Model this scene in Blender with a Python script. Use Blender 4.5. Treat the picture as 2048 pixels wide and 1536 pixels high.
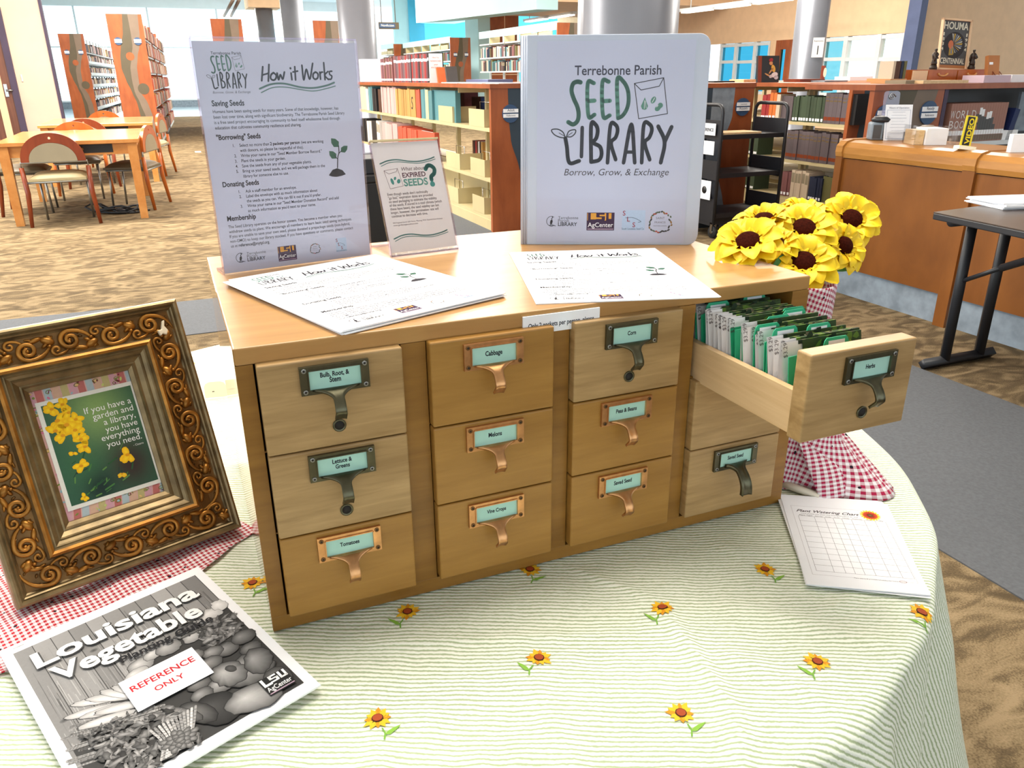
import bpy, bmesh, math, random
from math import sin, cos, pi, radians as rad, sqrt, atan2, exp
from mathutils import Vector, Matrix, Euler

rnd = random.Random(7)
scn = bpy.context.scene
for o in list(bpy.data.objects):
    bpy.data.objects.remove(o)

# ------------------------------------------------------------------ camera
TZ = 0.695                                    # height of the round table top
CW, CD, CH = 0.7084, 0.4525, 0.3325           # card catalogue
YAW, PIT, ROL, FPX = -0.39824, 0.37584, -0.008129, 1561.777
CAM = Vector((-0.0282, -0.7572, 0.5752 + TZ))
def _basis():
    f = Vector((-sin(YAW) * cos(PIT), cos(YAW) * cos(PIT), -sin(PIT)))
    r = Vector((cos(YAW), sin(YAW), 0))
    u = r.cross(f)
    r2 = cos(ROL) * r + sin(ROL) * u
    u2 = -sin(ROL) * r + cos(ROL) * u
    return r2, u2, f
CR, CU, CF = _basis()
cam = bpy.data.cameras.new('camera')
cam.sensor_width = 36.0
cam.lens = FPX * 36.0 / 2048
cam.clip_start = 0.02
cam.clip_end = 300
camo = bpy.data.objects.new('camera', cam)
scn.collection.objects.link(camo)
camo.matrix_world = Matrix(((CR.x, CU.x, -CF.x, CAM.x), (CR.y, CU.y, -CF.y, CAM.y), (CR.z, CU.z, -CF.z, CAM.z), (0, 0, 0, 1)))
scn.camera = camo
def ray(px, py):
    return CR * ((px - 1024) / FPX) - CU * ((py - 768) / FPX) + CF
def AZ(px, py, z=TZ):                         # where the line of sight meets a level plane
    d = ray(px, py); return CAM + d * ((z - CAM.z) / d.z)
def AY(px, py, y):                            # ... meets a plane across the room
    d = ray(px, py); return CAM + d * ((y - CAM.y) / d.y)
def AX(px, py, x):                            # ... meets a plane along the room
    d = ray(px, py); return CAM + d * ((x - CAM.x) / d.x)

# ------------------------------------------------------------------ world, lamps, exposure
scn.view_settings.view_transform = 'Standard'
scn.view_settings.look = 'None'
scn.view_settings.exposure = 0.0
scn.view_settings.gamma = 1.0
scn.view_settings.use_curve_mapping = False
w = bpy.data.worlds.new('sky'); scn.world = w; w.use_nodes = True
bg = w.node_tree.nodes['Background']
bg.inputs[0].default_value = (0.80, 0.92, 1.0, 1)
bg.inputs[1].default_value = 2.0
CEIL = 4.7
def lamp(name, loc, sx, sy, power, col, rot=(0, 0, 0)):
    l = bpy.data.lights.new(name, 'AREA'); l.shape = 'RECTANGLE'; l.size = sx; l.size_y = sy
    l.energy = power; l.color = col
    o = bpy.data.objects.new(name, l); scn.collection.objects.link(o)
    o.location = loc; o.rotation_euler = rot
    return o
WARM = (1.0, 0.945, 0.85)
for i, (x, y, p) in enumerate(((0.6, 0.9, 148), (-3.2, 4.6, 230), (3.9, 3.4, 45), (0.9, 5.6, 130), (-2.2, 8.6, 800), (3.2, 9.6, 330), (7.6, 6.5, 380),
                               (-1.0, 15, 700), (5.5, 15.5, 600), (10.8, 12.5, 500), (-2.0, 22, 700), (5.0, 24, 700), (11, 22, 700), (13, 34, 1800), (2, 34, 900))):  # unseen ceiling lamps; the strongest far one added to brighten the blue wall
    lamp('ceiling_fill_lamp', (x, y, CEIL - 0.06 if i else 3.6), 2.6, 1.5, p, WARM)
# area lamp added at the left in place of window daylight, out of view
lamp('window_daylight', (-6.0, 4.5, 2.0), 6.0, 2.6, 260, (0.80, 0.92, 1.0), (rad(90), 0, rad(-70)))

# ------------------------------------------------------------------ materials
def c(r, g, b):
    f = lambda v: (v / 255 / 12.92) if v / 255 <= 0.04045 else ((v / 255 + 0.055) / 1.055) ** 2.4
    return (f(r), f(g), f(b))
MAT = {}
def new_mat(name, rough=0.5, metal=0.0, spec=0.5):
    m = bpy.data.materials.new(name); m.use_nodes = True
    nt = m.node_tree; b = nt.nodes['Principled BSDF']
    b.inputs['Roughness'].default_value = rough
    b.inputs['Metallic'].default_value = metal
    b.inputs['Specular IOR Level'].default_value = spec
    MAT[name] = m
    return m, nt, b
def N(nt, t, **kw):
    n = nt.nodes.new(t)
    for k, v in kw.items():
        if k in n.inputs: n.inputs[k].default_value = v
        else: setattr(n, k, v)
    return n
def coords(nt, scale=(1, 1, 1), rot=(0, 0, 0), kind='Object'):
    tc = N(nt, 'ShaderNodeTexCoord'); mp = N(nt, 'ShaderNodeMapping')
    mp.inputs['Scale'].default_value = scale; mp.inputs['Rotation'].default_value = rot
    nt.links.new(tc.outputs[kind], mp.inputs[0])
    return mp.outputs[0]
def ramp(nt, fac, stops, interp='LINEAR'):
    r = N(nt, 'ShaderNodeValToRGB'); r.color_ramp.interpolation = interp
    el = r.color_ramp.elements
    while len(el) < len(stops): el.new(0.5)
    for e, (p, col) in zip(el, stops):
        e.position = p; e.color = (*col, 1)
    nt.links.new(fac, r.inputs[0])
    return r.outputs[0]
def bump(nt, b, h, strength=0.2, dist=0.002):
    n = N(nt, 'ShaderNodeBump'); n.inputs['Strength'].default_value = strength; n.inputs['Distance'].default_value = dist
    nt.links.new(h, n.inputs['Height']); nt.links.new(n.outputs[0], b.inputs['Normal'])
def plain(name, col, rough=0.5, metal=0.0, var=0.06, scale=6.0, spec=0.5, bmp=0.0):
    m, nt, b = new_mat(name, rough, metal, spec)
    no = N(nt, 'ShaderNodeTexNoise', Scale=scale, Detail=3.0)
    nt.links.new(coords(nt), no.inputs['Vector'])
    lo = tuple(max(0, v * (1 - var)) for v in col); hi = tuple(min(1, v * (1 + var)) for v in col)
    nt.links.new(ramp(nt, no.outputs['Fac'], [(0.3, lo), (0.7, hi)]), b.inputs['Base Color'])
    if bmp: bump(nt, b, no.outputs['Fac'], bmp)
    return m
def wood(name, dark, light, scale=(3, 40, 40), rough=0.4, contrast=(0.35, 0.68), spec=0.4):
    m, nt, b = new_mat(name, rough, 0, spec)
    co = coords(nt, scale)
    no = N(nt, 'ShaderNodeTexNoise', Scale=1.0, Detail=5.0, Roughness=0.62, Distortion=0.35)
    nt.links.new(co, no.inputs['Vector'])
    n2 = N(nt, 'ShaderNodeTexNoise', Scale=3.0, Detail=2.0)
    nt.links.new(coords(nt), n2.inputs['Vector'])
    mx = N(nt, 'ShaderNodeMath', operation='MULTIPLY_ADD'); mx.inputs[1].default_value = 0.35
    nt.links.new(n2.outputs['Fac'], mx.inputs[0])
    sc = N(nt, 'ShaderNodeMath', operation='MULTIPLY'); sc.inputs[1].default_value = 0.65
    nt.links.new(no.outputs['Fac'], sc.inputs[0]); nt.links.new(sc.outputs[0], mx.inputs[2])
    nt.links.new(ramp(nt, mx.outputs[0], [(contrast[0], dark), (contrast[1], light)]), b.inputs['Base Color'])
    bump(nt, b, no.outputs['Fac'], 0.05, 0.001)
    return m
wood('catalog_wood', c(124, 84, 32), c(160, 114, 50), (4, 4, 40), 0.34)
wood('catalog_side', c(150, 104, 48), c(182, 132, 70), (4, 4, 40), 0.07, spec=0.9)
wood('catalog_top', c(166, 121, 66), c(194, 148, 90), (3, 30, 30), 0.3)
wood('drawer_honey', c(150, 106, 46), c(178, 132, 64), (5, 40, 60), 0.36)
wood('drawer_pale', c(152, 119, 74), c(190, 155, 105), (5, 30, 70), 0.4, (0.38, 0.6))
wood('drawer_box', c(208, 170, 122), c(236, 204, 158), (40, 3, 60), 0.45)
wood('end_wood', c(140, 72, 38), c(172, 94, 52), (8, 8, 2), 0.35)
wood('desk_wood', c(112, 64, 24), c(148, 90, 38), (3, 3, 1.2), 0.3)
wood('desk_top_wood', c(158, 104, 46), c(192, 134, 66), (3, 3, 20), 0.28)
wood('table_wood', c(186, 120, 62), c(208, 146, 84), (10, 2, 10), 0.16)
wood('chair_wood', c(160, 78, 24), c(190, 102, 40), (10, 10, 2), 0.3)
wood('chair_red_wood', c(112, 46, 22), c(140, 62, 30), (10, 10, 2), 0.3)
wood('door_wood', c(96, 58, 44), c(126, 80, 60), (20, 20, 1), 0.4)
plain('olive_inlay', c(84, 74, 54), 0.5); plain('taupe_inlay', c(118, 100, 84), 0.5)
plain('navy_inlay', c(48, 62, 74), 0.5); plain('slate_inlay', c(74, 72, 72), 0.5)
plain('navy', c(52, 78, 112), 0.5)
plain('metal_tan', c(196, 180, 136), 0.5, 0, 0.04)
plain('metal_white', c(222, 226, 228), 0.45, 0, 0.03)
plain('black_metal', c(34, 34, 38), 0.45)
plain('black_plastic', c(24, 24, 26), 0.5)
plain('rubber', c(30, 30, 30), 0.8)
plain('chrome', c(180, 180, 182), 0.25, 1.0)
plain('steel', c(150, 148, 142), 0.35, 0.9)
plain('bronze', c(96, 92, 72), 0.32, 0.85, 0.2, 60)
plain('copper', c(206, 152, 102), 0.3, 0.85, 0.25, 60)
plain('brass_dark', c(120, 86, 52), 0.35, 0.9, 0.2, 60)
plain('hole_dark', c(26, 18, 12), 0.7)
plain('paper', c(246, 246, 248), 0.75, 0, 0.015, 40)
plain('paper_warm', c(226, 216, 212), 0.6, 0, 0.02, 20)
plain('paper_sign', c(200, 201, 220), 0.5, 0, 0.015, 12)
plain('cover_paper_shaded', c(192, 195, 216), 0.42, 0, 0.02, 9)  # white cover sheet, the shade of its turned face put into the colour
plain('floor_pale', c(186, 204, 212), 0.14, 0, 0.04, 2)
plain('binder_white', c(188, 195, 210), 0.38, 0, 0.02, 9)
plain('card_teal', c(172, 214, 198), 0.6, 0, 0.04, 30)
plain('cream_plastic', c(246, 240, 214), 0.5)
plain('gold_dark', c(112, 78, 34), 0.42, 0.55, 0.35, 60, bmp=0.25)
plain('gold_leaf', c(160, 108, 42), 0.36, 0.65, 0.4, 45)
plain('gold_grey', c(128, 108, 74), 0.36, 0.6, 0.28, 50)
plain('chipped_plaster', c(236, 220, 190), 0.8)
plain('petal', c(255, 205, 8), 0.55, 0, 0.14, 60)
plain('seed_disc', c(56, 18, 8), 0.95, 0, 0.4, 400, spec=0.05, bmp=0.25)
plain('leaf_green', c(62, 128, 58), 0.6, 0, 0.25, 40)
plain('stem_green', c(86, 120, 50), 0.6)
plain('divider_green', c(40, 170, 122), 0.55, 0, 0.08, 30)
plain('packet_white', c(238, 234, 232), 0.5, 0, 0.02, 30)
plain('seat_vinyl', c(172, 156, 118), 0.4, 0, 0.06, 12)
plain('seat_dark', c(96, 84, 62), 0.45, 0, 0.06, 12)
plain('pad_grey', c(146, 134, 110), 0.8)
plain('wall_cream', c(224, 192, 172), 0.8, 0, 0.03, 3)
plain('wall_tan', c(236, 200, 162), 0.85, 0, 0.04, 5)
plain('wall_white', c(238, 238, 236), 0.8, 0, 0.02, 3)
plain('wall_blue', c(86, 190, 224), 0.8, 0, 0.03, 2)
plain('wall_aqua', c(196, 232, 236), 0.8, 0, 0.03, 2)
plain('trim_blue', c(92, 104, 140), 0.6); plain('trim_plum', c(70, 56, 78), 0.6)
plain('ceiling_white', c(240, 240, 238), 0.9, 0, 0.02, 3)
plain('column_grey', c(124, 127, 136), 0.3, 0.4, 0.05, 3)
plain('kick_grey', c(132, 142, 152), 0.6, 0, 0.22, 14)
plain('gray_carpet', c(88, 90, 94), 0.95, 0, 0.12, 90, bmp=0.3)
plain('laminate_dark', c(66, 54, 48), 0.3, 0, 0.12, 30)
plain('wood_edge', c(206, 150, 92), 0.3)
plain('dowel', c(238, 226, 204), 0.5)
plain('statue', c(54, 42, 34), 0.4, 0.3)
plain('yellow_plate', c(232, 208, 40), 0.5); plain('pink_cover', c(206, 184, 196), 0.5)
plain('tan_book', c(176, 112, 60), 0.5)

def emit(name, col, s):
    m, nt, b = new_mat(name)
    no = N(nt, 'ShaderNodeTexNoise', Scale=2.0); nt.links.new(coords(nt), no.inputs['Vector'])
    nt.links.new(ramp(nt, no.outputs['Fac'], [(0.2, tuple(v * 0.97 for v in col)), (0.8, col)]), b.inputs['Emission Color'])
    b.inputs['Emission Strength'].default_value = s
    b.inputs['Base Color'].default_value = (*col, 1)
emit('lamp_tube', (1, 0.96, 0.86), 2.2)

def clear(name, tint, gloss=0.10, rough=0.03):
    m = bpy.data.materials.new(name); m.use_nodes = True; nt = m.node_tree
    nt.nodes.remove(nt.nodes['Principled BSDF']); out = nt.nodes['Material Output']
    t = N(nt, 'ShaderNodeBsdfTransparent'); g = N(nt, 'ShaderNodeBsdfGlossy'); g.inputs['Roughness'].default_value = rough
    no = N(nt, 'ShaderNodeTexNoise', Scale=3.0); nt.links.new(coords(nt), no.inputs['Vector'])
    nt.links.new(ramp(nt, no.outputs['Fac'], [(0.3, tuple(v * 0.985 for v in tint)), (0.7, tint)]), t.inputs['Color'])
    fr = N(nt, 'ShaderNodeLayerWeight'); mx = N(nt, 'ShaderNodeMixShader')
    pw = N(nt, 'ShaderNodeMath', operation='POWER'); pw.inputs[1].default_value = 4.0
    mm = N(nt, 'ShaderNodeMath', operation='MULTIPLY_ADD'); mm.inputs[1].default_value = 0.7; mm.inputs[2].default_value = gloss * 0.5
    nt.links.new(fr.outputs['Facing'], pw.inputs[0]); nt.links.new(pw.outputs[0], mm.inputs[0]); nt.links.new(mm.outputs[0], mx.inputs[0])
    nt.links.new(t.outputs[0], mx.inputs[1]); nt.links.new(g.outputs[0], mx.inputs[2]); nt.links.new(mx.outputs[0], out.inputs[0])
    MAT[name] = m
clear('acrylic', (0.985, 0.985, 0.99), 0.06)
clear('acrylic_edge', (0.86, 0.80, 0.90), 0.2)
clear('window_clear', (0.95, 1.0, 1.0), 0.05)
clear('window_blue', (0.20, 0.56, 0.68), 0.05)
clear('window_pale', (0.40, 0.66, 0.70), 0.05)

def vertex_ink():
    m, nt, b = new_mat('print_ink', 0.7, 0, 0.3)
    a = N(nt, 'ShaderNodeVertexColor', layer_name='Col')
    no = N(nt, 'ShaderNodeTexNoise', Scale=300.0); nt.links.new(coords(nt), no.inputs['Vector'])
    mx = N(nt, 'ShaderNodeMix', data_type='RGBA', blend_type='MULTIPLY'); mx.inputs[0].default_value = 0.12
    nt.links.new(a.outputs[0], mx.inputs[6]); nt.links.new(no.outputs[0], mx.inputs[7]); nt.links.new(mx.outputs[2], b.inputs['Base Color'])
vertex_ink()
def object_ink():
    m, nt, b = new_mat('book_cloth', 0.55, 0, 0.35)
    a = N(nt, 'ShaderNodeObjectInfo')
    no = N(nt, 'ShaderNodeTexNoise', Scale=25.0); nt.links.new(coords(nt), no.inputs['Vector'])
    mx = N(nt, 'ShaderNodeMix', data_type='RGBA', blend_type='MULTIPLY'); mx.inputs[0].default_value = 0.25
    nt.links.new(a.outputs['Color'], mx.inputs[6]); nt.links.new(no.outputs[0], mx.inputs[7]); nt.links.new(mx.outputs[2], b.inputs['Base Color'])
object_ink()

def gingham(name, red, pitch, flowers=True):
    m, nt, b = new_mat(name, 0.85, 0, 0.2)
    uv = coords(nt, (1 / pitch, 1 / pitch, 1), kind='UV')
    sx = N(nt, 'ShaderNodeSeparateXYZ'); nt.links.new(uv, sx.inputs[0])
    st = []
    for k in (0, 1):
        fr = N(nt, 'ShaderNodeMath', operation='FRACT'); nt.links.new(sx.outputs[k], fr.inputs[0])
        gt = N(nt, 'ShaderNodeMath', operation='GREATER_THAN'); gt.inputs[1].default_value = 0.5
        nt.links.new(fr.outputs[0], gt.inputs[0]); st.append(gt.outputs[0])
    ad = N(nt, 'ShaderNodeMath', operation='ADD'); nt.links.new(st[0], ad.inputs[0]); nt.links.new(st[1], ad.inputs[1])
    hf = N(nt, 'ShaderNodeMath', operation='MULTIPLY'); hf.inputs[1].default_value = 0.5; nt.links.new(ad.outputs[0], hf.inputs[0])
    mid = tuple(0.5 * a + 0.5 * v for a, v in zip(red, (0.86, 0.80, 0.80)))
    col = ramp(nt, hf.outputs[0], [(0.0, (0.86, 0.82, 0.82)), (0.4, mid), (0.9, red)], 'CONSTANT')
    if flowers:
        vo = N(nt, 'ShaderNodeTexVoronoi', Scale=0.30); vo.inputs['Randomness'].default_value = 0.35
        nt.links.new(uv, vo.inputs['Vector'])
        d1 = N(nt, 'ShaderNodeMath', operation='LESS_THAN'); d1.inputs[1].default_value = 0.11
        nt.links.new(vo.outputs['Distance'], d1.inputs[0])
        mx = N(nt, 'ShaderNodeMix', data_type='RGBA'); mx.inputs[7].default_value = (0.02, 0.012, 0.02, 1)
        nt.links.new(d1.outputs[0], mx.inputs[0]); nt.links.new(col, mx.inputs[6]); col = mx.outputs[2]
    nt.links.new(col, b.inputs['Base Color'])
    no = N(nt, 'ShaderNodeTexNoise', Scale=40.0); nt.links.new(coords(nt), no.inputs['Vector'])
    bump(nt, b, no.outputs['Fac'], 0.3, 0.002)
gingham('gingham_red', c(176, 30, 44), 0.0062)
gingham('gingham_vase', c(170, 36, 72), 0.0088)

def seersucker():
    m, nt, b = new_mat('seersucker', 0.9, 0, 0.15)
    uv = coords(nt, (1, 1, 1), kind='UV')
    no = N(nt, 'ShaderNodeTexNoise', Scale=14.0, Detail=2.0); nt.links.new(uv, no.inputs['Vector'])
    nf = N(nt, 'ShaderNodeTexNoise', Scale=220.0, Detail=1.0); nt.links.new(uv, nf.inputs['Vector'])
    sx = N(nt, 'ShaderNodeSeparateXYZ'); nt.links.new(uv, sx.inputs[0])
    a = N(nt, 'ShaderNodeMath', operation='MULTIPLY_ADD'); a.inputs[1].default_value = 0.012
    nt.links.new(no.outputs['Fac'], a.inputs[0]); nt.links.new(sx.outputs[1], a.inputs[2])
    a2 = N(nt, 'ShaderNodeMath', operation='MULTIPLY_ADD'); a2.inputs[1].default_value = 0.0022
    nt.links.new(nf.outputs['Fac'], a2.inputs[0]); nt.links.new(a.outputs[0], a2.inputs[2])
    s = N(nt, 'ShaderNodeMath', operation='MULTIPLY'); s.inputs[1].default_value = 2 * pi / 0.0060
    nt.links.new(a2.outputs[0], s.inputs[0])
    sn = N(nt, 'ShaderNodeMath', operation='SINE'); nt.links.new(s.outputs[0], sn.inputs[0])
    hf = N(nt, 'ShaderNodeMath', operation='MULTIPLY_ADD'); hf.inputs[1].default_value = 0.5; hf.inputs[2].default_value = 0.5
    nt.links.new(sn.outputs[0], hf.inputs[0])
    col = ramp(nt, hf.outputs[0], [(0.0, c(246, 248, 234)), (0.50, c(242, 244, 228)), (0.84, c(186, 197, 160)), (1.0, c(172, 186, 148))])
    nt.links.new(col, b.inputs['Base Color'])
    n3 = N(nt, 'ShaderNodeTexNoise', Scale=160.0, Detail=1.0); nt.links.new(uv, n3.inputs['Vector'])
    ad = N(nt, 'ShaderNodeMath', operation='MULTIPLY_ADD'); ad.inputs[1].default_value = -0.8
    nt.links.new(hf.outputs[0], ad.inputs[0]); nt.links.new(n3.outputs['Fac'], ad.inputs[2])
    bump(nt, b, ad.outputs[0], 0.38, 0.0016)
seersucker()

def carpet():
    m, nt, b = new_mat('carpet', 0.97, 0, 0.1)
    co = coords(nt, (1.0, 1.9, 1))
    no = N(nt, 'ShaderNodeTexNoise', Scale=5.5, Detail=1.5, Roughness=0.45, Distortion=1.7); nt.links.new(co, no.inputs['Vector'])
    na = N(nt, 'ShaderNodeTexNoise', Scale=1.3, Detail=2.0, Distortion=0.8); nt.links.new(co, na.inputs['Vector'])
    n2 = N(nt, 'ShaderNodeTexNoise', Scale=210.0, Detail=1.0); nt.links.new(coords(nt), n2.inputs['Vector'])
    def ma(x, k, y=None):
        q = N(nt, 'ShaderNodeMath', operation='MULTIPLY_ADD'); q.inputs[1].default_value = k; q.inputs[2].default_value = 0.0
        nt.links.new(x, q.inputs[0])
        if y is not None: nt.links.new(y, q.inputs[2])
        return q.outputs[0]
    f = ma(n2.outputs['Fac'], 0.29, ma(na.outputs['Fac'], 0.18, ma(no.outputs['Fac'], 0.53)))
    col = ramp(nt, f, [(0.38, c(84, 71, 53)), (0.48, c(106, 90, 67)), (0.53, c(126, 108, 81)), (0.64, c(146, 126, 97))])
    nt.links.new(col, b.inputs['Base Color'])
    bump(nt, b, n2.outputs['Fac'], 0.4, 0.004)
carpet()
# ------------------------------------------------------------------ mesh building
FONT = None
class MB:
    def __init__(s):
        s.v = []; s.f = []; s.m = []; s.c = []; s.sm = []; s.uv = None
    def add(s, vs, fs, mat='paper', col=(1, 1, 1), smooth=False, M=None):
        b = len(s.v)
        for k, p in enumerate(vs):
            p = Vector(p)
            s.v.append(M @ p if M else p)
            s.c.append(col[k] if isinstance(col, list) else col)
        for f in fs:
            s.f.append(tuple(b + i for i in f)); s.m.append(mat); s.sm.append(smooth)
        return s
    def box(s, x0, y0, z0, x1, y1, z1, mat='paper', col=(1, 1, 1), M=None):
        vs = [(x0, y0, z0), (x1, y0, z0), (x1, y1, z0), (x0, y1, z0), (x0, y0, z1), (x1, y0, z1), (x1, y1, z1), (x0, y1, z1)]
        return s.add(vs, [(3, 2, 1, 0), (4, 5, 6, 7), (0, 1, 5, 4), (1, 2, 6, 5), (2, 3, 7, 6), (3, 0, 4, 7)], mat, col, False, M)
    def tube(s, pts, r, n=8, mat='paper', col=(1, 1, 1), cap=True, M=None, flat=None):
        pts = [Vector(p) for p in pts]; k = len(pts)
        rs = r if isinstance(r, (list, tuple)) else [r] * k
        vs = []; prev = None
        for i, p in enumerate(pts):
            t = (pts[min(i + 1, k - 1)] - pts[max(i - 1, 0)]).normalized()
            if prev is None:
                a = Vector((0, 0, 1)) if abs(t.z) < 0.9 else Vector((1, 0, 0))
                u = t.cross(a).normalized()
            else:
                u = (prev - t * prev.dot(t)).normalized()
            prev = u; w_ = t.cross(u)
            for j in range(n):
                an = 2 * pi * j / n
                vs.append(p + (u * cos(an) + w_ * sin(an)) * rs[i])
        fs = [(i * n + j, i * n + (j + 1) % n, (i + 1) * n + (j + 1) % n, (i + 1) * n + j) for i in range(k - 1) for j in range(n)]
        if cap: fs += [tuple(range(n - 1, -1, -1)), tuple((k - 1) * n + j for j in range(n))]
        return s.add(vs, fs, mat, col, True, M)
    def lathe(s, prof, n=24, mat='paper', col=(1, 1, 1), M=None, smooth=True):
        vs = [(r * cos(2 * pi * j / n), r * sin(2 * pi * j / n), z) for r, z in prof for j in range(n)]
        k = len(prof)
        fs = [(i * n + j, i * n + (j + 1) % n, (i + 1) * n + (j + 1) % n, (i + 1) * n + j) for i in range(k - 1) for j in range(n)]
        fs += [tuple(range(n - 1, -1, -1)), tuple((k - 1) * n + j for j in range(n))]
        return s.add(vs, fs, mat, col, smooth, M)
    def prism(s, poly, z0, z1, mat='paper', col=(1, 1, 1), M=None):
        n = len(poly)
        vs = [(x, y, z0) for x, y in poly] + [(x, y, z1) for x, y in poly]
        fs = [tuple(range(n - 1, -1, -1)), tuple(range(n, 2 * n))] + [(i, (i + 1) % n, n + (i + 1) % n, n + i) for i in range(n)]
        return s.add(vs, fs, mat, col, False, M)
    def poly(s, poly, z, mat='print_ink', col=(0, 0, 0), M=None):
        return s.add([(x, y, z) for x, y in poly], [tuple(range(len(poly)))], mat, col, False, M)
    def rect(s, x0, y0, x1, y1, z, mat='print_ink', col=(0, 0, 0), M=None):
        return s.poly([(x0, y0), (x1, y0), (x1, y1), (x0, y1)], z, mat, col, M)
    def blob(s, cx, cy, rx, ry, z, rot=0, ci=(1, 1, 1), co=None, n=16, wob=0.0, off=(0, 0), seed=0, M=None, mat='print_ink', rings=1):
        co = co or ci; rr = random.Random(seed + int(cx * 1e5) + int(cy * 1e5))
        vs = [(cx + off[0], cy + off[1], z)]; cols = [ci]
        fs = []
        wv = [1 + wob * (rr.random() * 2 - 1) for _ in range(n)]
        for k in range(1, rings + 1):
            t = k / rings
            for j in range(n):
                a = 2 * pi * j / n
                x, y = rx * cos(a) * wv[j] * t, ry * sin(a) * wv[j] * t
                vs.append((cx + x * cos(rot) - y * sin(rot) + off[0] * (1 - t), cy + x * sin(rot) + y * cos(rot) + off[1] * (1 - t), z))
                cols.append(tuple(p + (q - p) * t for p, q in zip(ci, co)))
        for j in range(n): fs.append((0, 1 + j, 1 + (j + 1) % n))
        for k in range(rings - 1):
            for j in range(n):
                a, b2 = 1 + k * n + j, 1 + k * n + (j + 1) % n
                fs.append((a, a + n, b2 + n, b2))
        return s.add(vs, fs, mat, cols, False, M)
    def stroke(s, pts, wd, z, col=(0, 0, 0), M=None, mat='print_ink', sub=6, capn=8, smooth=True):
        pts = [Vector((p[0], p[1])) for p in pts]
        if len(pts) > 2 and smooth:
            P = [pts[0] * 2 - pts[1]] + pts + [pts[-1] * 2 - pts[-2]]; out = []
            for i in range(1, len(P) - 2):
                for k in range(sub):
                    t = k / sub
                    out.append(0.5 * (2 * P[i] + (P[i + 1] - P[i - 1]) * t + (2 * P[i - 1] - 5 * P[i] + 4 * P[i + 1] - P[i + 2]) * t * t + (3 * P[i] - P[i - 1] - 3 * P[i + 1] + P[i + 2]) * t ** 3))
            pts = out + [pts[-1]]
        h = wd / 2
        for a, b2 in zip(pts, pts[1:]):
            d = b2 - a
            if d.length < 1e-7: continue
            d = d.normalized() * h; nx = Vector((-d.y, d.x))
            s.add([(*(a - nx), z), (*(b2 - nx), z), (*(b2 + nx), z), (*(a + nx), z)], [(0, 1, 2, 3)], mat, col, False, M)
        for p in pts:
            s.add([(p.x + h * cos(2 * pi * j / capn), p.y + h * sin(2 * pi * j / capn), z) for j in range(capn)], [tuple(range(capn))], mat, col, False, M)
        return s
    def text(s, body, x, y, z, size=None, width=None, height=None, mat='print_ink', col=(0.02, 0.02, 0.03), bold=0.0, shear=0.0, align='L', M=None, tall=1.0, rot=0.0):
        vs, fs = glyphs(body, bold, shear)
        if not vs: return s
        xs = [p[0] for p in vs]; ys = [p[1] for p in vs]
        x0, x1 = min(xs), max(xs)
        sx = width / (x1 - x0) if width else size
        sy = height / (max(ys) - min(ys)) if height else (size if size else sx) * tall
        ox = {'L': 0, 'C': -(x1 - x0) / 2 * sx, 'R': -(x1 - x0) * sx}[align]
        out = []
        for p in vs:
            a, b2 = (p[0] - x0) * sx + ox, p[1] * sy
            out.append((x + a * cos(rot) - b2 * sin(rot), y + a * sin(rot) + b2 * cos(rot), z))
        return s.add(out, fs, mat, col, False, M)
    def mesh(s, name):
        me = bpy.data.meshes.new(name)
        me.from_pydata([tuple(p) for p in s.v], [], s.f)
        names = []
        for m in s.m:
            if m not in names: names.append(m)
        for n in names: me.materials.append(MAT[n])
        ix = {n: i for i, n in enumerate(names)}
        me.polygons.foreach_set('material_index', [ix[m] for m in s.m])
        me.polygons.foreach_set('use_smooth', s.sm)
        if 'print_ink' in names:
            at = me.color_attributes.new('Col', 'FLOAT_COLOR', 'POINT')
            fl = []
            for col in s.c: fl += [*col, 1.0]
            at.data.foreach_set('color', fl)
        if s.uv:
            ul = me.uv_layers.new(name='UVMap')
            for lp in me.loops: ul.data[lp.index].uv = s.uv[lp.vertex_index] if lp.vertex_index < len(s.uv) else (0, 0)
        me.update()
        return me
    def build(s, name, parent=None, label=None, cat=None, group=None, kind=None, loc=None, rot=None, bevel=0.0, seg=2):
        return obj(name, s.mesh(name), parent, label, cat, group, kind, loc, rot, bevel, seg)
_gl = {}
def glyphs(body, bold, shear):
    key = (body, bold, shear)
    if key in _gl: return _gl[key]
    cu = bpy.data.curves.new('t', 'FONT'); cu.body = body; cu.size = 1.0; cu.offset = bold; cu.shear = shear
    cu.resolution_u = 3
    o = bpy.data.objects.new('t', cu)
    me = o.to_mesh()
    vs = [tuple(v.co) for v in me.vertices]; fs = [tuple(p.vertices) for p in me.polygons]
    o.to_mesh_clear()
    bpy.data.objects.remove(o); bpy.data.curves.remove(cu)
    _gl[key] = (vs, fs)
    return vs, fs
def curve2d(loops, depth):                    # flat outline with holes, given a thickness
    cu = bpy.data.curves.new('t', 'CURVE'); cu.dimensions = '2D'; cu.fill_mode = 'BOTH'; cu.extrude = depth / 2
    for lp in loops:
        sp = cu.splines.new('POLY'); sp.points.add(len(lp) - 1); sp.use_cyclic_u = True
        for p, q in zip(sp.points, lp): p.co = (q[0], q[1], 0, 1)
    o = bpy.data.objects.new('t', cu); me = o.to_mesh()
    vs = [tuple(v.co) for v in me.vertices]; fs = [tuple(p.vertices) for p in me.polygons]
    o.to_mesh_clear(); bpy.data.objects.remove(o); bpy.data.curves.remove(cu)
    return vs, fs
def props(o, label=None, cat=None, group=None, kind=None):
    if label: o['label'] = label
    if cat: o['category'] = cat
    if group: o['group'] = group
    if kind: o['kind'] = kind
    return o
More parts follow.
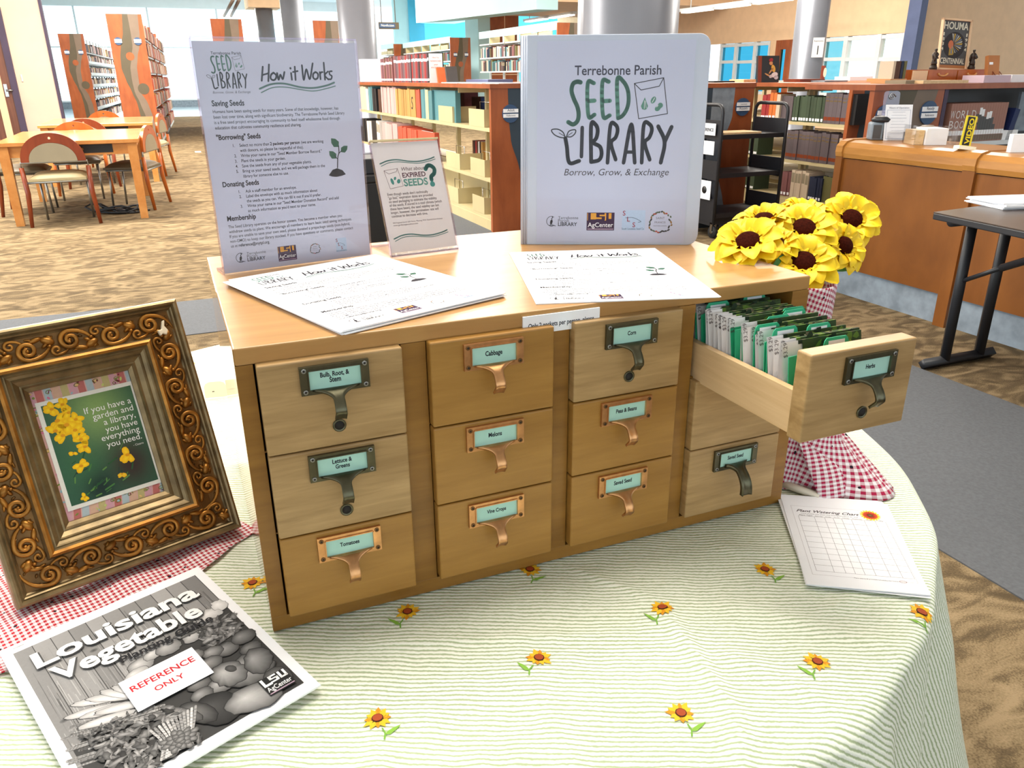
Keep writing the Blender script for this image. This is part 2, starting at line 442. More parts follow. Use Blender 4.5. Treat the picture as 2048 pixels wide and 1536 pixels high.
def obj(name, me, parent=None, label=None, cat=None, group=None, kind=None, loc=None, rot=None, bevel=0.0, seg=2):
    o = bpy.data.objects.new(name, me); scn.collection.objects.link(o)
    if parent: o.parent = parent
    if loc is not None: o.location = loc
    if rot is not None: o.rotation_euler = rot
    if bevel:
        b = o.modifiers.new('edge', 'BEVEL'); b.width = bevel; b.segments = seg; b.limit_method = 'ANGLE'; b.angle_limit = rad(50)
    return props(o, label, cat, group, kind)
def thing(name, label, cat, loc=(0, 0, 0), rot=(0, 0, 0), group=None):
    o = obj(name, None, None, label, cat, group, None, loc, rot)
    return o
def kids(o):
    return [k for k in scn.objects if k.parent == o]
def copy_tree(o, loc, rot, label, group=None):
    def cp(s, par):
        n = s.copy(); scn.collection.objects.link(n); n.parent = par
        for k in [k for k in ALLK.get(s.name, [])]: cp(k, n)
        return n
    ALLK = {}
    for k in scn.objects:
        if k.parent: ALLK.setdefault(k.parent.name, []).append(k)
    r = cp(o, None); r.location = loc; r.rotation_euler = rot; r['label'] = label
    if group: r['group'] = group
    return r
def struct(name, mb, **kw):
    return mb.build(name, kind='structure', **kw)
def box_obj(name, x0, y0, z0, x1, y1, z1, mat, **kw):
    return MB().box(x0, y0, z0, x1, y1, z1, mat).build(name, **kw)
def sheet_pose(x, y, z, yaw, lean):           # local x along the sheet, y up it, z out of its face
    return (x, y, z), Euler((pi / 2 - lean, 0, yaw), 'XYZ')
INK = c(44, 40, 48); GREEN = c(86, 138, 120); BODY = c(54, 49, 58)
def rounded(x0, y0, x1, y1, r, sides='RL'):
    out = []
    for cx, cy, a0, on in ((x1 - r, y0 + r, -90, 'R'), (x1 - r, y1 - r, 0, 'R'), (x0 + r, y1 - r, 90, 'L'), (x0 + r, y0 + r, 180, 'L')):
        if on in sides: out += [(cx + r * cos(rad(a0 + 15 * k)), cy + r * sin(rad(a0 + 15 * k))) for k in range(7)]
        else: out.append((x0 if on == 'L' else x1, y0 if a0 == 180 else y1))
    return out
# ------------------------------------------------------------------ room shell
struct('floor', MB().box(-12, -5, -0.05, 15.2, 44, 0, 'carpet').box(15.2, -5, -0.05, 24, 13, 0, 'carpet'))
struct('floor_far', MB().box(-12, 31, 0, 15.2, 44, .004, 'floor_pale'))  # pale blue glossy slab laid over the far carpet
struct('floor_walkway', MB().box(1.83, -5, 0, 3.01, 9.0, 0.004, 'gray_carpet').box(-6, 3.56, 0, 1.83, 4.29, 0.004, 'gray_carpet'))
struct('ceiling', MB().box(-12, -5, CEIL, 15.2, 44, CEIL + 0.1, 'ceiling_white').box(15.2, -5, CEIL, 24, 13, CEIL + 0.1, 'ceiling_white'))
struct('wall_rear_baffle', MB().box(-12, -5.2, 0, 24, -5.0, 0.9, 'wall_white').box(-12, -5.2, 3.0, 24, -5.0, CEIL, 'wall_white'))  # unseen wall added to cut the fill; its open band admits cool light
# ------------------------------------------------------------------ walls and windows
def wall(name, x0, y0, x1, y1, z0, z1, mat, th=0.12):
    return struct(name, MB().box(min(x0, x1) - (th if x0 == x1 else 0) * 0, min(y0, y1), z0, max(x0, x1) + (th if x0 == x1 else 0), max(y0, y1) + (th if y0 == y1 else 0), z1, mat))
WLY = 19.0
xe = AY(100, 120, WLY).x
wall('wall_left', -9.0, WLY, xe, WLY, 0, CEIL, 'wall_cream')
struct('trim_1', MB().box(xe, WLY - .03, 0, xe + .05, WLY + .15, CEIL, 'trim_plum'))
a, b2 = AY(20, 150, WLY).x, AY(31, 150, WLY).x
struct('door_1', MB().box(a - 1.0, WLY - .05, 0, a - .02, WLY - .01, 2.5, 'door_wood').box(a - .02, WLY - .09, 0, b2, WLY - .002, 2.62, 'trim_plum').box(a - .30, WLY - .075, 0, a - .17, WLY - .045, 2.4, 'wall_tan'))
m = MB(); h = AY(12, 181, WLY - .1); m.tube([h, h + Vector((.12, 0, 0))], .02, 8, 'chrome'); m.box(h.x - .03, WLY - .075, h.z - .12, h.x + .03, WLY - .05, h.z + .12, 'chrome'); m.build('door_handle', None, 'lever handle on the brown door at the left wall', 'handle')
def plate(name, px0, py0, px1, py1, mat, label, cat):
    p, q = AY(px0, py0, WLY), AY(px1, py1, WLY)
    m = MB().box(p.x, WLY - .02, q.z, q.x, WLY - .001, p.z, mat).box(p.x + (q.x - p.x) * .4, WLY - .035, q.z + (p.z - q.z) * .4, p.x + (q.x - p.x) * .6, WLY - .019, q.z + (p.z - q.z) * .6, mat)
    m.build(name, None, label, cat)
plate('light_switch', 41, 149, 47, 163, 'cream_plastic', 'cream light switch on the left wall beyond the wooden tables', 'switch')
plate('wall_outlet', 45, 232, 49, 244, 'cream_plastic', 'cream outlet low on the left wall above the wooden table edge', 'outlet')
plate('room_sign', 15, 110, 21, 132, 'taupe_inlay', 'small grey sign beside the brown door on the left wall', 'sign')
# window wall at the far end
BY = 42.0
struct('wall_back', MB().box(-12, BY, 0, 9.5, BY + .2, .30, 'kick_grey').box(-12, BY, 4.3, 9.5, BY + .2, CEIL, 'wall_white'))
k = 0
for x in range(-12, 9, 3):
    k += 1
    struct('window_%d' % k, MB().box(x, BY + .05, .3, x + .07, BY + .15, 4.3, 'metal_white').box(x, BY + .05, .3, x + 3, BY + .15, .36, 'metal_white').box(x, BY + .05, 2.6, x + 3, BY + .15, 2.65, 'metal_white').box(x + .07, BY + .09, .36, x + 3, BY + .10, 4.3, 'window_clear'))
struct('wall_left_far', MB().box(-6.2, 24, 0, -6.0, BY, .9, 'kick_grey').box(-6.2, 24, .9, -6.0, BY, CEIL, 'wall_aqua'))
# blue reading-room walls beyond the middle
struct('wall_center', MB().box(AY(812, 60, 40).x, 40, 0, 26, 40.2, CEIL, 'wall_blue'))
p, q = AY(735, 60, 36), AY(800, 60, 36)
struct('wall_aqua', MB().box(p.x + 1.2, 36, 0, AY(818, 60, 36).x, 36.2, CEIL, 'wall_aqua').box(AY(818, 60, 36).x, 35.9, 0, AY(848, 60, 36).x, 36.2, CEIL, 'wall_blue'))
bk = AY(838, 47, 36); BX = bk.x; ynr = AX(968, 27, BX).y
struct('bulkhead_1', MB().box(BX, ynr, bk.z, BX + 1.6, 35.8, CEIL, 'wall_aqua'))
m = MB(); ya, yb_ = AX(875, 30, BX).y, AX(862, 30, BX).y
m.box(BX - .03, ya, bk.z + .15, BX - .001, yb_, CEIL, 'end_wood'); m.build('tile_band', None, 'narrow brown tile band on the aqua bulkhead above the far bookcases', 'tile band')
p, q = AY(981, 68, 24), AY(1037, 25, 24); r0 = AY(957, 68, 24)
m = MB().box(r0.x, 24.02, 0, p.x, 25.2, q.z, 'wall_aqua').box(p.x, 24.0, 0, q.x, 25.2, q.z, 'end_wood')
gz = (q.z - 0) / 4
for i in range(5): m.box(p.x, 23.985, q.z - .6 * i - .012, q.x, 24, q.z - .6 * i + .012, 'wall_tan')
m.box((p.x + q.x) / 2 - .012, 23.985, 0, (p.x + q.x) / 2 + .012, 24, q.z, 'wall_tan')
struct('pillar_1', m)
p, q = AY(930, 22, 23), AY(1110, 8, 20)
struct('bulkhead_3', MB().prism([(p.x, 24), (q.x - .4, 19), (q.x + 6, 19), (q.x + 6, 24)], AY(985, 20, 22).z, CEIL, 'wall_tan').prism([(p.x - .9, 25), (p.x, 24), (q.x - .4, 19), (q.x - 1.0, 19)], AY(940, 26, 22).z - .1, CEIL, 'wall_aqua'))
# right-hand wall: windows below a cream bulkhead
WX = 15.0
yc = AX(1826, 60, WX).y; hz = AX(1650, 75, WX).z; sz = .75
struct('wall_right', MB().box(WX, yc, 0, WX + .2, 30, sz, 'wall_tan').box(WX, yc, hz + .001, WX + .2, 30, CEIL, 'wall_tan'))
struct('wall_right_far', MB().box(WX + .2, yc, 0, 30, yc + .2, CEIL, 'wall_tan'))
struct('trim_2', MB().box(WX - .12, yc - .22, 0, WX + .06, yc + .10, CEIL, 'trim_blue'))
def win(n, px0, px1, tint, split=None, dark=()):
    ya, yb_ = AX(px1, 90, WX).y, AX(px0, 90, WX).y
    m = MB()
    for y0, y1 in ((ya, ya + .06), (yb_ - .06, yb_)): m.box(WX, y0, sz, WX + .14, y1, hz, 'metal_white')
    for z_ in (sz, hz - .10, AX((px0 + px1) / 2, 122 if px0 > 1600 else 127, WX).z): m.box(WX + .012, ya + .061, z_ + .002, WX + .14, yb_ - .061, z_ + .08, 'metal_white')
    m.box(WX + .06, ya + .062, sz + .01, WX + .062, yb_ - .062, hz - .01, tint)
    struct('window_%d' % n, m)
win(11, 1441, 1472, 'window_blue'); win(12, 1472, 1510, 'window_blue'); win(13, 1510, 1540, 'window_blue'); win(14, 1646, 1690, 'window_pale'); win(15, 1690, 1756, 'window_clear'); win(16, 1756, 1808, 'window_clear')
ya, yb_ = AX(1582, 90, WX).y, AX(1552, 90, WX).y
struct('door_2', MB().box(WX, ya, 0, WX + .1, ya + .18, hz, 'end_wood').box(WX, yb_ - .18, 0, WX + .1, yb_, hz, 'end_wood').box(WX + .005, ya + .181, hz - .22, WX + .1, yb_ - .181, hz, 'end_wood').box(WX + .005, ya + .181, 0, WX + .1, yb_ - .181, .3, 'end_wood').box(WX + .04, ya + .182, .3, WX + .042, yb_ - .182, hz - .22, 'window_blue'))
struct('wall_right_low', MB().box(WX, yb_, 0, WX + .2, AX(1541, 90, WX).y, hz, 'wall_tan'))
# hanging linear lights
def rail(px0, py0, px1, py1, X, label):
    p, q = AX(px0, py0, X), AX(px1, py1, X); zz = (p.z + q.z) / 2
    t_ = thing('pendant_light', label, 'light', (X, (p.y + q.y) / 2, zz), (0, 0, 0))
    L = abs(p.y - q.y) / 2
    MB().box(-.07, -L, 0, .07, L, .07, 'metal_white').build('housing', t_)
    n = max(2, int(L * 2 / 1.3))
    for i in range(n): MB().box(-.09, -L + 2 * L * (i + .1) / n, -.035, .09, -L + 2 * L * (i + .9) / n, 0, 'lamp_tube').build('tube', t_)
    for s in (-.8, .8): MB().tube([(0, L * s, .07), (0, L * s, CEIL - zz)], .012, 6, 'metal_white').build('cable', t_)
rail(1362, 25, 1590, -5, 12.0, 'long suspended light before the cream bulkhead, right of the white binder')
rail(1050, 43, 1150, 28, 11.5, 'suspended light above the far bookcases, left of the grey column')
for px0, px1, lb in ((466, 448, 'left one of the two slim rails hanging above the tall sign'), (478, 462, 'right one of the two slim rails hanging above the tall sign')):
    p, q = AY(px0, 0, 24), AY(px1, 32, 32)
    m = MB().tube([p, q], .05, 6, 'taupe_inlay').build('ceiling_rail', None, lb, 'rail')
# columns
def column(name, px0, px1, py, dia, hi=None, z1=None):
    ra, rb = ray(px0, py), ray(px1, py); ra.z = rb.z = 0; ra.normalize(); rb.normalize()
    dist = dia / 2 / sin(ra.angle(rb) / 2); p = CAM + (ra + rb).normalized() * dist
    struct(name, MB().lathe([(dia / 2 + .03, 0), (dia / 2 + .03, .10), (dia / 2, .12), (dia / 2, z1 or CEIL)], 48, 'column_grey', M=Matrix.Translation((p.x, p.y, 0))))
    return p, dist
column('column_1', 512, 548, 50, .6); column('column_2', 562, 608, 30, .6); column('column_3', 677, 752, 60, .6); column('column_4', 1155, 1358, 40, .6); pc, dc = column('column_5', 1588, 1655, 60, .6)
p0, p1 = AY(497, 14, 29.4), AY(562, 14, 29.4)
struct('bulkhead_4', MB().box(p0.x, 29.4, p0.z, p1.x, 30.6, CEIL, 'wall_tan'))
p = CAM + (AY(1636, 95, 12) - CAM).normalized() * (dc - .36)
d = (CAM - p); d.z = 0; d.normalize()
m = MB().box(-.10, -.002, -.17, .10, .002, .17, 'paper'); m.text('Restrooms', 0, .10, 0, width=.16, align='C', M=Matrix.Rotation(rad(90), 4, 'X') @ Matrix.Translation((0, 0, .004))); m.box(-.008, -.004, -.12, .008, .004, .03, 'black_plastic')
o = m.build('column_notice', None, 'white paper notice with an arrow taped to the far right grey column', 'notice', loc=p); o.rotation_euler = (0, 0, atan2(d.x, -d.y))
# hanging sign
p, q = AY(758, 58, 16), AY(797, 45, 16)
hs = thing('hanging_sign', 'dark hanging sign reading Nonfiction beside the grey column', 'sign', ((p.x + q.x) / 2, 16, (p.z + q.z) / 2))
hw, hh = (q.x - p.x) / 2, (q.z - p.z) / 2
m = MB().box(-hw, -.02, -hh, hw, .02, hh, 'olive_inlay').box(-hw * .95, -.024, -hh * .62, hw * .62, -.02, hh * .62, 'navy')
m.text('Nonfiction', -hw * .15, -hh * .25, 0, width=hw * 1.3, align='C', col=(.85, .85, .8), M=Matrix(((1, 0, 0, 0), (0, 0, -1, -.026), (0, 1, 0, 0), (0, 0, 0, 1))))
m.build('board', hs)
for s in (-.7, .7): MB().tube([(hw * s, 0, hh), (hw * s, 0, CEIL - hs.location.z)], .008, 6, 'steel').build('hanger', hs)

# ------------------------------------------------------------------ books
def book_proto(kind):
    m = MB()                                  # unit book: x thickness, y depth, z height, spine at y = 0
    m.box(0, 0, 0, 1, .06, 1, 'book_cloth').box(0, .06, 0, .12, 1, 1, 'book_cloth').box(.88, .06, 0, 1, 1, 1, 'book_cloth').box(.12, .06, .02, .88, .97, .98, 'paper')
    if kind == 'label': m.box(.15, -.004, .05, .85, 0, .16, 'paper')
    if kind == 'band': m.box(.05, -.004, .10, .95, 0, .22, 'chair_red_wood').box(.1, -.004, .72, .9, 0, .76, 'gold_grey').box(.1, -.004, .84, .9, 0, .87, 'gold_grey')
    if kind == 'stripe': m.box(.08, -.004, .74, .92, 0, .84, 'paper').box(.15, -.004, .06, .85, 0, .14, 'paper')
    if kind == 'pale': m.box(.1, -.004, .55, .9, 0, .9, 'pad_grey')
    return m.mesh('book')
BK = {k: book_proto(k) for k in ('plain', 'label', 'band', 'stripe', 'pale')}
NB = [0]
REST = []
def book(p, face, th, dp, h, col, kind, label, group, tilt=0.0):
    """p: bottom corner on the shelf front; face 'x-': spine looks to -x and the row runs along y; 'y-': spine looks to -y; 'x+': spine looks to +x"""
    NB[0] += 1
    o = obj('book', BK[kind], None, label, 'book', group)
    o.color = (*col, 1); o.scale = (th, dp, h); o.location = p
    o.rotation_euler = {'x-': (0, tilt, -pi / 2), 'y-': (0, tilt, 0), 'x+': (0, tilt, pi / 2)}[face]
    return o
CLR_ = dict(cream=c(222, 202, 176), tan=c(200, 150, 84), orange=c(206, 110, 46), coral=c(206, 88, 62), teal=c(92, 142, 148), yellow=c(226, 214, 160), black=c(30, 28, 30), white=c(226, 220, 214), green=c(62, 78, 56),
            grey=c(100, 88, 92), brown=c(92, 58, 40), red=c(160, 44, 44), blue=c(70, 92, 150), mauve=c(140, 92, 92), plum=c(108, 60, 70), navy=c(36, 44, 70), pink=c(214, 176, 170), olive=c(112, 108, 66))
# ------------------------------------------------------------------ bookcases
def panel_with_wave(parent, x0, x1, y, H, knots, circles, signs, wmat='end_wood', cols=('olive_inlay', 'taupe_inlay'), th=.04, words=('', '')):
    W_ = x1 - x0; m = MB().box(x0, y, 0, x1, y + th, H, wmat)
    My = Matrix(((1, 0, 0, x0), (0, 0, -1, y), (0, 1, 0, 0), (0, 0, 0, 1)))
    def sm(k, f):
        ks = knots; i = 0
        f = max(ks[0][0], min(ks[-1][0], f))
        while i < len(ks) - 2 and f > ks[i + 1][0]: i += 1
        t_ = (f - ks[i][0]) / (ks[i + 1][0] - ks[i][0]); t_ = t_ * t_ * (3 - 2 * t_) * .5 + t_ * .5
        return ks[i][k] + (ks[i + 1][k] - ks[i][k]) * t_
    n = 40
    for k, mt in ((1, cols[0]), (2, cols[1])):
        L = [(sm(k, i / n) * W_, H * (1 - i / n)) for i in range(n + 1)]; R_ = [(sm(k + 1, i / n) * W_, H * (1 - i / n)) for i in range(n + 1)]
        for i in range(n): m.add([(*L[i], .0015), (*L[i + 1], .0015), (*R_[i + 1], .0015), (*R_[i], .0015)], [(0, 1, 2, 3)], mt, M=My)
    for fx, fy, r, mt in circles: m.add([(fx * W_ + r * W_ * cos(2 * pi * j / 28), H * (1 - fy) + r * W_ * sin(2 * pi * j / 28), .003) for j in range(28)], [tuple(range(28))], mt, M=My)
    m.build('end_panel', parent)
    for fx, fy, r in signs:
        s = MB().prism([(r * cos(2 * pi * j / 32), r * sin(2 * pi * j / 32)) for j in range(32)], 0, .012, 'navy')
        for z0, z1 in ((.12, .52), (-.42, -.02)): s.box(-r * .93, r * z0, .012, r * .93, r * z1, .018, 'paper')
        for z0, wd in ((.26, .9), (-.28, 1.1)): s.text(words[0] if z0 > 0 else words[1], 0, r * z0, .0195, width=r * wd, align='C', col=c(90, 90, 110)) if words[0] else None
        o = s.build('range_sign', parent, 'round navy sign with two white label strips'); o.matrix_local = My @ Matrix.Translation((fx * W_, H * (1 - fy), .002))
TALL = [(0, .457, .61, .90), (.136, .40, .62, .87), (.23, .28, .61, .81), (.314, .21, .53, .70), (.40, .187, .437, .63), (.49, .26, .426, .62), (.58, .37, .446, .62), (.67, .467, .554, .78), (.775, .50, .65, .86), (1, .5, .68, .9)]
CIRC = [(.49, .31, .12, 'end_wood'), (.72, .556, .165, 'olive_inlay')]
def bookcase(label, x0, x1, y0, y1, H, shelves, sect, knots, circles, signs, smat='metal_tan', top=True, cols=('olive_inlay', 'taupe_inlay'), uprights=True, words=('', ''), mid=None):
    t_ = thing('bookcase', label, 'bookcase', (0, 0, 0))
    panel_with_wave(t_, x0, x1, y0, H, knots, circles, signs, cols=cols, words=words)
    xm = (x0 + x1) / 2; n = max(1, round((y1 - y0) / sect)); dy = (y1 - y0 - .04) / n
    for z in shelves:
        for sx in (0, 1):
            xa, xb = (x0 + .02, xm - .02) if sx == 0 else (xm + .02, x1 - .02)
            MB().box(xa, y0 + .04, z - .03, xb, y1, z, smat).build('shelf', t_)
    MB().box(x0 + .015, y0 + .04, 0, x1 - .015, y1, min(shelves) - .03 if min(shelves) > .06 else .05, smat).build('base', t_)
    if top: MB().box(x0 - .01, y0 - .01, H, x1 + .01, y1, H + .035, 'end_wood').build('top_board', t_)
    for i in range(n + 1):
        y = y0 + .04 + dy * i
        m = MB().box(xm - .02, y - .02, .05, xm + .02, y + .02, H - .02, smat)
        if top: m.box(x0 + .03, y - .004, H - .045, x1 - .03, y + .004, H - .001, smat)
        m.build('upright', t_)
    return t_
def row(pxs, kindf, X, zs, face, zt_, label, group, depth=.2):
    """books filling pixel spans on the shelf edge plane"""
    for px0, px1, n, col, hh, kind in pxs:
        pa, pb = AX(px0, zt_, X).y, AX(px1, zt_, X).y
        w_ = (pa - pb) / n
        for i in range(n):
            h = hh * rnd.uniform(.96, 1.02)
            cl = CLR_[col]; j = rnd.uniform(.85, 1.12); cl = tuple(min(1, v * j) for v in cl)
            book((X + .015 + rnd.uniform(0, .012), pa - w_ * i, zs + .001), face, w_ * .97, depth * rnd.uniform(.9, 1), h, cl, kind, label % col, group % col)
MID = [(0, .24, .62, .95), (.2, .25, .60, .95), (.35, .28, .62, .9), (.55, .40, .72, .95), (.75, .62, .85, 1.0), (1, .8, .95, 1.0)]
MX0, MX1, MY0 = 2.47, 3.10, 5.58
MT = bookcase('low bookcase with tan shelves between the small sign and the binder', MX0, MX1, MY0, 10.7, 1.175, [.86, .445, .12], .84, MID, [], [(.27, .168, .072)], cols=('navy_inlay', 'navy_inlay'), words=('Adult', 'Reference'))
MB().box(2.78, MY0 + .05, .121, 2.79, 10.69, .41, 'metal_tan').build('back_panel', MT)  # panel added to block light and darken the lowest shelf
lm = '%s book on the upper tan shelf of the low bookcase behind the small sign'; gm = '%s books on the upper tan shelf'
S_ = 2048 / 350
cx_ = lambda v: 700 + v / S_
row([(cx_(118), cx_(190), 3, 'cream', .30, 'plain'), (cx_(190), cx_(214), 1, 'white', .27, 'plain'), (cx_(215), cx_(256), 2, 'teal', .29, 'plain'), (cx_(258), cx_(300), 2, 'black', .28, 'plain'), (cx_(330), cx_(358), 1, 'brown', .27, 'plain'),
     (cx_(360), cx_(528), 8, 'pink', .30, 'plain'), (cx_(530), cx_(690), 7, 'tan', .285, 'plain'), (cx_(752), cx_(808), 3, 'coral', .285, 'plain'), (cx_(810), cx_(870), 3, 'teal', .29, 'plain'), (cx_(872), cx_(905), 1, 'yellow', .29, 'plain'), (cx_(906), cx_(950), 2, 'teal', .285, 'plain')], None, MX0, .86, 'x-', 230, lm, gm)
row([(cx_(130), cx_(200), 3, 'black', .30, 'plain'), (cx_(205), cx_(250), 2, 'white', .28, 'plain'), (cx_(255), cx_(310), 2, 'black', .3, 'plain'), (cx_(312), cx_(345), 2, 'white', .3, 'pale'), (cx_(372), cx_(550), 6, 'pink', .30, 'plain'), (cx_(552), cx_(760), 8, 'coral', .29, 'plain')], None, MX0, .445, 'x-', 300,
    '%s book on the second tan shelf of the low bookcase behind the small sign', '%s books on the second tan shelf')
def faceout(px0, px1, X, z, h, col, dp, label, zz=230):
    ya, yb_ = AX(px0, zz, X).y, AX(px1, zz, X).y
    return book((X + .02, ya, z + .001), 'x-', ya - yb_, dp, h, CLR_[col], 'plain', label, None)
o = faceout(cx_(692), cx_(750), MX0, .86, .28, 'tan', .04, 'tan volume with a large black letter S on the low bookcase')
p, q = AX(cx_(692), 230, MX0), AX(cx_(750), 230, MX0)
m = MB().text('S', 0, 0, 0, height=.13, width=.07, col=(.02, .02, .02), shear=.2); s = m.build('letter', o); s.matrix_parent_inverse = Matrix.Identity(4)
s.matrix_local = Matrix.Diagonal((1 / o.scale[0], 1 / o.scale[1], 1 / o.scale[2], 1)) @ Matrix(((1, 0, 0, .04), (0, 0, -1, -.002), (0, 1, 0, .08), (0, 0, 0, 1)))
faceout(cx_(955), cx_(1215), MX0 + .02, .86, .285, 'teal', .05, 'large teal album facing out on the upper tan shelf')
faceout(cx_(765), cx_(975), MX0 + .02, .445, .285, 'coral', .05, 'large coral album facing out on the second tan shelf', 300)
for px0, px1, z, h, col, lb in ((1225, 1320, .86, .26, 'plum', 'purple book seen through the empty tan shelf'), (1405, 1490, .86, .22, 'brown', 'brown book on the far side of the upper tan shelf'), (1510, 1660, .86, .22, 'blue', 'blue book on the far side of the upper tan shelf')):
    yy = AX(cx_(px0), 220, MX0 + .34).y; y2 = AX(cx_(px1), 220, MX0 + .34).y
    book((MX0 + .36, yy, z + .001), 'x-', abs(yy - y2), .15, h, CLR_[col], 'plain', lb, None)
for i in range(7):
    yy = AX(cx_(1412 + 16 * i), 290, MX0 + .34).y
    book((MX0 + .36, yy, .446), 'x-', .045, .15, .22, CLR_[('brown', 'black', 'red', 'brown', 'white', 'black', 'tan')[i]], 'plain', '%s book on the far side of the second tan shelf' % ('brown', 'black', 'red', 'brown', 'white', 'black', 'tan')[i], 'books on the far side of the tan shelves')
for px, z, dy, lb in ((1120, .86, .42, 'left'), (1480, .86, .38, 'right'), (1190, .445, .40, 'left'), (1480, .445, .36, 'right'), (1160, .12, .4, 'left'), (1480, .12, .3, 'right')):
    yy = AX(cx_(px), 250, MX0 + .02).y
    m = MB().box(MX0 + .02, yy - dy / 2, z + .001, MX0 + .025, yy + dy / 2, z + .145, 'metal_tan').box(MX0 + .025, yy - dy / 2, z + .001, MX0 + .26, yy + dy / 2, z + .004, 'metal_tan').box(MX0 + .026, yy - dy / 2, z + .004, MX0 + .26, yy - dy / 2 + .004, z + .145, 'metal_tan')
    m.tube([(MX0 + .10, yy - dy * .3, z + .005), (MX0 + .10, yy - dy * .3, z + .20), (MX0 + .10, yy + dy * .3, z + .20), (MX0 + .10, yy + dy * .3, z + .005)], .003, 6, 'chrome')
    m.build('shelf_bin', None, 'empty tan bin, %s one on the %s tan shelf of the low bookcase' % (lb, {.86: 'upper', .445: 'second', .12: 'lowest'}[z]), 'bin', 'tan bins of the low bookcase')
# things on top of the low bookcase
ZM = 1.211
def toprow(px0, px1, n, cols, h, kind, label, group, dp=.16):
    pa, pb = AX(px0, 150, MX0 + .12).y, AX(px1, 150, MX0 + .12).y; w_ = (pa - pb) / n
    for i in range(n):
        cn = cols[i % len(cols)]
        book((MX0 + .12, pa - w_ * i, ZM), 'x-', w_ * .96, dp, h * rnd.uniform(.97, 1.02), CLR_[cn], kind, label % cn, group)
lt = '%s book with a pale foot in the upright row on top of the low bookcase'
toprow(cx_(365), cx_(500), 9, ['mauve', 'plum', 'mauve', 'brown'], .27, 'stripe', lt, 'row of books on the low bookcase top'); toprow(cx_(518), cx_(715), 13, ['mauve', 'plum', 'grey', 'mauve', 'red'], .285, 'stripe', lt, 'row of books on the low bookcase top'); toprow(cx_(725), cx_(928), 12, ['red', 'grey', 'mauve', 'red', 'plum', 'black'], .285, 'stripe', lt, 'row of books on the low bookcase top')
def stand_sheet(name, px0, py0, px1, py1, Y, mat, label, cat, th=.006, lean=.0, text=None, frame=None):
    p, q = AY(px0, py1, Y), AY(px1, py0, Y); m = MB().box(0, 0, 0, q.x - p.x, th, q.z - p.z, mat)
    if text:
        for k, (s, fy, wd, col) in enumerate(text): m.text(s, (q.x - p.x) / 2, 0, 0, width=(q.x - p.x) * wd, align='C', col=col, M=Matrix(((1, 0, 0, 0), (0, 0, -1, -.001), (0, 1, 0, (q.z - p.z) * fy), (0, 0, 0, 1))))
    o = m.build(name, None, label, cat, loc=(p.x, Y, p.z)); o.rotation_euler = (-lean, 0, 0)
    return o
yq = AX(875, 160, MX0 + .1).y
o = stand_sheet('table_sign', 860, 103, 884, 162, yq, 'paper', 'pale paper sign standing on the low bookcase between books', 'sign', text=(('Have You', .84, .5, c(200, 120, 90)), ('RESEARCHED', .72, .8, c(190, 110, 90)), ('your', .60, .3, c(200, 120, 90)), ('ANCESTORS', .50, .75, c(190, 110, 90)))); o.location.z = ZM
o = stand_sheet('magazine_file', 727, 111, 762, 157, AX(745, 157, MX0 + .1).y, 'paper_sign', 'white magazine file at the far end of the low bookcase top', 'file', th=.2); o.location.z = ZM
o = stand_sheet('display_book', 877, 128, 900, 161, AX(890, 161, MX0 + .14).y, 'book_cloth', 'orange book leaning on a stand on the low bookcase', 'book', th=.03, lean=.3); o.color = (*c(226, 112, 60), 1); o.location.z = ZM
o = stand_sheet('display_book', 895, 126, 916, 161, AX(906, 161, MX0 + .14).y, 'book_cloth', 'dark grey book leaning on a wire stand on the low bookcase', 'book', th=.03, lean=.3); o.color = (*c(74, 68, 66), 1); o.location.z = ZM
for i, (px0, px1, col, lb) in enumerate(((908, 940, 'paper', 'white papers lying on the low bookcase before the leaning books'), (944, 985, 'paper', 'white sheet lying at the near left corner of the low bookcase'), (990, 1036, 'paper', 'white sheet lying on the near end of the low bookcase'))):
    ya, yb_ = AX(px0, 163, MX0 + .15).y, AX(px1, 164, MX0 + .15).y
    MB().box(MX0 + .02 + .03 * i, yb_ if yb_ > MY0 else MY0 + .02, ZM, MX0 + .28 + .04 * i, max(ya, MY0 + .3), ZM + .006, col).build('paper_sheets', None, lb, 'paper')
MB().box(MX0 + .33, MY0 + .9, ZM, MX0 + .58, MY0 + 1.5, ZM + .03, 'trim_blue').build('folder', None, 'blue violet folder lying on the low bookcase behind the leaning books', 'folder')
# black bin between the two clear signs
p = AZ(742, 494, 0)
t_ = thing('waste_bin', 'tall black bin on the floor between the two clear signs', 'bin', (p.x, p.y + .2, 0))
MB().box(-.16, -.2, 0, .16, .2, .50, 'black_plastic').build('body', t_, bevel=.01); MB().box(-.175, -.21, .50, .175, .21, .56, 'black_plastic').box(-.16, -.16, .56, .16, .19, .68, 'black_metal').build('lid', t_, bevel=.01)

# range P and R1, the reference shelves at the right
PW1 = [(0, -.2, .30, .67), (.2, -.2, .30, .66), (.4, -.2, .25, .52), (.6, -.2, .3, .50), (.8, 0, .45, .62), (1, .15, .6, .8)]
bookcase('low bookcase end behind the black book cart, right of the white binder', 4.05, 4.665, 5.0, 9.0, 1.165, [.86, .445, .12], .84, PW1, [], [(.815, .135, .072)], cols=('navy_inlay', 'kick_grey'), words=('Louisiana', 'Room'))
R1W = [(0, .22, .52, .54), (.2, .24, .50, .53), (.35, .20, .46, .5), (.5, .22, .44, .48), (1, .3, .5, .55)]
RX, RY = 5.63, 4.86
bookcase('low bookcase of green and grey bound volumes behind the wooden desk', RX, 6.26, RY, 8.2, 1.15, [.835, .475, .12], .84, R1W, [], [(.36, .125, .070)], cols=('navy_inlay', 'navy_inlay'), words=('Adult', 'Reference'))
c4 = lambda v: 1390 + v / 4.518
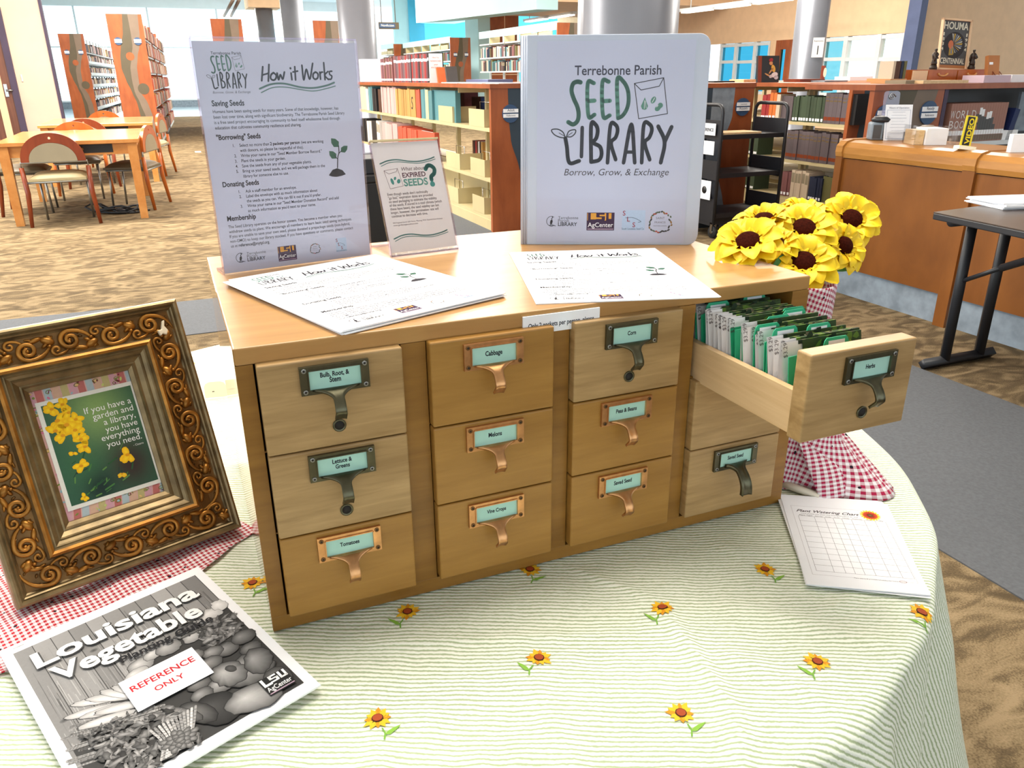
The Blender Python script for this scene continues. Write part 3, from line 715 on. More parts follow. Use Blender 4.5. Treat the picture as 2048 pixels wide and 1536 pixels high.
row([(c4(572), c4(640), 5, 'red', .24, 'label'), (c4(642), c4(700), 2, 'orange', .26, 'label'), (c4(702), c4(738), 2, 'cream', .24, 'plain'), (c4(858), c4(1138), 11, 'green', .235, 'label'), (c4(1142), c4(1368), 6, 'grey', .265, 'band'), (c4(1376), c4(1424), 2, 'black', .265, 'plain')], None, RX, .835, 'x-', 245,
    '%s bound volume on the top shelf behind the wooden desk', '%s volumes on the top shelf behind the desk')
faceout(c4(745), c4(852), RX + .02, .835, .23, 'grey', .03, 'book in a frame facing out beside the green volumes', 240)
row([(c4(790), c4(1252), 13, 'grey', .275, 'band'), (c4(1262), c4(1300), 1, 'cream', .25, 'label')], None, RX, .475, 'x-', 325, '%s bound volume on the middle shelf behind the wooden desk', '%s volumes on the middle shelf behind the desk')
row([(c4(752), c4(830), 3, 'mauve', .24, 'label'), (c4(832), c4(990), 5, 'cream', .26, 'pale'), (c4(1000), c4(1115), 5, 'navy', .22, 'label')], None, RX, .12, 'x-', 395, '%s volume on the bottom shelf behind the wooden desk', '%s volumes on the bottom shelf behind the desk')
faceout(c4(1122), c4(1225), RX + .02, .12, .24, 'olive', .03, 'grey green book facing out on the bottom shelf behind the desk', 395)
for z, lb in ((.475, 'middle'), (.12, 'lower')):  # green volumes seen through the cart
    for i in range(9):
        yy = 6.75 - i * .075
        book((RX + .03, yy, z + .001), 'x-', .07, .2, .21, CLR_['red' if i == 0 else 'green'], 'label', '%s volume on the %s shelf seen through the black book cart' % ('red' if i == 0 else 'green', lb), 'green volumes seen through the cart')
# panel Q and the encyclopedia shelf
QY = 3.25
QW = [(0, .20, .60, .90), (.1, .16, .55, .86), (.25, .08, .46, .76), (.4, .06, .40, .66), (.6, .1, .4, .6), (1, .2, .45, .65)]
qa = AY(1752, 168, QY).x; qb = AY(1892, 168, QY).x
t_ = thing('bookcase', 'low bookcase holding the encyclopedia set, with a wavy panel at its left, behind the desk', 'bookcase', (0, 0, 0))
panel_with_wave(t_, qa, qb, QY, 1.165, QW, [], [(.16, .135, .068), (.80, .125, .075)], words=('Ready', 'Reference'))
WBX0, WBX1 = qb + .005, qb + 2.9
MB().box(WBX0, QY, 0, WBX0 + .035, QY + .6, 1.165, 'trim_plum').build('side_panel', t_); MB().box(WBX1, QY, 0, WBX1 + .035, QY + .6, 1.165, 'end_wood').build('side_panel', t_)
MB().box(qa - .01, QY - .01, 1.165, WBX1 + .03, QY + .62, 1.20, 'end_wood').build('top_board', t_); MB().box(WBX0 + .035, QY + .28, .05, WBX1, QY + .30, 1.165, 'slate_inlay').build('back_panel', t_)
zs = AY(1960, 283, QY).z
for z in (zs, .45, .12): MB().box(WBX0 + .035, QY + .01, z - .03, WBX1, QY + .28, z, 'metal_white').build('shelf', t_)
xa, xb = AY(1897, 250, QY + .02).x, AY(2009, 250, QY + .02).x; nv_ = 22; w_ = (xb - xa) / nv_
hw_ = AY(1950, 207, QY).z - zs
sil = {10: (.45, .8), 11: (.32, .92), 12: (.30, .88), 13: (.30, .72), 14: (.30, .80), 15: (.30, .82), 16: (.30, .70), 17: (.30, .52)}
for i in range(nv_):
    o = book((xa + w_ * i, QY + .02, zs + .001), 'y-', w_ * .95, .2, hw_, c(172, 124, 108), 'plain', 'volume of the copper coloured encyclopedia set with a bird picture across the spines', 'encyclopedia volumes behind the desk')
    m = MB(); m.box(.04, -.006, .18, .96, -.001, .30, 'paper').box(.04, -.006, .02, .96, -.001, .17, 'taupe_inlay')
    if i in sil: m.box(.0, -.008, sil[i][0], 1.0, -.002, sil[i][1] - .08, 'slate_inlay')
    if i in (11, 12, 14, 15): m.box(.0, -.010, sil[i][1] - .22, 1.0, -.003, sil[i][1] - .04, 'paper')
    if i == 10: m.box(.1, -.010, .5, .9, -.003, .62, 'wood_edge')
    for j, (s, base, hh) in enumerate((('WORLD', .62, .2), ('BOOK', .36, .2))):
        if i % 2 == 0 and i // 2 < len(s): m.text(s[i // 2], .05, base, 0, width=1.7, height=hh, col=(.8, .74, .72), M=Matrix(((1, 0, 0, 0), (0, 0, -1, -.012), (0, 1, 0, 0), (0, 0, 0, 1))))
    m.build('spine_print', o)
xs = AY(2016, 250, QY + .02).x
book((xs, QY + .02, zs + .001), 'y-', .05, .2, .22, c(30, 44, 92), 'plain', 'tilted navy book with a bright edge right of the encyclopedias', None, .22)
xs = AY(2030, 250, QY + .1).x
m = MB().box(0, 0, 0, .34, .02, .27, 'kick_grey'); m.lathe([(.001, 0), (.04, .004), (.055, .012), (.001, .014)], 20, 'navy', M=Matrix.Translation((.13, -.012, .14)) @ Matrix.Rotation(rad(90), 4, 'X'))
m.build('globe_book', None, 'grey book with a blue globe facing out on the encyclopedia shelf', 'book', loc=(xs, QY + .1, zs + .05))
m = MB().box(0, 0, 0, .16, .03, .065, 'paper'); m.build('shelf_label', None, 'white label card before the globe book on the encyclopedia shelf', 'label', loc=(AY(2006, 285, QY).x, QY + .02, zs + .001))
for i in range(9):
    book((WBX0 + .2 + .06 * i, QY + .03, .451), 'y-', .055, .2, .25, CLR_[('brown', 'red', 'black')[i % 3]], 'plain', '%s book on the shelf below the encyclopedias' % ('brown', 'red', 'black')[i % 3], 'books below the encyclopedias')

# ------------------------------------------------------------------ things on the tops at the right
ZP, ZR, ZQ = 1.201, 1.186, 1.201
py_ = RY + 1.0
def upright(px0, py0, px1, py1, Y): p, q = AY(px0, py1, Y), AY(px1, py0, Y); return p, q.x - p.x, q.z - p.z
p, bw, bh = upright(1516, 104, 1564, 158, 6.3)
t_ = thing('art_book', 'dark book with a painted figure on its cover, standing on the bookcase', 'book', (p.x, 6.3, ZR + .001), (-.12, 0, 0))
MB().box(0, 0, 0, bw, .03, bh, 'black_plastic').build('cover', t_)
m = MB().box(0, -.001, 0, bw * .17, .0, bh, 'chair_red_wood'); Mb = Matrix(((1, 0, 0, 0), (0, 0, -1, -.002), (0, 1, 0, 0), (0, 0, 0, 1)))
for u, v, ru, rv, a, col in ((.60, .72, .085, .075, 0, c(196, 140, 90)), (.60, .84, .10, .07, .2, c(150, 40, 44)), (.72, .52, .09, .15, .4, c(206, 160, 70)), (.62, .44, .16, .035, .8, c(190, 140, 90)), (.45, .28, .15, .03, -.4, c(190, 140, 90)), (.78, .28, .16, .10, .2, c(214, 206, 204)), (.86, .18, .1, .08, 0, c(190, 184, 190)), (.6, .22, .08, .06, 0, c(200, 190, 190))):
    m.blob(bw * u, bh * v, bw * ru, bh * rv, 0, a, col, n=14, M=Mb)
m.build('cover_picture', t_)
o = stand_sheet('oval_card', 1643, 122, 1653, 151, 8.0, 'chair_red_wood', 'small red framed card with a pale oval standing below the column notice', 'card', th=.02); o.location.z = ZR
m = MB().blob(.05, .095, .028, .06, 0, 0, c(240, 220, 196), n=16, M=Mb); m.build('oval', o)
for i, (px0, px1, Y, X, hh, mt, lb) in enumerate(((1488, 1512, 6.6, 0, .03, 'drawer_box', 'tan book lying left of the dark art book'), (1428, 1470, 5.4, 0, .012, 'black_plastic', 'black tablet lying on the bookcase top near the binder'), (1600, 1650, 6.2, 0, .03, 'chair_red_wood', 'red book lying before the far right column'),
        (1650, 1696, 6.0, 0, .014, 'kick_grey', 'grey papers lying right of the far right column'), (1700, 1745, 6.9, 0, .045, 'metal_white', 'stack of white books below the pale windows'), (1772, 1796, 5.6, 0, .03, 'wood_edge', 'orange box lying left of the wooden drawer unit'))):
    p, q = AY(px0, 158, Y), AY(px1, 158, Y); zz = ZR if i != 1 else ZP
    MB().box(p.x, Y, zz, q.x, Y + .25, zz + hh, mt).build('flat_item' if False else ('tablet' if i == 1 else 'paper_stack' if i == 3 else 'box' if i == 5 else 'book'), None, lb, 'tablet' if i == 1 else 'papers' if i == 3 else 'box' if i == 5 else 'book')
# a further low range carries those things
bookcase('long low bookcase top running behind the column toward the windows', 6.45, 8.6, 5.4, 8.3, 1.15, [.835, .475, .12], .84, R1W, [], [])
# poster, statues, drawers, easel book
DYq = QY + .30
p, q = AY(1826, 151, DYq), AY(1972, 151, DYq)
t_ = thing('drawer_unit', 'low wooden two drawer unit under the centennial poster', 'drawers', (p.x, DYq, ZQ))
dw = q.x - p.x; dh = AY(1900, 139, DYq).z - ZQ
MB().box(0, .012, 0, dw, .30, dh, 'chair_wood').build('body', t_)
for i in (0, 1):
    d = MB().box(dw * (.20 if i == 0 else .60), 0, .004, dw * (.585 if i == 0 else .985), .012, dh - .006, 'chair_wood').build('drawer', t_)
    m = MB().tube([(dw * (.39 + .40 * i) + .045 * cos(a), -.004, dh * .72 - .018 * sin(a)) for a in [pi * k / 8 for k in range(9)]], .006, 8, 'wood_edge'); m.build('pull', d)
MB().box(0.002, 0, .004, dw * .19, .012, dh - .006, 'wall_tan').build('plate', t_)
p, pw_, ph_ = upright(1864, 36, 1930, 138, DYq + .14); pw_ = AY(1921, 139, DYq + .14).x - p.x
t_ = thing('framed_poster', 'framed poster reading HOUMA 1834 1934 CENTENNIAL leaning on the wooden drawer unit', 'poster', (p.x, DYq + .10, ZQ + dh + .001), (-.10, .035, 0))
ph_ = AY(1905, 36, DYq + .14).z - ZQ - dh
f = MB()
for a in ((0, 0, pw_, .012), (0, ph_ - .012, pw_, ph_), (0, 0, .010, ph_), (pw_ - .010, 0, pw_, ph_)): f.box(a[0], -.012, a[1], a[2], .010, a[3], 'wall_tan')
f.build('frame', t_)
m = MB().box(.01, 0, .012, pw_ - .01, .006, ph_ - .012, 'slate_inlay'); Mb2 = Matrix(((1, 0, 0, 0), (0, 0, -1, -.001), (0, 1, 0, 0), (0, 0, 0, 1)))
m.box(.01, -.0006, .012, pw_ - .01, 0, ph_ * .10, 'tan_book')
crm = (.80, .76, .62)
m.text('HOUMA', pw_ / 2, ph_ * .80, 0, width=pw_ * .84, height=ph_ * .145, bold=.02, align='C', col=crm, M=Mb2); m.text('CENTENNIAL', pw_ / 2, ph_ * .13, 0, width=pw_ * .84, height=ph_ * .115, bold=.02, align='C', col=crm, M=Mb2)
for s, u in (('1834', .10), ('1934', .90)):
    for k, ch in enumerate(s): m.text(ch, pw_ * u, ph_ * (.67 - .095 * k), 0, height=ph_ * .065, width=pw_ * (.045 if ch == '1' else .075), bold=.02, align='C', col=crm, M=Mb2)
m.blob(pw_ * .5, ph_ * .49, pw_ * .37, ph_ * .26, .0002, 0, c(58, 54, 56), n=30, M=Mb2)
m.blob(pw_ * .38, ph_ * .50, pw_ * .09, ph_ * .085, .0006, .2, c(206, 120, 84), n=14, M=Mb2); m.poly([(pw_ * .28, ph_ * .50), (pw_ * .33, ph_ * .52), (pw_ * .33, ph_ * .46)], .0007, 'print_ink', c(206, 120, 84), Mb2); m.poly([(pw_ * .34, ph_ * .45), (pw_ * .46, ph_ * .47), (pw_ * .50, ph_ * .30), (pw_ * .34, ph_ * .29)], .0004, 'print_ink', c(170, 140, 70), Mb2)
for k in range(15):
    a = rad(100 - 13.5 * k); x, y = pw_ * .44, ph_ * .52
    m.poly([(x + pw_ * .05 * cos(a - .5), y + ph_ * .03 * sin(a - .5)), (x + pw_ * (.34 if k < 10 else .28) * cos(a), y + ph_ * .20 * sin(a)), (x + pw_ * .32 * cos(a - .16), y + ph_ * .19 * sin(a - .16))], .0008 + 2e-5 * k, 'print_ink', (c(190, 190, 180), c(206, 170, 80), c(120, 130, 150))[k % 3], Mb2)
m.build('print', t_)
def statue(px, py0, py1, Y, label, tilt):
    p = AY(px, py1, Y); h = AY(px, py0, Y).z - ZQ - dh
    t_ = thing('statuette', label, 'statuette', (p.x, Y, ZQ + dh + .001), (0, 0, tilt), 'bronze statuettes by the poster')
    MB().lathe([(h * .19, 0), (h * .19, h * .12), (h * .15, h * .15), (h * .16, h * .20)], 16, 'statue').build('plinth', t_)
    m = MB().lathe([(h * .12, h * .20), (h * .15, h * .30), (h * .11, h * .46), (h * .14, h * .60), (h * .17, h * .72), (h * .11, h * .80), (h * .05, h * .84), (h * .045, h * .86), (h * .075, h * .92), (h * .065, h * .97), (h * .01, h)], 16, 'statue')
    m.tube([(h * .15, 0, h * .72), (h * .21, -h * .05, h * .58), (h * .08, -h * .14, h * .54)], h * .04, 8, 'statue'); m.tube([(-h * .15, 0, h * .72), (-h * .20, -h * .04, h * .56), (-h * .16, -h * .02, h * .40)], h * .04, 8, 'statue'); m.tube([(h * .06, -.01, h * .2), (h * .07, -h * .06, h * .34), (h * .05, 0, h * .5)], h * .06, 8, 'statue')
    m.build('figure', t_)
statue(1866, 97, 138, DYq + .03, 'dark bronze statuette overlapping the left edge of the poster', .6); statue(1942, 99, 137, DYq + .05, 'dark bronze statuette standing right of the poster', -.3)
p, bw, bh = upright(1977, 105, 2005, 147, QY + .2)
t_ = thing('easel_book', 'brown book on a wire easel at the right, by the cream wall', 'book', (p.x, QY + .2, ZQ + .02), (-.18, 0, -.12))
m = MB().box(0, 0, .015, bw * 1.0, .03, .015 + bh * 1.06, 'tan_book').box(bw * .10, -.001, bh * .72, bw * .42, 0, bh * .84, 'paper'); m.build('cover', t_)
m = MB()
for s in (.2, .8):
    m.tube([(bw * s - .03, -.05, -.015), (bw * s, -.022, bh * .35), (bw * s + .03, -.05, -.015)], .003, 6, 'chair_red_wood'); m.tube([(bw * s, -.03, .012), (bw * s, .05, -.01)], .003, 6, 'chair_red_wood')
m.build('wire_easel', t_)
for px0, px1, Y, zz, hh, mt, nm, lb in ((1800, 1850, QY + .12, ZQ, .022, 'pad_grey', 'book', 'grey book lying left of the drawer unit front'), (1835, 1925, QY + .05, ZQ, .020, 'drawer_box', 'folder', 'long tan folder lying before the wooden drawer unit'), (1955, 2008, QY + .10, ZQ, .048, 'pale_violet', 'book', 'thick pale violet book lying under the wire easel'), (2010, 2060, QY + .12, ZQ, .05, 'paper', 'paper_stack', 'loose stack of white papers at the right end of the bookcase top')):
    p, q = AY(px0, 158, Y), AY(px1, 158, Y)
    if nm == 'book' and 'easel' in lb: pass
    MB().box(p.x, Y - .05, zz, q.x, Y + .12, zz + hh, 'pink_cover' if mt == 'pale_violet' else mt).build(nm, None, lb, 'papers' if nm == 'paper_stack' else nm)
for i, (px, col) in enumerate(((1784, 'cream'), (1789, 'brown'), (1794, 'brown'), (1800, 'navy'), (1806, 'olive'))):
    p = AY(px, 150, QY + .3); book((p.x, QY + .3, ZQ + .03), 'y-', .022, .12, AY(px, 122, QY + .3).z - ZQ - .03, CLR_[col], 'plain', '%s small book upright by the blue corner trim, left of the poster' % col, 'small books left of the poster')
p = AY(1780, 150, QY + .3); MB().box(p.x - .01, QY + .28, ZQ, p.x + .14, QY + .45, ZQ + .03, 'wood_edge').build('book_tray', None, 'orange tray carrying the small upright books left of the poster', 'tray')
# ------------------------------------------------------------------ circulation desk and what stands on it
DX, DYE = 3.66, 2.93
t_ = thing('service_desk', 'curved-top wooden service desk with grey kickboard right of the sunflowers', 'desk', (0, 0, 0))
def dprof(x, off=0.0): return x
m = MB()
prof2 = [(DX + .45, .872), (DX + .06, .872), (DX + .015, .862), (DX - .012, .835), (DX - .016, .80), (DX - .010, .775)]
def sweep(m, pr, ya, yb_, mat):
    vs = [(x, y, z) for y in (ya, yb_) for x, z in pr] ; n = len(pr)
    m.add(vs, [(i, i + 1, n + i + 1, n + i) for i in range(n - 1)], mat, (1, 1, 1), False); m.add([(x, ya, z) for x, z in pr] + [(DX + .45, ya, .775)], [tuple(range(n + 1))[::-1]], mat); m.add([(x, yb_, z) for x, z in pr] + [(DX + .45, yb_, .775)], [tuple(range(n + 1))], mat)
ZD = .902
prof2 = [(x, z + .03) for x, z in prof2]
segs = [(-2.2, 2.02), (2.09, 2.895)]
for ya, yb_ in segs:
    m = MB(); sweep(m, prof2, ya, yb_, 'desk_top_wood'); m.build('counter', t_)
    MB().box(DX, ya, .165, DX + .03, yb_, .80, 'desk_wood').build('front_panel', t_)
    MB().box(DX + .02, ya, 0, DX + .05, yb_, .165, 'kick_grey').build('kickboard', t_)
for ya, yb_ in ((2.02, 2.09), (2.895, 2.945)):
    m = MB(); sweep(m, [(x - (.012 if i > 0 else 0), z + .006) for i, (x, z) in enumerate(prof2)], ya, yb_, 'desk_top_wood'); m.box(DX - .02, ya, 0, DX + .45, yb_, .81, 'desk_wood'); m.build('divider', t_)
MB().box(DX + .03, -2.2, .02, DX + .06, 2.9, .80, 'desk_wood').build('inner_panel', t_)
def on_desk(px, py): return AZ(px, py, ZD + .001)
p = on_desk(1790, 281); fx = Euler((0, 0, rad(-30)))
t_ = thing('sign_holder', 'clear stand with a printed notice on the wooden desk', 'sign', p + Vector((-.06, .03, 0)), (-.22, 0, rad(-28)))
MB().box(0, 0, 0, .15, .002, .20, 'paper').build('notice', t_)
m = MB(); Mz = Matrix(((1, 0, 0, 0), (0, 0, -1, -.001), (0, 1, 0, 0), (0, 0, 0, 1)))
m.text('Hours of Operation', .075, .178, 0, width=.11, align='C', M=Mz, col=c(60, 70, 110)); 
for k in range(8): m.text(('Monday 9:00', 'Tuesday 9:00', 'Wednesday 9:00', 'Thursday 9:00', 'Friday 9:00', 'Saturday 9:00', 'Sunday', 'Closed')[k] if False else '-' * (14 + (k * 5) % 9), .075, .155 - .017 * k, 0, width=.07 + .01 * (k % 3), align='C', M=Mz, col=c(110, 120, 150))
for a, b2 in (((.01, .01), (.14, .01)), ((.14, .01), (.14, .17)), ((.14, .17), (.01, .17)), ((.01, .17), (.01, .01))): m.stroke([a, b2], .0012, 0, c(90, 110, 160), M=Mz)
m.build('notice_print', t_)
m = MB().box(-.003, -.004, 0, .153, -.002, .20, 'acrylic').box(-.003, .003, 0, .153, .006, .20, 'acrylic').box(.02, -.03, 0, .15, .0, .045, 'acrylic'); m.build('acrylic_stand', t_)
p = on_desk(1768, 281)
t_ = thing('tape_dispenser', 'grey office gadget with dark top left of the clear stand on the desk', 'dispenser', p + Vector((.02, .06, 0)), (0, 0, rad(-30)))
MB().box(-.06, -.04, 0, .06, .05, .10, 'kick_grey').build('body', t_, bevel=.012); MB().lathe([(.05, .10), (.055, .115), (.04, .13), (.01, .135)], 20, 'black_metal').build('cap', t_)
for k in (0, 1): MB().box(-.05 + .055 * k, -.043, .01, -.005 + .055 * k, -.04, .085, 'slate_inlay').build('slot', t_)
p = on_desk(1850, 290)
t_ = thing('card_box', 'clear box of white cards in the middle of the desk counter', 'box', p, (0, 0, rad(-28)))
MB().box(0, 0, 0, .11, .16, .085, 'paper').build('cards', t_); MB().box(-.06, -.01, 0, .16, -.006, .10, 'acrylic').box(-.06, .0, .0, -.056, .17, .10, 'acrylic').box(.156, 0, 0, .16, .17, .09, 'acrylic').build('clear_box', t_)
MB().box(-.055, .02, 0, -.005, .16, .075, 'drawer_box').build('tan_cards', t_)
p = on_desk(1800, 270)
t_ = thing('badge_clip', 'clear rounded clip with a spiral rising behind the notice stand', 'clip', p + Vector((.02, .12, 0)), (-.1, 0, rad(-28)))
MB().prism(rounded(-.05, 0, .05, .26, .02, 'RL'), 0, .004, 'acrylic_edge', M=Matrix(((1, 0, 0, 0), (0, 0, -1, 0), (0, 1, 0, 0), (0, 0, 0, 1)))).build('plate', t_)
MB().tube([(.022 * (1 - k / 26) * cos(k * .5), -.008, .225 + .022 * (1 - k / 26) * sin(k * .5)) for k in range(24)], .003, 6, 'chrome').build('spiral', t_)
p = on_desk(1924, 299)
t_ = thing('video_sign', 'small yellow and black sign reading VIDEO on a white foot on the desk', 'sign', p, (-.1, .12, rad(-20)))
MB().box(-.03, -.02, 0, .06, .03, .018, 'cream_plastic').build('foot', t_)
m = MB().box(-.018, 0, .018, .040, .004, .165, 'yellow_plate').box(-.008, -.001, .022, .030, 0, .160, 'black_plastic'); m.text('VIDEO', 0, 0, 0, width=.125, height=.026, bold=.03, col=c(236, 210, 40), M=Matrix.Translation((.026, -.002, .028)) @ Matrix.Rotation(rad(90), 4, 'X') @ Matrix.Rotation(rad(90), 4, 'Z')); m.build('plate', t_)
p = on_desk(2020, 305)
MB().box(0, 0, 0, .16, .03, .085, 'paper').build('name_card', None, 'white card standing at the right end of the desk counter', 'card', loc=p, rot=(0, 0, rad(-20)))
p = on_desk(1880, 276)
MB().lathe([(.05, 0), (.055, .03), (.05, .07), (.03, .085), (.001, .085)], 20, 'taupe_inlay').build('jar', None, 'brown grey lidded pot behind the clear card box', 'pot', loc=(DX + .36, 2.66, ZD + .001))

# ------------------------------------------------------------------ black folding table
p0, p1 = AZ(1868, 421, .735), AZ(1867, 434, .735)
FX, FY, FT = 2.86, 1.60, .735
t_ = thing('folding_table', 'dark folding table with black legs standing before the wooden desk', 'table', (0, 0, 0))
tl = [AZ(1870, 418, FT), AZ(2048, 400, FT), AZ(2120, 470, FT), AZ(1868, 424, FT)]
corner = AZ(1867, 424, FT); fr = AZ(2048, 461, FT); bk_ = AZ(2048, 400, FT)
e1 = (fr - corner).normalized(); e2 = (bk_ - corner).normalized()
pl = [corner, corner + e1 * 1.55, corner + e1 * 1.55 + e2 * .75, corner + e2 * .75]
MB().prism([(q.x, q.y) for q in pl], FT - .004, FT, 'laminate_dark').build('tabletop', t_)
MB().prism([(q.x, q.y) for q in pl], FT - .030, FT - .004, 'black_metal').build('edge', t_, bevel=.004)
a, b2 = AZ(1846, 727, .03), AZ(1984, 702, .03)
ft_ = MB().tube([Vector((a.x, a.y, .026)), Vector((b2.x, b2.y, .026))], .026, 4, 'black_metal'); ft_.build('foot', t_)
for s in (.30, .80):
    q = Vector((a.x, a.y, 0)).lerp(Vector((b2.x, b2.y, 0)), s); MB().tube([q + Vector((0, 0, .03)), q + Vector((0, 0, FT - .03))], .028, 4, 'black_metal').build('leg', t_)
MB().tube([Vector((a.x, a.y, FT - .06)), Vector((b2.x, b2.y, FT - .06))], .022, 10, 'black_metal').build('rail', t_)
q = Vector((a.x, a.y, 0)).lerp(Vector((b2.x, b2.y, 0)), .30); rq = q + e1 * .55
br = MB().tube([q + Vector((0, 0, .40)), q.lerp(rq, .4) + Vector((0, 0, .52))], .010, 8, 'black_metal').tube([q.lerp(rq, .35) + Vector((0, 0, .505)), rq + Vector((0, 0, FT - .05))], .016, 8, 'black_metal'); br.build('brace', t_)
a2 = a + e1 * 1.2; b3 = b2 + e1 * 1.2
m = MB().tube([Vector((a2.x, a2.y, .026)), Vector((b3.x, b3.y, .026))], .026, 4, 'black_metal')
m.build('foot', t_)
for s in (.30, .80):
    q = Vector((a2.x, a2.y, 0)).lerp(Vector((b3.x, b3.y, 0)), s); MB().tube([q + Vector((0, 0, .03)), q + Vector((0, 0, FT - .03))], .028, 4, 'black_metal').build('leg', t_)
p = AZ(2008, 420, FT + .001)
for k in range(6):
    o = MB().box(0, 0, 0, .28, .22, .004, 'paper').build('paper_sheet', None, 'white paper in the loose pile on the dark folding table', 'paper', 'papers on the folding table', loc=p + Vector((.006 * sin(k * 2.2), .006 * cos(k), .0045 * k)), rot=(0, 0, rad(-14 + 5 * sin(k * 1.9))))

# ------------------------------------------------------------------ black book cart
CY = 4.55; cxa = AY(1425, 470, CY).x; cxb = AY(1573, 250, CY).x; CDp = .40
t_ = thing('book_cart', 'black metal book cart behind the sunflowers, right of the white binder', 'cart', (0, 0, 0))
for i, x in enumerate((cxa, cxb)):
    m = MB(); r = .06; zt2 = 1.045
    pts = [(x, CY, .12), (x, CY, zt2 - r)] + [(x, CY + r - r * cos(a), zt2 - r + r * sin(a)) for a in (pi / 6, pi / 3, pi / 2)] + [(x, CY + CDp - r + r * sin(a), zt2 - r + r * cos(a)) for a in (0, pi / 6, pi / 3)] + [(x, CY + CDp, zt2 - r), (x, CY + CDp, .12)]
    m.tube(pts, .014, 10, 'black_metal'); fr_ = m.build('end_frame', t_)
    for z0, z1 in ((.80, .93), (.47, .62), (.13, .32)): MB().box(x - .004, CY + .01, z0, x + .004, CY + CDp - .01, z1, 'black_metal').build('end_plate', fr_)
for z in (.82, .52, .20): MB().box(cxa, CY + .01, z - .035, cxb, CY + .20, z, 'black_metal').box(cxa, CY + .20, z - .035, cxb, CY + CDp - .01, z, 'black_metal').build('shelf', t_)
MB().box(cxa, CY + .05, .10, cxb, CY + CDp - .05, .16, 'black_metal').build('base', t_)
for x in (cxa + .02, cxb - .02):
    for y in (CY + .03, CY + CDp - .03):
        w_ = MB().tube([(x - .012, y, .05), (x + .012, y, .05)], .05, 18, 'rubber').tube([(x - .02, y, .05), (x + .02, y, .05)], .012, 10, 'chrome').box(x - .022, y - .012, .05, x - .016, y + .012, .115, 'chrome').box(x + .016, y - .012, .05, x + .022, y + .012, .115, 'chrome'); w_.build('caster', t_)
for z0, z1, s, lb in ((.815, .905, 'REFERENCE', 'white notice ending in ENCE on the end of the black cart'), (.665, .77, 'PLEASE DO NOT SHELVE', 'white sheet below the ENCE notice on the cart'), (.31, .46, '', 'pale card with a dark spot low on the cart end')):
    ya = CY + .05; m = MB().box(cxa - .022, ya, z0, cxa - .018, ya + .22, z1, 'paper')
    if s and len(s) < 10: m.text(s, 0, 0, 0, width=.18, bold=.02, M=Matrix(((0, 0, -1, cxa - .024), (-1, 0, 0, ya + .20), (0, 1, 0, (z0 + z1) / 2 - .015), (0, 0, 0, 1))))
    if not s: m.lathe([(.001, .003), (.03, .003), (.03, 0)], 16, 'black_plastic', M=Matrix.Translation((cxa - .022, ya + .08, (z0 + z1) / 2)) @ Matrix.Rotation(rad(-90), 4, 'Y'))
    m.build('cart_notice', t_, lb)
MB().box(cxa + .05, CY + .03, .821, cxa + .42, CY + .25, .835, 'drawer_box').build('folder', None, 'tan folder lying on the top shelf of the black cart', 'folder')
# ------------------------------------------------------------------ reading tables and chairs at the left
def reading_table(x0, x1, y0, y1, label):
    t_ = thing('reading_table', label, 'table', ((x0 + x1) / 2, (y0 + y1) / 2, 0)); hx, hy = (x1 - x0) / 2, (y1 - y0) / 2; H = .745
    MB().box(-hx, -hy, H - .035, hx, hy, H, 'table_wood').build('tabletop', t_, bevel=.004)
    ap = MB()
    for a in ((-hx + .06, -hy + .05, hx - .06, -hy + .075), (-hx + .06, hy - .075, hx - .06, hy - .05), (-hx + .05, -hy + .06, -hx + .075, hy - .06), (hx - .075, -hy + .06, hx - .05, hy - .06)): ap.box(a[0], a[1], H - .135, a[2], a[3], H - .035, 'table_wood')
    ap.build('apron', t_)
    for sx in (-1, 1):
        for sy in (-1, 1):
            x, y = sx * (hx - .065), sy * (hy - .065); a, b2 = .042, .034
            vs = [(x - b2, y - b2, 0), (x + b2, y - b2, 0), (x + b2, y + b2, 0), (x - b2, y + b2, 0), (x - a, y - a, H - .035), (x + a, y - a, H - .035), (x + a, y + a, H - .035), (x - a, y + a, H - .035)]
            MB().add(vs, [(3, 2, 1, 0), (4, 5, 6, 7), (0, 1, 5, 4), (1, 2, 6, 5), (2, 3, 7, 6), (3, 0, 4, 7)], 'table_wood').build('leg', t_)
    o = MB().box(.02, -hy + .046, H - .115, .36, -hy + .052, H - .04, 'black_plastic').build('power_outlet', t_)
    MB().lathe([(.018, 0), (.018, .004), (.001, .004)], 14, 'brass_dark', M=Matrix.Translation((.10, -hy + .046, H - .078)) @ Matrix.Rotation(rad(90), 4, 'X')).build('lock', o)
    return t_
T1 = (-1.46, -.27, 7.72, 9.55); T2 = (-1.47, -.16, 10.85, 12.75)
reading_table(*T1, 'nearer wooden reading table on the patterned carpet at the left'); reading_table(*T2, 'farther wooden reading table below the tall bookcases')
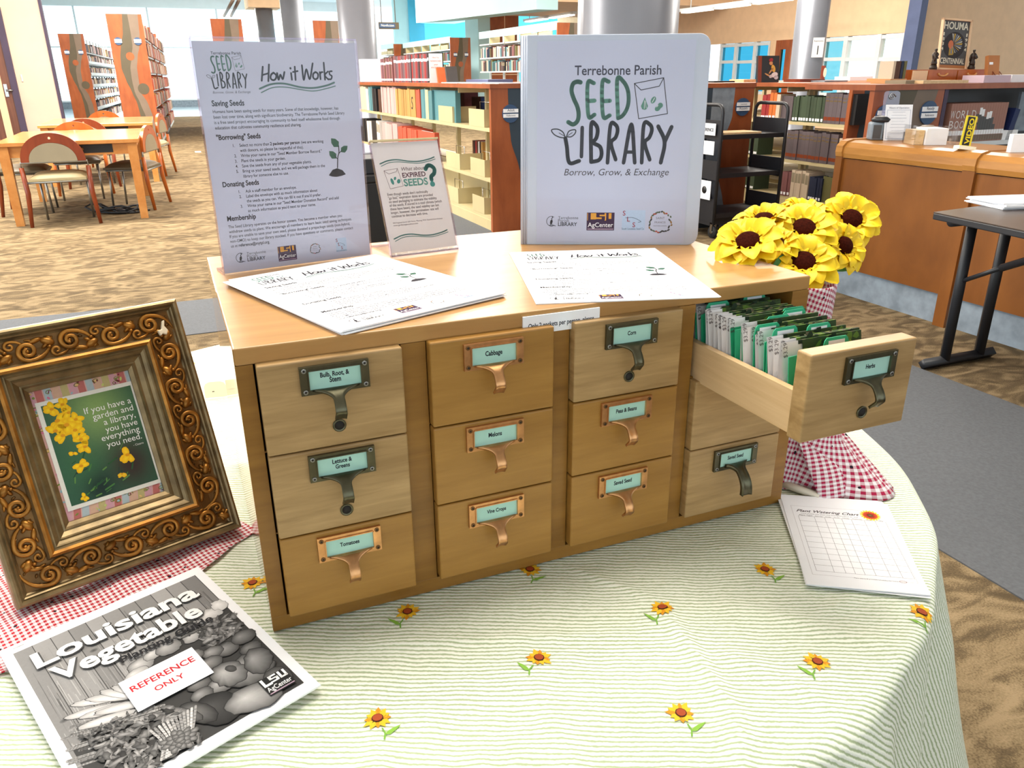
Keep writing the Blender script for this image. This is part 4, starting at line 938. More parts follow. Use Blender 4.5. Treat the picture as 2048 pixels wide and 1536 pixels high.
def chair(red, dark, label, loc, rz):         # back toward local -y, seat in front of it
    wm = 'chair_red_wood' if red else 'chair_wood'
    t_ = thing('reading_chair', label, 'chair', loc, (0, 0, rz), 'arched-back chairs at the reading tables')
    W_ = .25; Mb = Matrix(((1, 0, 0, 0), (0, 0, -1, -.20), (0, 1, 0, .575), (0, 0, 0, 1))) @ Matrix.Translation((0, 0, 0))
    arch = lambda a, h, z0=0: [(a * cos(pi * k / 28), z0 + h * sin(pi * k / 28) ** .9) for k in range(29)]
    vs, fs = curve2d([arch(.262, .25), arch(.195, .165, .0)[::-1], [(.011 * cos(2 * pi * k / 14), .205 + .011 * sin(2 * pi * k / 14)) for k in range(14)]], .03)
    MB().add(vs, fs, wm, M=Mb).build('backrest', t_)
    vs, fs = curve2d([arch(.194, .163)], .036); MB().add(vs, fs, 'pad_grey', M=Mb).build('back_pad', t_)
    MB().tube([(-W_ - .02, -.20, .50), (-W_ - .02, -.20, .572), (W_ + .02, -.20, .572), (W_ + .02, -.20, .50)], .010, 8, 'steel').build('back_rail', t_)
    for s in (-1, 1):
        pts = [(s * (W_ + .035), -.235, 0), (s * (W_ + .012), -.20, .30), (s * (W_ + .02), -.20, .53)]
        MB().tube(pts, [.016, .022, .020], 8, wm).build('rear_leg', t_)
        MB().tube([(s * .20, .20, 0), (s * .20, .18, .42)], .011, 8, 'steel').build('front_leg', t_)
    m = MB(); nx = 12; vs = []
    for i in range(nx + 1):
        for j in range(nx + 1):
            u, v = 2 * i / nx - 1, 2 * j / nx - 1; d = max(0, 1 - abs(u) ** 4) * max(0, 1 - abs(v) ** 4); vs.append((u * (.235 - .0 * v), .005 + v * .215, .425 + .05 * d ** .6))
    fs = [(i * (nx + 1) + j, (i + 1) * (nx + 1) + j, (i + 1) * (nx + 1) + j + 1, i * (nx + 1) + j + 1) for i in range(nx) for j in range(nx)]
    m.add(vs, fs, 'seat_dark' if dark else 'seat_vinyl', (1, 1, 1), True); m.box(-.235, -.21, .405, .235, .22, .427, 'seat_dark' if dark else 'seat_vinyl'); m.build('seat', t_)
    MB().tube([(-W_, -.205, .395), (W_, -.205, .395)], .009, 8, 'steel').tube([(-.22, .20, .395), (.22, .20, .395)], .009, 8, 'steel').tube([(-.22, -.2, .395), (-.22, .2, .395)], .009, 8, 'steel').tube([(.22, -.2, .395), (.22, .2, .395)], .009, 8, 'steel').build('seat_frame', t_)
    return t_
chair(True, False, 'reading chair with its back to the viewer, before the nearer table', (-1.0, 7.86, 0), 0)
chair(True, True, 'reading chair at the left side of the nearer table', (-1.40, 8.72, 0), rad(-90))
chair(False, True, 'orange reading chair behind the nearer table, facing the viewer', (-.98, 9.62, 0), pi)
chair(False, True, 'reading chair at the right side of the nearer table', (-.39, 8.60, 0), rad(74))
chair(True, False, 'dark arched chair before the farther table, back to the viewer', (-.93, 10.75, 0), 0)
chair(False, False, 'reading chair at the right side of the farther table', (-.26, 11.80, 0), rad(76))
chair(False, False, 'orange chair behind the farther table, below the tall bookcase', (-.85, 13.05, 0), pi)
m = MB(); rr = random.Random(9); base = AZ(252, 424, 0)
for k in range(4):
    pts = [base + Vector((.20 * sin(j * .55 + k) + rr.uniform(-.03, .03) - .05 * k, .16 * cos(j * .6 + k * 1.3), .012 + .03 * (1 + sin(j * 1.1 + k)) * (k % 2) + .004 * k)) for j in range(14)]
    m.tube(pts, .010, 6, 'black_plastic')
m.build('power_cord', None, 'coiled black power cord on the carpet under the nearer table', 'cord')
q = AZ(396, 304, 0); MB().box(-.05, -.12, 0, .05, .12, .006, 'paper').build('floor_card', None, 'small white card lying on the carpet left of the tall sign', 'card', loc=q)

# ------------------------------------------------------------------ tall bookcases
SH7 = [.10, .42, .74, 1.06, 1.38, 1.70, 2.02]
R1Y = 17.5; rx0, rx1 = -.746, -.115
R1T = bookcase('nearer tall bookcase with a wavy inlaid end, left of the aisle', rx0, rx1, R1Y, 27.5, 2.44, SH7, .92, TALL, CIRC, [(.23, .198, .07), (.78, .198, .07)], smat='metal_white', top=False)
for j, yy in enumerate((20.4, 23.4)):
    MB().box(rx0, yy, 0, rx1, yy + .04, 2.36, 'end_wood').build('divider', R1T)
pal2 = ['tan', 'brown', 'cream', 'coral', 'orange', 'pink', 'mauve', 'white', 'olive', 'red']
NEARB = []
for si, z in enumerate(SH7):
    y = R1Y + .1; k = 0
    while y < R1Y + 9.9:
        w_ = rnd.uniform(.10, .15); cn = pal2[rnd.randrange(10)]
        NEARB.append(((rx1 + .012, y, z + .001), w_ * .9, .2, rnd.uniform(.20, .26), CLR_[cn]))
        y += w_
PIV = Vector((rx1, R1Y, 0)); RA = Matrix.Rotation(-.042, 4, 'Z'); RT = Matrix.Translation(PIV) @ RA @ Matrix.Translation(-PIV)
R1T.matrix_world = RT
r2 = AY(113, 60, 27); r2b = AY(165, 60, 27)
R2T = bookcase('farther tall bookcase with a wavy inlaid end, beside the left wall', r2.x, r2.x + .66, 27.0, 38, 2.5, [.1, .42, .74, 1.06, 1.38, 1.70, 2.02], .92, TALL, CIRC, [(.23, .198, .07), (.78, .198, .07)], smat='metal_white', top=False)
for px, nm in ((420, 'left'), (625, 'right')):
    p = AY(px, 37, 19.4); bookcase('tall bookcase with inlaid end peeking above the tall sign, %s one' % nm, p.x, p.x + .66, 19.4, 24, 2.5, SH7, .92, TALL, CIRC, [], smat='metal_white', top=False)
# far ranges behind the low bookcase
PV2 = Vector((r2.x + .66, 27, 0)); RT2 = Matrix.Translation(PV2) @ RA @ Matrix.Translation(-PV2); R2T.matrix_world = RT2
for k, (px, py, Y, y2, lb, n0) in enumerate(((787, 88, 28.4, 34, 'farthest of the three tall bookcases behind the low one', 0), (900, 75, 22.9, 28.1, 'middle one of the three tall bookcases behind the low one', 0), (1115, 45, 15.1, 21.5, 'nearest of the three tall bookcases, its books left of the binder', 0))):
    p = AY(px, py, Y); y2 = AX((762, 806, 958)[k], 110, p.x).y; T_ = bookcase(lb, p.x, p.x + .63, Y, y2, p.z, [.1, .42, .74, 1.06, 1.38, 1.70, 2.02 if p.z > 2.2 else 1.95], .95, TALL, CIRC, [(.23, .198, .06), (.78, .198, .06)], smat='metal_white', top=False)
    MB().box(p.x + .01, Y + .04, p.z - .13, p.x + .04, y2, p.z + .03, 'wall_aqua').build('canopy', T_)
    for yy in [Y + .05 + .95 * i for i in range(int((y2 - Y) / .95) + 1)]: MB().box(p.x + .02, yy - .02, 1.98, p.x + .28, yy + .02, p.z - .1, 'metal_tan').build('bracket', T_)
    for si, z in enumerate((1.38, 1.70)):
        y = Y + .08
        while y < y2 - .1:
            w_ = rnd.uniform(.05, .07) if k else .1
            if k == 2: w_ = rnd.uniform(.055, .085)
            elif k == 1: w_ = rnd.uniform(.09, .13)
            else: w_ = .17
            cn = ('white', 'black', 'brown', 'cream', 'navy', 'teal', 'mauve', 'pink', 'olive', 'grey')[rnd.randrange(10)]
            if rnd.random() < .9:
                args = ((p.x + .03, y + w_, z + .001), 'x-', w_ * .92, .2, rnd.uniform(.19, .26), CLR_[cn])
                if k == 2 and y < 18.4: book(*args, 'pale' if rnd.random() < .3 else 'plain', '%s book on the %s row of the nearest tall bookcase left of the binder' % (cn, ('lower', 'upper')[si]), '%s row, nearest far bookcase' % ('lower', 'upper')[si])
                else: REST.append(args)
            y += w_
    MB().box(p.x + .02, Y + .3, 2.03, p.x + .035, Y + 1.9, 2.14, 'metal_tan').build('bookend_row', T_)
# the remaining far-off books, too small to tell apart
m = MB()
def restbox(p, w_, dp, h, col, sgn, M=None): m.box(p[0], p[1] - (w_ if sgn < 0 else 0), p[2], p[0] + dp * (1 if sgn < 0 else -1), p[1] + (0 if sgn < 0 else w_), p[2] + h, 'print_ink', col, M)
for (p, fc, w_, dp, h, col) in REST: restbox(p, w_, dp, h, col, -1)
for z in [.1, .42, .74, 1.06, 1.38, 1.70, 2.02]:
    for xs, ya, yb_ in ((r2.x + .665, 27.1, 37.5),):
        y = ya
        while y < yb_:
            w_ = rnd.uniform(.12, .2); restbox((xs, y, z + .001), w_ * .9, .2, rnd.uniform(.18, .25), CLR_[('white', 'brown', 'cream', 'black', 'pink', 'mauve', 'tan', 'grey')[rnd.randrange(8)]], 1, RT2); y += w_
for (p, w_, dp, h, col) in NEARB: restbox(p, w_, dp, h, col, 1, RT)
m.build('distant_books', None, 'far away rows of small books on the tall bookcases', 'books', None, 'stuff')
for z in [.42, .74, 1.06, 1.38, 1.70]:        # clear shelf-label strips of the farther range
    MB().box(r2.x + .668, 27.1, z + .0, r2.x + .68, 37.5, z + .075, 'metal_white').build('shelf_lip', R2T)
# ------------------------------------------------------------------ round table and its cloth
TC = Vector((0.288, 0.388)); TR = 0.759
t = thing('round_table', 'round table under the striped cloth, carrying the card catalog', 'table', (TC.x, TC.y, 0))
MB().lathe([(TR - 0.012, TZ - 0.034), (TR - 0.008, TZ - 0.030), (TR - 0.008, TZ - 0.006), (TR - 0.012, TZ - 0.004)], 72, 'table_wood').build('tabletop', t)
MB().lathe([(0.26, 0.0), (0.26, 0.02), (0.05, 0.05), (0.04, 0.3), (0.04, TZ - 0.036)], 32, 'black_metal').build('pedestal', t)
RIDGES = [((0.420, -0.140), (0.395, -0.300), 0.010, 0.0070), ((0.395, -0.300), (0.330, -0.420), 0.014, 0.0085), ((0.075, -0.17), (0.03, -0.36), 0.014, 0.0035),
          ((0.50, -0.16), (0.64, -0.33), 0.016, 0.003), ((0.10, -0.06), (0.36, -0.16), 0.007, 0.002), ((0.24, -0.16), (0.22, -0.36), 0.016, 0.0028),
          ((0.44, -0.22), (0.50, -0.36), 0.014, 0.003), ((-0.05, -0.05), (-0.02, -0.30), 0.02, 0.003), ((0.36, -0.02), (0.43, -0.13), 0.006, 0.0022),
          ((0.56, -0.06), (0.70, -0.16), 0.012, 0.002), ((-0.10, 0.70), (-0.02, 0.86), 0.02, 0.003), ((0.15, -0.25), (0.12, -0.36), 0.01, 0.003),
          ((0.58, -0.22), (0.66, -0.20), 0.01, 0.002)]
def cloth_z(x, y):
    z = 0.0
    for (ax, ay), (bx, by), sg, h in RIDGES:
        dx, dy = bx - ax, by - ay; L2 = dx * dx + dy * dy
        k = ((x - ax) * dx + (y - ay) * dy) / L2; kc = max(0, min(1, k))
        d2 = (x - ax - kc * dx) ** 2 + (y - ay - kc * dy) ** 2
        en = exp(-((k - 0.5) / 0.55) ** 4)
        z = max(z, h * exp(-d2 / (sg * sg)) * en)
    return z + 0.0006 * (1 + sin(x * 31 + y * 17) * sin(y * 27 - x * 11))
def cloth_pt(r, th):
    if r <= TR:
        x, y = TC.x + r * cos(th), TC.y + r * sin(th)
        return Vector((x, y, TZ - 0.002 + cloth_z(x, y) * min(1, (TR - r) / 0.05 + 0.25)))
    s = r - TR; rb = 0.014
    if s < rb * pi / 2:
        a = s / rb; out, dn = rb * sin(a), rb * (1 - cos(a))
    else:
        out, dn = rb, rb + s - rb * pi / 2
    fold = 0.5 + 0.5 * sin(9 * th + 1.3 + 0.6 * sin(2 * th)); fold = fold ** 1.4
    out += min(0.17, 0.36 * max(0, s - 0.01)) * fold + 0.02 * sin(23 * th) * min(1, s * 5)
    rr = TR + out
    x, y = TC.x + rr * cos(th), TC.y + rr * sin(th)
    xe, ye = TC.x + TR * cos(th), TC.y + TR * sin(th)
    return Vector((x, y, TZ - 0.002 + cloth_z(xe, ye) * 0.25 * max(0, 1 - s * 8) - dn))
NT = 420
radii = [TR * k / 120 for k in range(1, 121)] + [TR + 0.003 * k for k in range(1, 11)] + [TR + 0.03 + 0.016 * k for k in range(1, 33)]
SA = rad(-24.2)
def cuv(r, th):
    x, y = r * cos(th), r * sin(th)
    return (x * cos(SA) + y * sin(SA), -x * sin(SA) + y * cos(SA))
mb = MB(); mb.uv = []
vs = [cloth_pt(0, 0)]; mb.uv.append((0, 0))
for r in radii:
    for j in range(NT):
        th = 2 * pi * j / NT
        vs.append(cloth_pt(r, th)); mb.uv.append(cuv(r, th))
fs = [(0, 1 + j, 1 + (j + 1) % NT) for j in range(NT)]
for i in range(len(radii) - 1):
    for j in range(NT):
        a, b2 = 1 + i * NT + j, 1 + i * NT + (j + 1) % NT
        fs.append((a, a + NT, b2 + NT, b2))
mb.add(vs, fs, 'seersucker', (1, 1, 1), True)
cl = mb.build('tablecloth', None, 'cream and green striped seersucker tablecloth with embroidered sunflowers on round table', 'tablecloth')
# the sunflowers stitched on the cloth follow its surface
def stitched(cx, cy, ang, flip):
    def W(lx, ly, up=0.0011):
        lx *= .78; ly *= .78; x = cx + lx * cos(ang) - ly * sin(ang); y = cy + lx * sin(ang) + ly * cos(ang)
        r = sqrt((x - TC.x) ** 2 + (y - TC.y) ** 2); th = atan2(y - TC.y, x - TC.x)
        p = cloth_pt(r, th); e = 0.002
        n = (cloth_pt(r, th + e) - p).cross(cloth_pt(r + e, th) - p)
        n = -n.normalized() if n.length else Vector((0, 0, 1))
        if n.z < -0.2: n = -n
        return p + n * up
    st = MB(); rr = random.Random(int(cx * 1e4))
    for k in range(12):
        a = 2 * pi * k / 12 + rr.uniform(-.1, .1); L = 0.0178 * rr.uniform(0.85, 1.15); wd = 0.0042
        col = c(248, 196, 42) if k % 3 else c(226, 150, 24)
        dx, dy = cos(a), sin(a)
        st.add([W(dx * 0.005, dy * 0.005), W(dx * L * .6 - dy * wd, dy * L * .6 + dx * wd), W(dx * L, dy * L), W(dx * L * .6 + dy * wd, dy * L * .6 - dx * wd)], [(3, 2, 1, 0)], 'print_ink', col)
    for rad_, col, up in ((0.0072, c(70, 28, 14), 0.0016), (0.0060, c(172, 74, 34), 0.0020)):
        st.add([W(rad_ * cos(2 * pi * k / 14), rad_ * sin(2 * pi * k / 14), up) for k in range(14)], [tuple(range(14))], 'print_ink', col)
    f = -1 if flip else 1
    g = c(126, 178, 70)
    stem = [(0.006 * -f, -0.017), (0.010 * -f, -0.026), (0.009 * -f, -0.036)]
    for (ax, ay), (bx, by) in zip(stem, stem[1:]):
        st.add([W(ax - .0011, ay), W(bx - .0011, by), W(bx + .0011, by), W(ax + .0011, ay)], [(0, 1, 2, 3)], 'print_ink', g)
    lf = [(-0.009, -0.028), (-0.016, -0.0275), (-0.024, -0.019), (-0.029, -0.012), (-0.019, -0.017), (-0.013, -0.022)]
    lf = [(x * f, y) for x, y in lf]
    if f < 0: lf = lf[::-1]
    st.add([W(x, y) for x, y in lf], [tuple(range(len(lf) - 1, -1, -1))], 'print_ink', c(140, 190, 70))
    st.build('stitched_sunflower', cl)
for px, py, fl in ((815, 1223, 0), (755, 1438, 1), (1078, 1316, 0), (1362, 1425, 1), (1325, 1218, 0), (1635, 1323, 0), (1530, 1138, 1), (1060, 1138, 1),
                   (1843, 1222, 0), (380, 783, 0), (397, 823, 0), (378, 728, 1), (505, 1165, 1)):
    p = AZ(px, py)
    stitched(p.x, p.y, SA + rad(rnd.uniform(-12, 12)), fl)
for r, thd, fl in ((TR + .06, -48, 0), (TR + .10, -80, 1), (TR + .2, -62, 0)):
    stitched(TC.x + r * cos(rad(thd)), TC.y + r * sin(rad(thd)), SA, fl)

# ------------------------------------------------------------------ card catalogue
cab = thing('card_catalog', 'wooden card catalog of twelve small drawers standing on the striped tablecloth', 'cabinet', (0, 0, TZ + 0.001))
TB = 0.018
COLX = [0.0185, 0.1925, 0.3630, 0.5345]; DWID = 0.1445
ROWZ = [(0.2185, 0.3155), (0.1215, 0.2170), (0.0215, 0.1200)]
case = MB()
case.box(0, 0, 0, CW, CD, TB, 'catalog_wood')                                  # floor
case.box(0, 0, TB, 0.0165, CD, CH - TB, 'catalog_wood').box(-.0004, 0.001, 0.0005, 0.0002, CD - .001, CH - .0008, 'catalog_side').box(CW - 0.0265, 0, TB, CW, CD, CH - TB, 'catalog_wood')
case.box(0.0165, CD - 0.012, TB, CW - 0.0265, CD, CH - TB, 'catalog_wood')
for x0, x1 in ((0.1645, 0.1915), (0.3385, 0.3620), (0.5090, 0.5335)):
    case.box(x0, 0, TB, x1, CD - 0.012, CH - TB, 'catalog_wood')
for zz in (0.1195, 0.2165):
    case.box(0.0165, 0.004, zz, CW - 0.0265, CD - 0.012, zz + 0.002, 'catalog_wood')
case.build('case', cab, bevel=0.0012)
MB().box(0, 0, CH - TB, CW, CD, CH, 'catalog_top').build('top', cab, bevel=0.0018)
nl = MB(); a = AY(1045, 649, -0.001); b2 = AY(1198, 631, -0.001); a1 = AY(1045, 629, -0.001)
nz0, nz1 = 0.3065, 0.3275
nl.box(a.x, -0.0026, nz0, b2.x, -0.0004, nz1, 'paper')
Mn = Matrix(((1, 0, 0, 0), (0, 0, -1, -0.0028), (0, 1, 0, 0), (0, 0, 0, 1)))
nl.text('Only 2 packets per person, please.', (a.x + b2.x) / 2, (nz0 + nz1) / 2 - 0.0035, 0, width=(b2.x - a.x) * 0.87, bold=0.016, tall=1.3, align='C', M=Mn)
nl.build('notice_strip', cab, 'white paper strip reading Only 2 packets per person, please.')

def holder_mesh(metal, screwmat, fat=False):
    m = MB()
    hw, hh, t = 0.0345, 0.0150, 0.0035
    iw, ih = 0.0258, 0.0102
    y0 = -t
    for x0, x1, z0, z1 in ((-hw, -iw, -hh, hh), (iw, hw, -hh, hh), (-iw, iw, ih, hh), (-iw, iw, -hh, -ih)):
        m.box(x0, y0, z0, x1, 0, z1, metal)
    for x0, x1, z0, z1 in ((-iw - .0012, -iw, -ih, ih), (iw, iw + .0012, -ih, ih), (-iw, iw, ih, ih + .0012)):
        m.box(x0, y0 - 0.0012, z0, x1, y0, z1, metal)
    for sx in (-1, 1):
        for sz in (-1, 1):
            Ms = Matrix.Translation((sx * 0.0302, y0, sz * 0.0112)) @ Matrix.Rotation(rad(90), 4, 'X')
            m.lathe([(0.0026, -0.0002), (0.0025, 0.0007), (0.0012, 0.0008), (0.0010, 0.0007)], 14, screwmat, M=Ms)
            m.lathe([(0.0012, 0.0007), (0.0011, 0.00095)], 10, 'hole_dark', M=Ms)
    # finger pull: a strap flaring out of the lower rail, curling out and down
    n = 22; sec = []
    for i in range(n + 1):
        s = i / n
        wd = 0.0052 + 0.0185 * max(0, 1 - s / 0.34) ** 2.0 + 0.0006 * s
        y = -0.0036 - 0.017 * sin(min(1, s * 1.25) * pi * 0.5) + 0.008 * max(0, s - 0.72) / 0.28
        z = -0.0112 - 0.0045 * sin(s * pi * 0.5) - 0.0245 * s ** 1.3
        if fat:
            wd = 0.006 + 0.012 * max(0, 1 - s / 0.3) ** 2 + 0.0015 * s
            y = -0.0036 - 0.024 * sin(min(1, s * 1.1) * pi / 2); z = -0.0105 - 0.032 * s ** 1.5
        sec.append((wd, y, z))
    th = 0.004 if fat else 0.0019
    vs = []
    for i, (wd, y, z) in enumerate(sec):
        y2, z2 = sec[min(i + 1, n)][1:]; y1, z1 = sec[max(i - 1, 0)][1:]
        d = Vector((0, y2 - y1, z2 - z1)).normalized(); nn = Vector((0, d.z, -d.y)) * th
        rim = 0.0010
        p = Vector((0, y, z))
        vs += [p + Vector((-wd, 0, 0)) + nn * 1.3, p + Vector((-wd * 0.5, 0, 0)) + nn * 0.7, p + Vector((wd * 0.5, 0, 0)) + nn * 0.7, p + Vector((wd, 0, 0)) + nn * 1.3, p + Vector((wd, 0, 0)) - nn * 0.3, p + Vector((-wd, 0, 0)) - nn * 0.3]
    fs = [(i * 6 + j, i * 6 + (j + 1) % 6, (i + 1) * 6 + (j + 1) % 6, (i + 1) * 6 + j) for i in range(n) for j in range(6)]
    fs += [tuple(range(5, -1, -1)), tuple(n * 6 + j for j in range(6))]
    m.add(vs, fs, metal, (1, 1, 1), True)
    return m.mesh('label_holder')
H_BR = holder_mesh('bronze', 'steel'); H_CU = holder_mesh('copper', 'brass_dark'); H_FAT = holder_mesh('bronze', 'steel', True)
ring = MB(); Mr = Matrix.Rotation(rad(90), 4, 'X')
ring.lathe([(0.0066, -0.002), (0.0070, 0.0012), (0.0058, 0.0018), (0.0050, 0.0008)], 24, 'bronze', M=Mr)
ring.lathe([(0.0050, 0.0006), (0.0049, 0.00098)], 24, 'hole_dark', M=Mr)
RING = ring.mesh('rod_hole')
DR = [(0, 0, 'Bulb, Root, &\nStem', 'drawer_pale', H_BR, 1, .092 - .0185), (0, 1, 'Lettuce &\nGreens', 'drawer_pale', H_BR, 1, .091 - .0185), (0, 2, 'Tomatoes', 'drawer_honey', H_CU, 0, .0905 - .0185),
      (1, 0, 'Cabbage', 'drawer_honey', H_CU, 0, .071), (1, 1, 'Melons', 'drawer_honey', H_CU, 0, .071), (1, 2, 'Vine Crops', 'drawer_honey', H_CU, 0, .071),
      (2, 0, 'Corn', 'drawer_pale', H_BR, 1, .073), (2, 1, 'Peas & Beans', 'drawer_honey', H_CU, 0, .071), (2, 2, 'Saved Seed', 'drawer_honey', H_CU, 0, .071),
      (3, 0, 'Herbs', 'drawer_pale', H_BR, 1, .080), (3, 1, '', 'drawer_pale', None, 0, .07), (3, 2, 'Saved Seed', 'drawer_pale', H_FAT, 0, .072)]
PULL = 0.186
Mc = Matrix(((1, 0, 0, 0), (0, 0, -1, 0), (0, 1, 0, 0), (0, 0, 0, 1)))
for ci, ri, word, wmat, hold, hole, cx in DR:
    x0 = COLX[ci]; z0, z1 = ROWZ[ri]; op = (ci == 3 and ri == 0)
    if op: z0, z1 = 0.2135, 0.3112
    d = obj('drawer', None, cab, ('open drawer pulled out, labeled Herbs' if op else ('drawer labeled ' + word.replace('\n', ' ')) if word else 'drawer half hidden under the open one'))
    d.location = (x0, -0.012 - (PULL - 0.003 if op else 0), z0)
    hgt = z1 - z0
    fr = MB(); fr.box(0, 0, 0, DWID, 0.0215 if op else 0.016, hgt, wmat)
    fr.build('front', d, bevel=0.002, seg=3)
    if op:
        bx = MB(); y1, y2 = 0.0215, 0.40; tw = 0.009; sh = hgt * 0.5; off = 0.006
        sh = 0.0500
        bx.box(off, y1, 0.001, off + tw, y2, sh, 'drawer_box').box(DWID - off - tw, y1, 0.001, DWID - off, y2, sh, 'drawer_box')
        bx.box(off + tw, y2 - tw, 0.001, DWID - off - tw, y2, sh, 'drawer_box').box(off + tw, y1, 0.004, DWID - off - tw, y2 - tw, 0.008, 'drawer_box')
        bx.build('box', d, 'pale plain wood drawer box')
        dv = MB()
        for k in range(4):                    # dovetail pins showing on the side of the front
            zc = 0.006 + k * 0.0125
            dv.prism([(y1 - 0.012, zc - 0.0028), (y1 - 0.012, zc + 0.0028), (y1 + 0.0002, zc + 0.0045), (y1 + 0.0002, zc - 0.0045)], 0, 0.0004, 'drawer_box',
                     M=Matrix(((0, 0, -1, off + 0.0001), (1, 0, 0, 0), (0, 1, 0, 0.004), (0, 0, 0, 1))))
        dv.build('dovetail', d)
    if hold:
        zc = 0.0760 if not op else 0.0745
        if ri: zc = (0.0760 if ri == 1 else 0.078)
        h = obj('label_holder', hold, d, 'copper coloured label holder with finger pull' if hold == H_CU else 'dark bronze label holder with finger pull'); h.location = (cx, -0.0004, zc)
        k = MB(); k.box(-0.0262, -0.0016, -0.0108, 0.0262, -0.0006, 0.0106, 'card_teal')
        lines = word.split('\n')
        for i, ln in enumerate(lines):
            ww = {'Bulb, Root, &': .0290, 'Stem': .0115, 'Lettuce &': .0205, 'Greens': .0150, 'Tomatoes': .0212, 'Cabbage': .0199, 'Melons': .0161, 'Vine Crops': .0241, 'Corn': .0112,
                  'Peas & Beans': .0286, 'Saved Seed': .0255, 'Herbs': .0127}[ln]
            yy = -0.0012 if len(lines) == 1 else (0.0018 - i * 0.0062)
            k.text(ln, 0.0, yy, 0.00175, width=ww, bold=0.028, tall=1.32, align='C', M=Mc)
        ko = k.build('label_card', d, 'teal card reading ' + word.replace('\n', ' ')); ko.location = h.location
    if hole:
        r = obj('rod_hole', RING, d); r.location = (cx, -0.0004, 0.0225 if ri == 0 else 0.020)
# ------------------------------------------------------------------ seed packets and dividers in the open drawer
DX0 = COLX[3] + 0.0155; DZ = TZ + 0.001 + 0.2135 + 0.0085
PW, PH = 0.1120, 0.0820
def packet_mesh(seed):
    r = random.Random(seed); m = MB()
    n = 5
    for sgn in (1, -1):                       # two faces, slightly pillowed
        vs = []; fs = []
        for i in range(n + 1):
            for j in range(n + 1):
                u, v = i / n, j / n
                vs.append((u * PW, -sgn * 0.0012 * sin(pi * u) * sin(pi * v) - sgn * 0.0003, v * PH))
        for i in range(n):
            for j in range(n):
                q = (i * (n + 1) + j, (i + 1) * (n + 1) + j, (i + 1) * (n + 1) + j + 1, i * (n + 1) + j + 1)
                fs.append(q if sgn > 0 else q[::-1])
        m.add(vs, fs, 'packet_white', (1, 1, 1), True)
    Mp = Matrix(((1, 0, 0, 0), (0, 0, -1, -0.0019), (0, 1, 0, 0), (0, 0, 0, 1)))
    m.rect(0, 0, PW, PH * 0.21, 0, 'print_ink', c(150, 20, 30), M=Mp)
    m.rect(PW * 0.24, PH * 0.21, PW, PH, 0, 'print_ink', c(56, 74, 36), M=Mp)
    for k in range(26):
        x = r.uniform(PW * .27, PW * .96); y = r.uniform(PH * .26, PH * .98)
        g = r.choice([c(96, 128, 44), c(46, 84, 40), c(140, 160, 70), c(112, 104, 78), c(30, 48, 24)])
        m.blob(x, y, r.uniform(.004, .009), r.uniform(.002, .006), 0.0001, r.uniform(0, 3), g, n=7, wob=.3, M=Mp)
    m.text('$3.29', PW * .06, PH * .80, 0.0002, size=0.0075, col=c(90, 80, 80), M=Mp @ Matrix.Translation((PW * .05, PH * .8, 0)) @ Matrix.Rotation(rad(90), 4, 'Z') @ Matrix.Translation((-PW * .06, -PH * .8, 0)))
    m.blob(PW * .11, PH * .48, .0040, .0048, 0.0002, 0, c(170, 26, 40), M=Mp, n=10)
    m.text('herb', PW * .1, PH * .30, 0.0002, size=0.006, col=c(90, 30, 40), shear=.3, M=Mp @ Matrix.Translation((PW * .1, PH * .3, 0)) @ Matrix.Rotation(rad(90), 4, 'Z') @ Matrix.Translation((-PW * .1, -PH * .3, 0))) if False else None
    # the upper edge shows the picture wrapped over it
    for k in range(18):
        xa = PW * .2 + PW * .8 * k / 18; g = r.choice([c(96, 128, 44), c(46, 74, 36), c(120, 130, 66), c(104, 98, 76), c(30, 44, 24), c(60, 84, 40)])
        m.box(xa, -0.0016, PH - 0.004, xa + PW * .8 / 18, 0.0012, PH + 0.0003, 'print_ink', g)
    return m.mesh('seed_packet')
PK = [packet_mesh(k) for k in range(4)]
def divider_mesh(tab0):
    m = MB(); tw = 0.034; H = 0.077; x0 = tab0 * (PW - tw)
    pl = [(0, 0), (PW, 0), (PW, H - .002), (min(PW, x0 + tw + .002), H), (x0 + tw, H + .009), (x0 + tw - .003, H + .012), (x0 + .004, H + .012), (x0 + .001, H + .009), (max(0, x0 - .002), H), (0, H - .002)]
    Mp = Matrix(((1, 0, 0, 0), (0, 0, -1, 0), (0, 1, 0, 0), (0, 0, 0, 1)))
    m.prism(pl, -0.0005, 0.0005, 'divider_green', M=Mp)
    m.box(x0 + .006, -0.0008, H + .0005, x0 + tw - .005, -0.0004, H + .0085, 'paper')
    return m.mesh('card_divider')
seq = 'PPPPPPGPPPPGPGPPPPPPPPPGGPGPPGPPGGPPPPPG'
tabs = [0.52, 0.95, 0.10, 0.99, 0.90, 0.45, 0.02, 0.14, 0.72, 0.62]
yb, yf = 0.078, -0.158
gi = 0; lab_p = 'white seed packet with green herb picture and red foot, filed in the open drawer'
places = ['at the back of the open drawer', 'behind the tall green divider in the open drawer', 'in the middle of the open drawer', 'toward the front of the open drawer', 'right behind the open drawer front']
divlab = ['rearmost green card divider, its tab near the middle of the packets', 'second green card divider from the cabinet, tab at far right end', 'third green card divider from the cabinet, tall tab beside the white packet edges',
          'green card divider, rear one of two with neighbouring tabs at right end', 'green card divider, front one of two with neighbouring tabs at right end', 'green card divider with tab halfway along, in middle of the open drawer',
          'green card divider with tab at left end, amid two other dividers', 'green card divider, third before the drawer front, tab near left end', 'green card divider, second before the drawer front, tab at right', 'foremost green card divider touching the open drawer front']
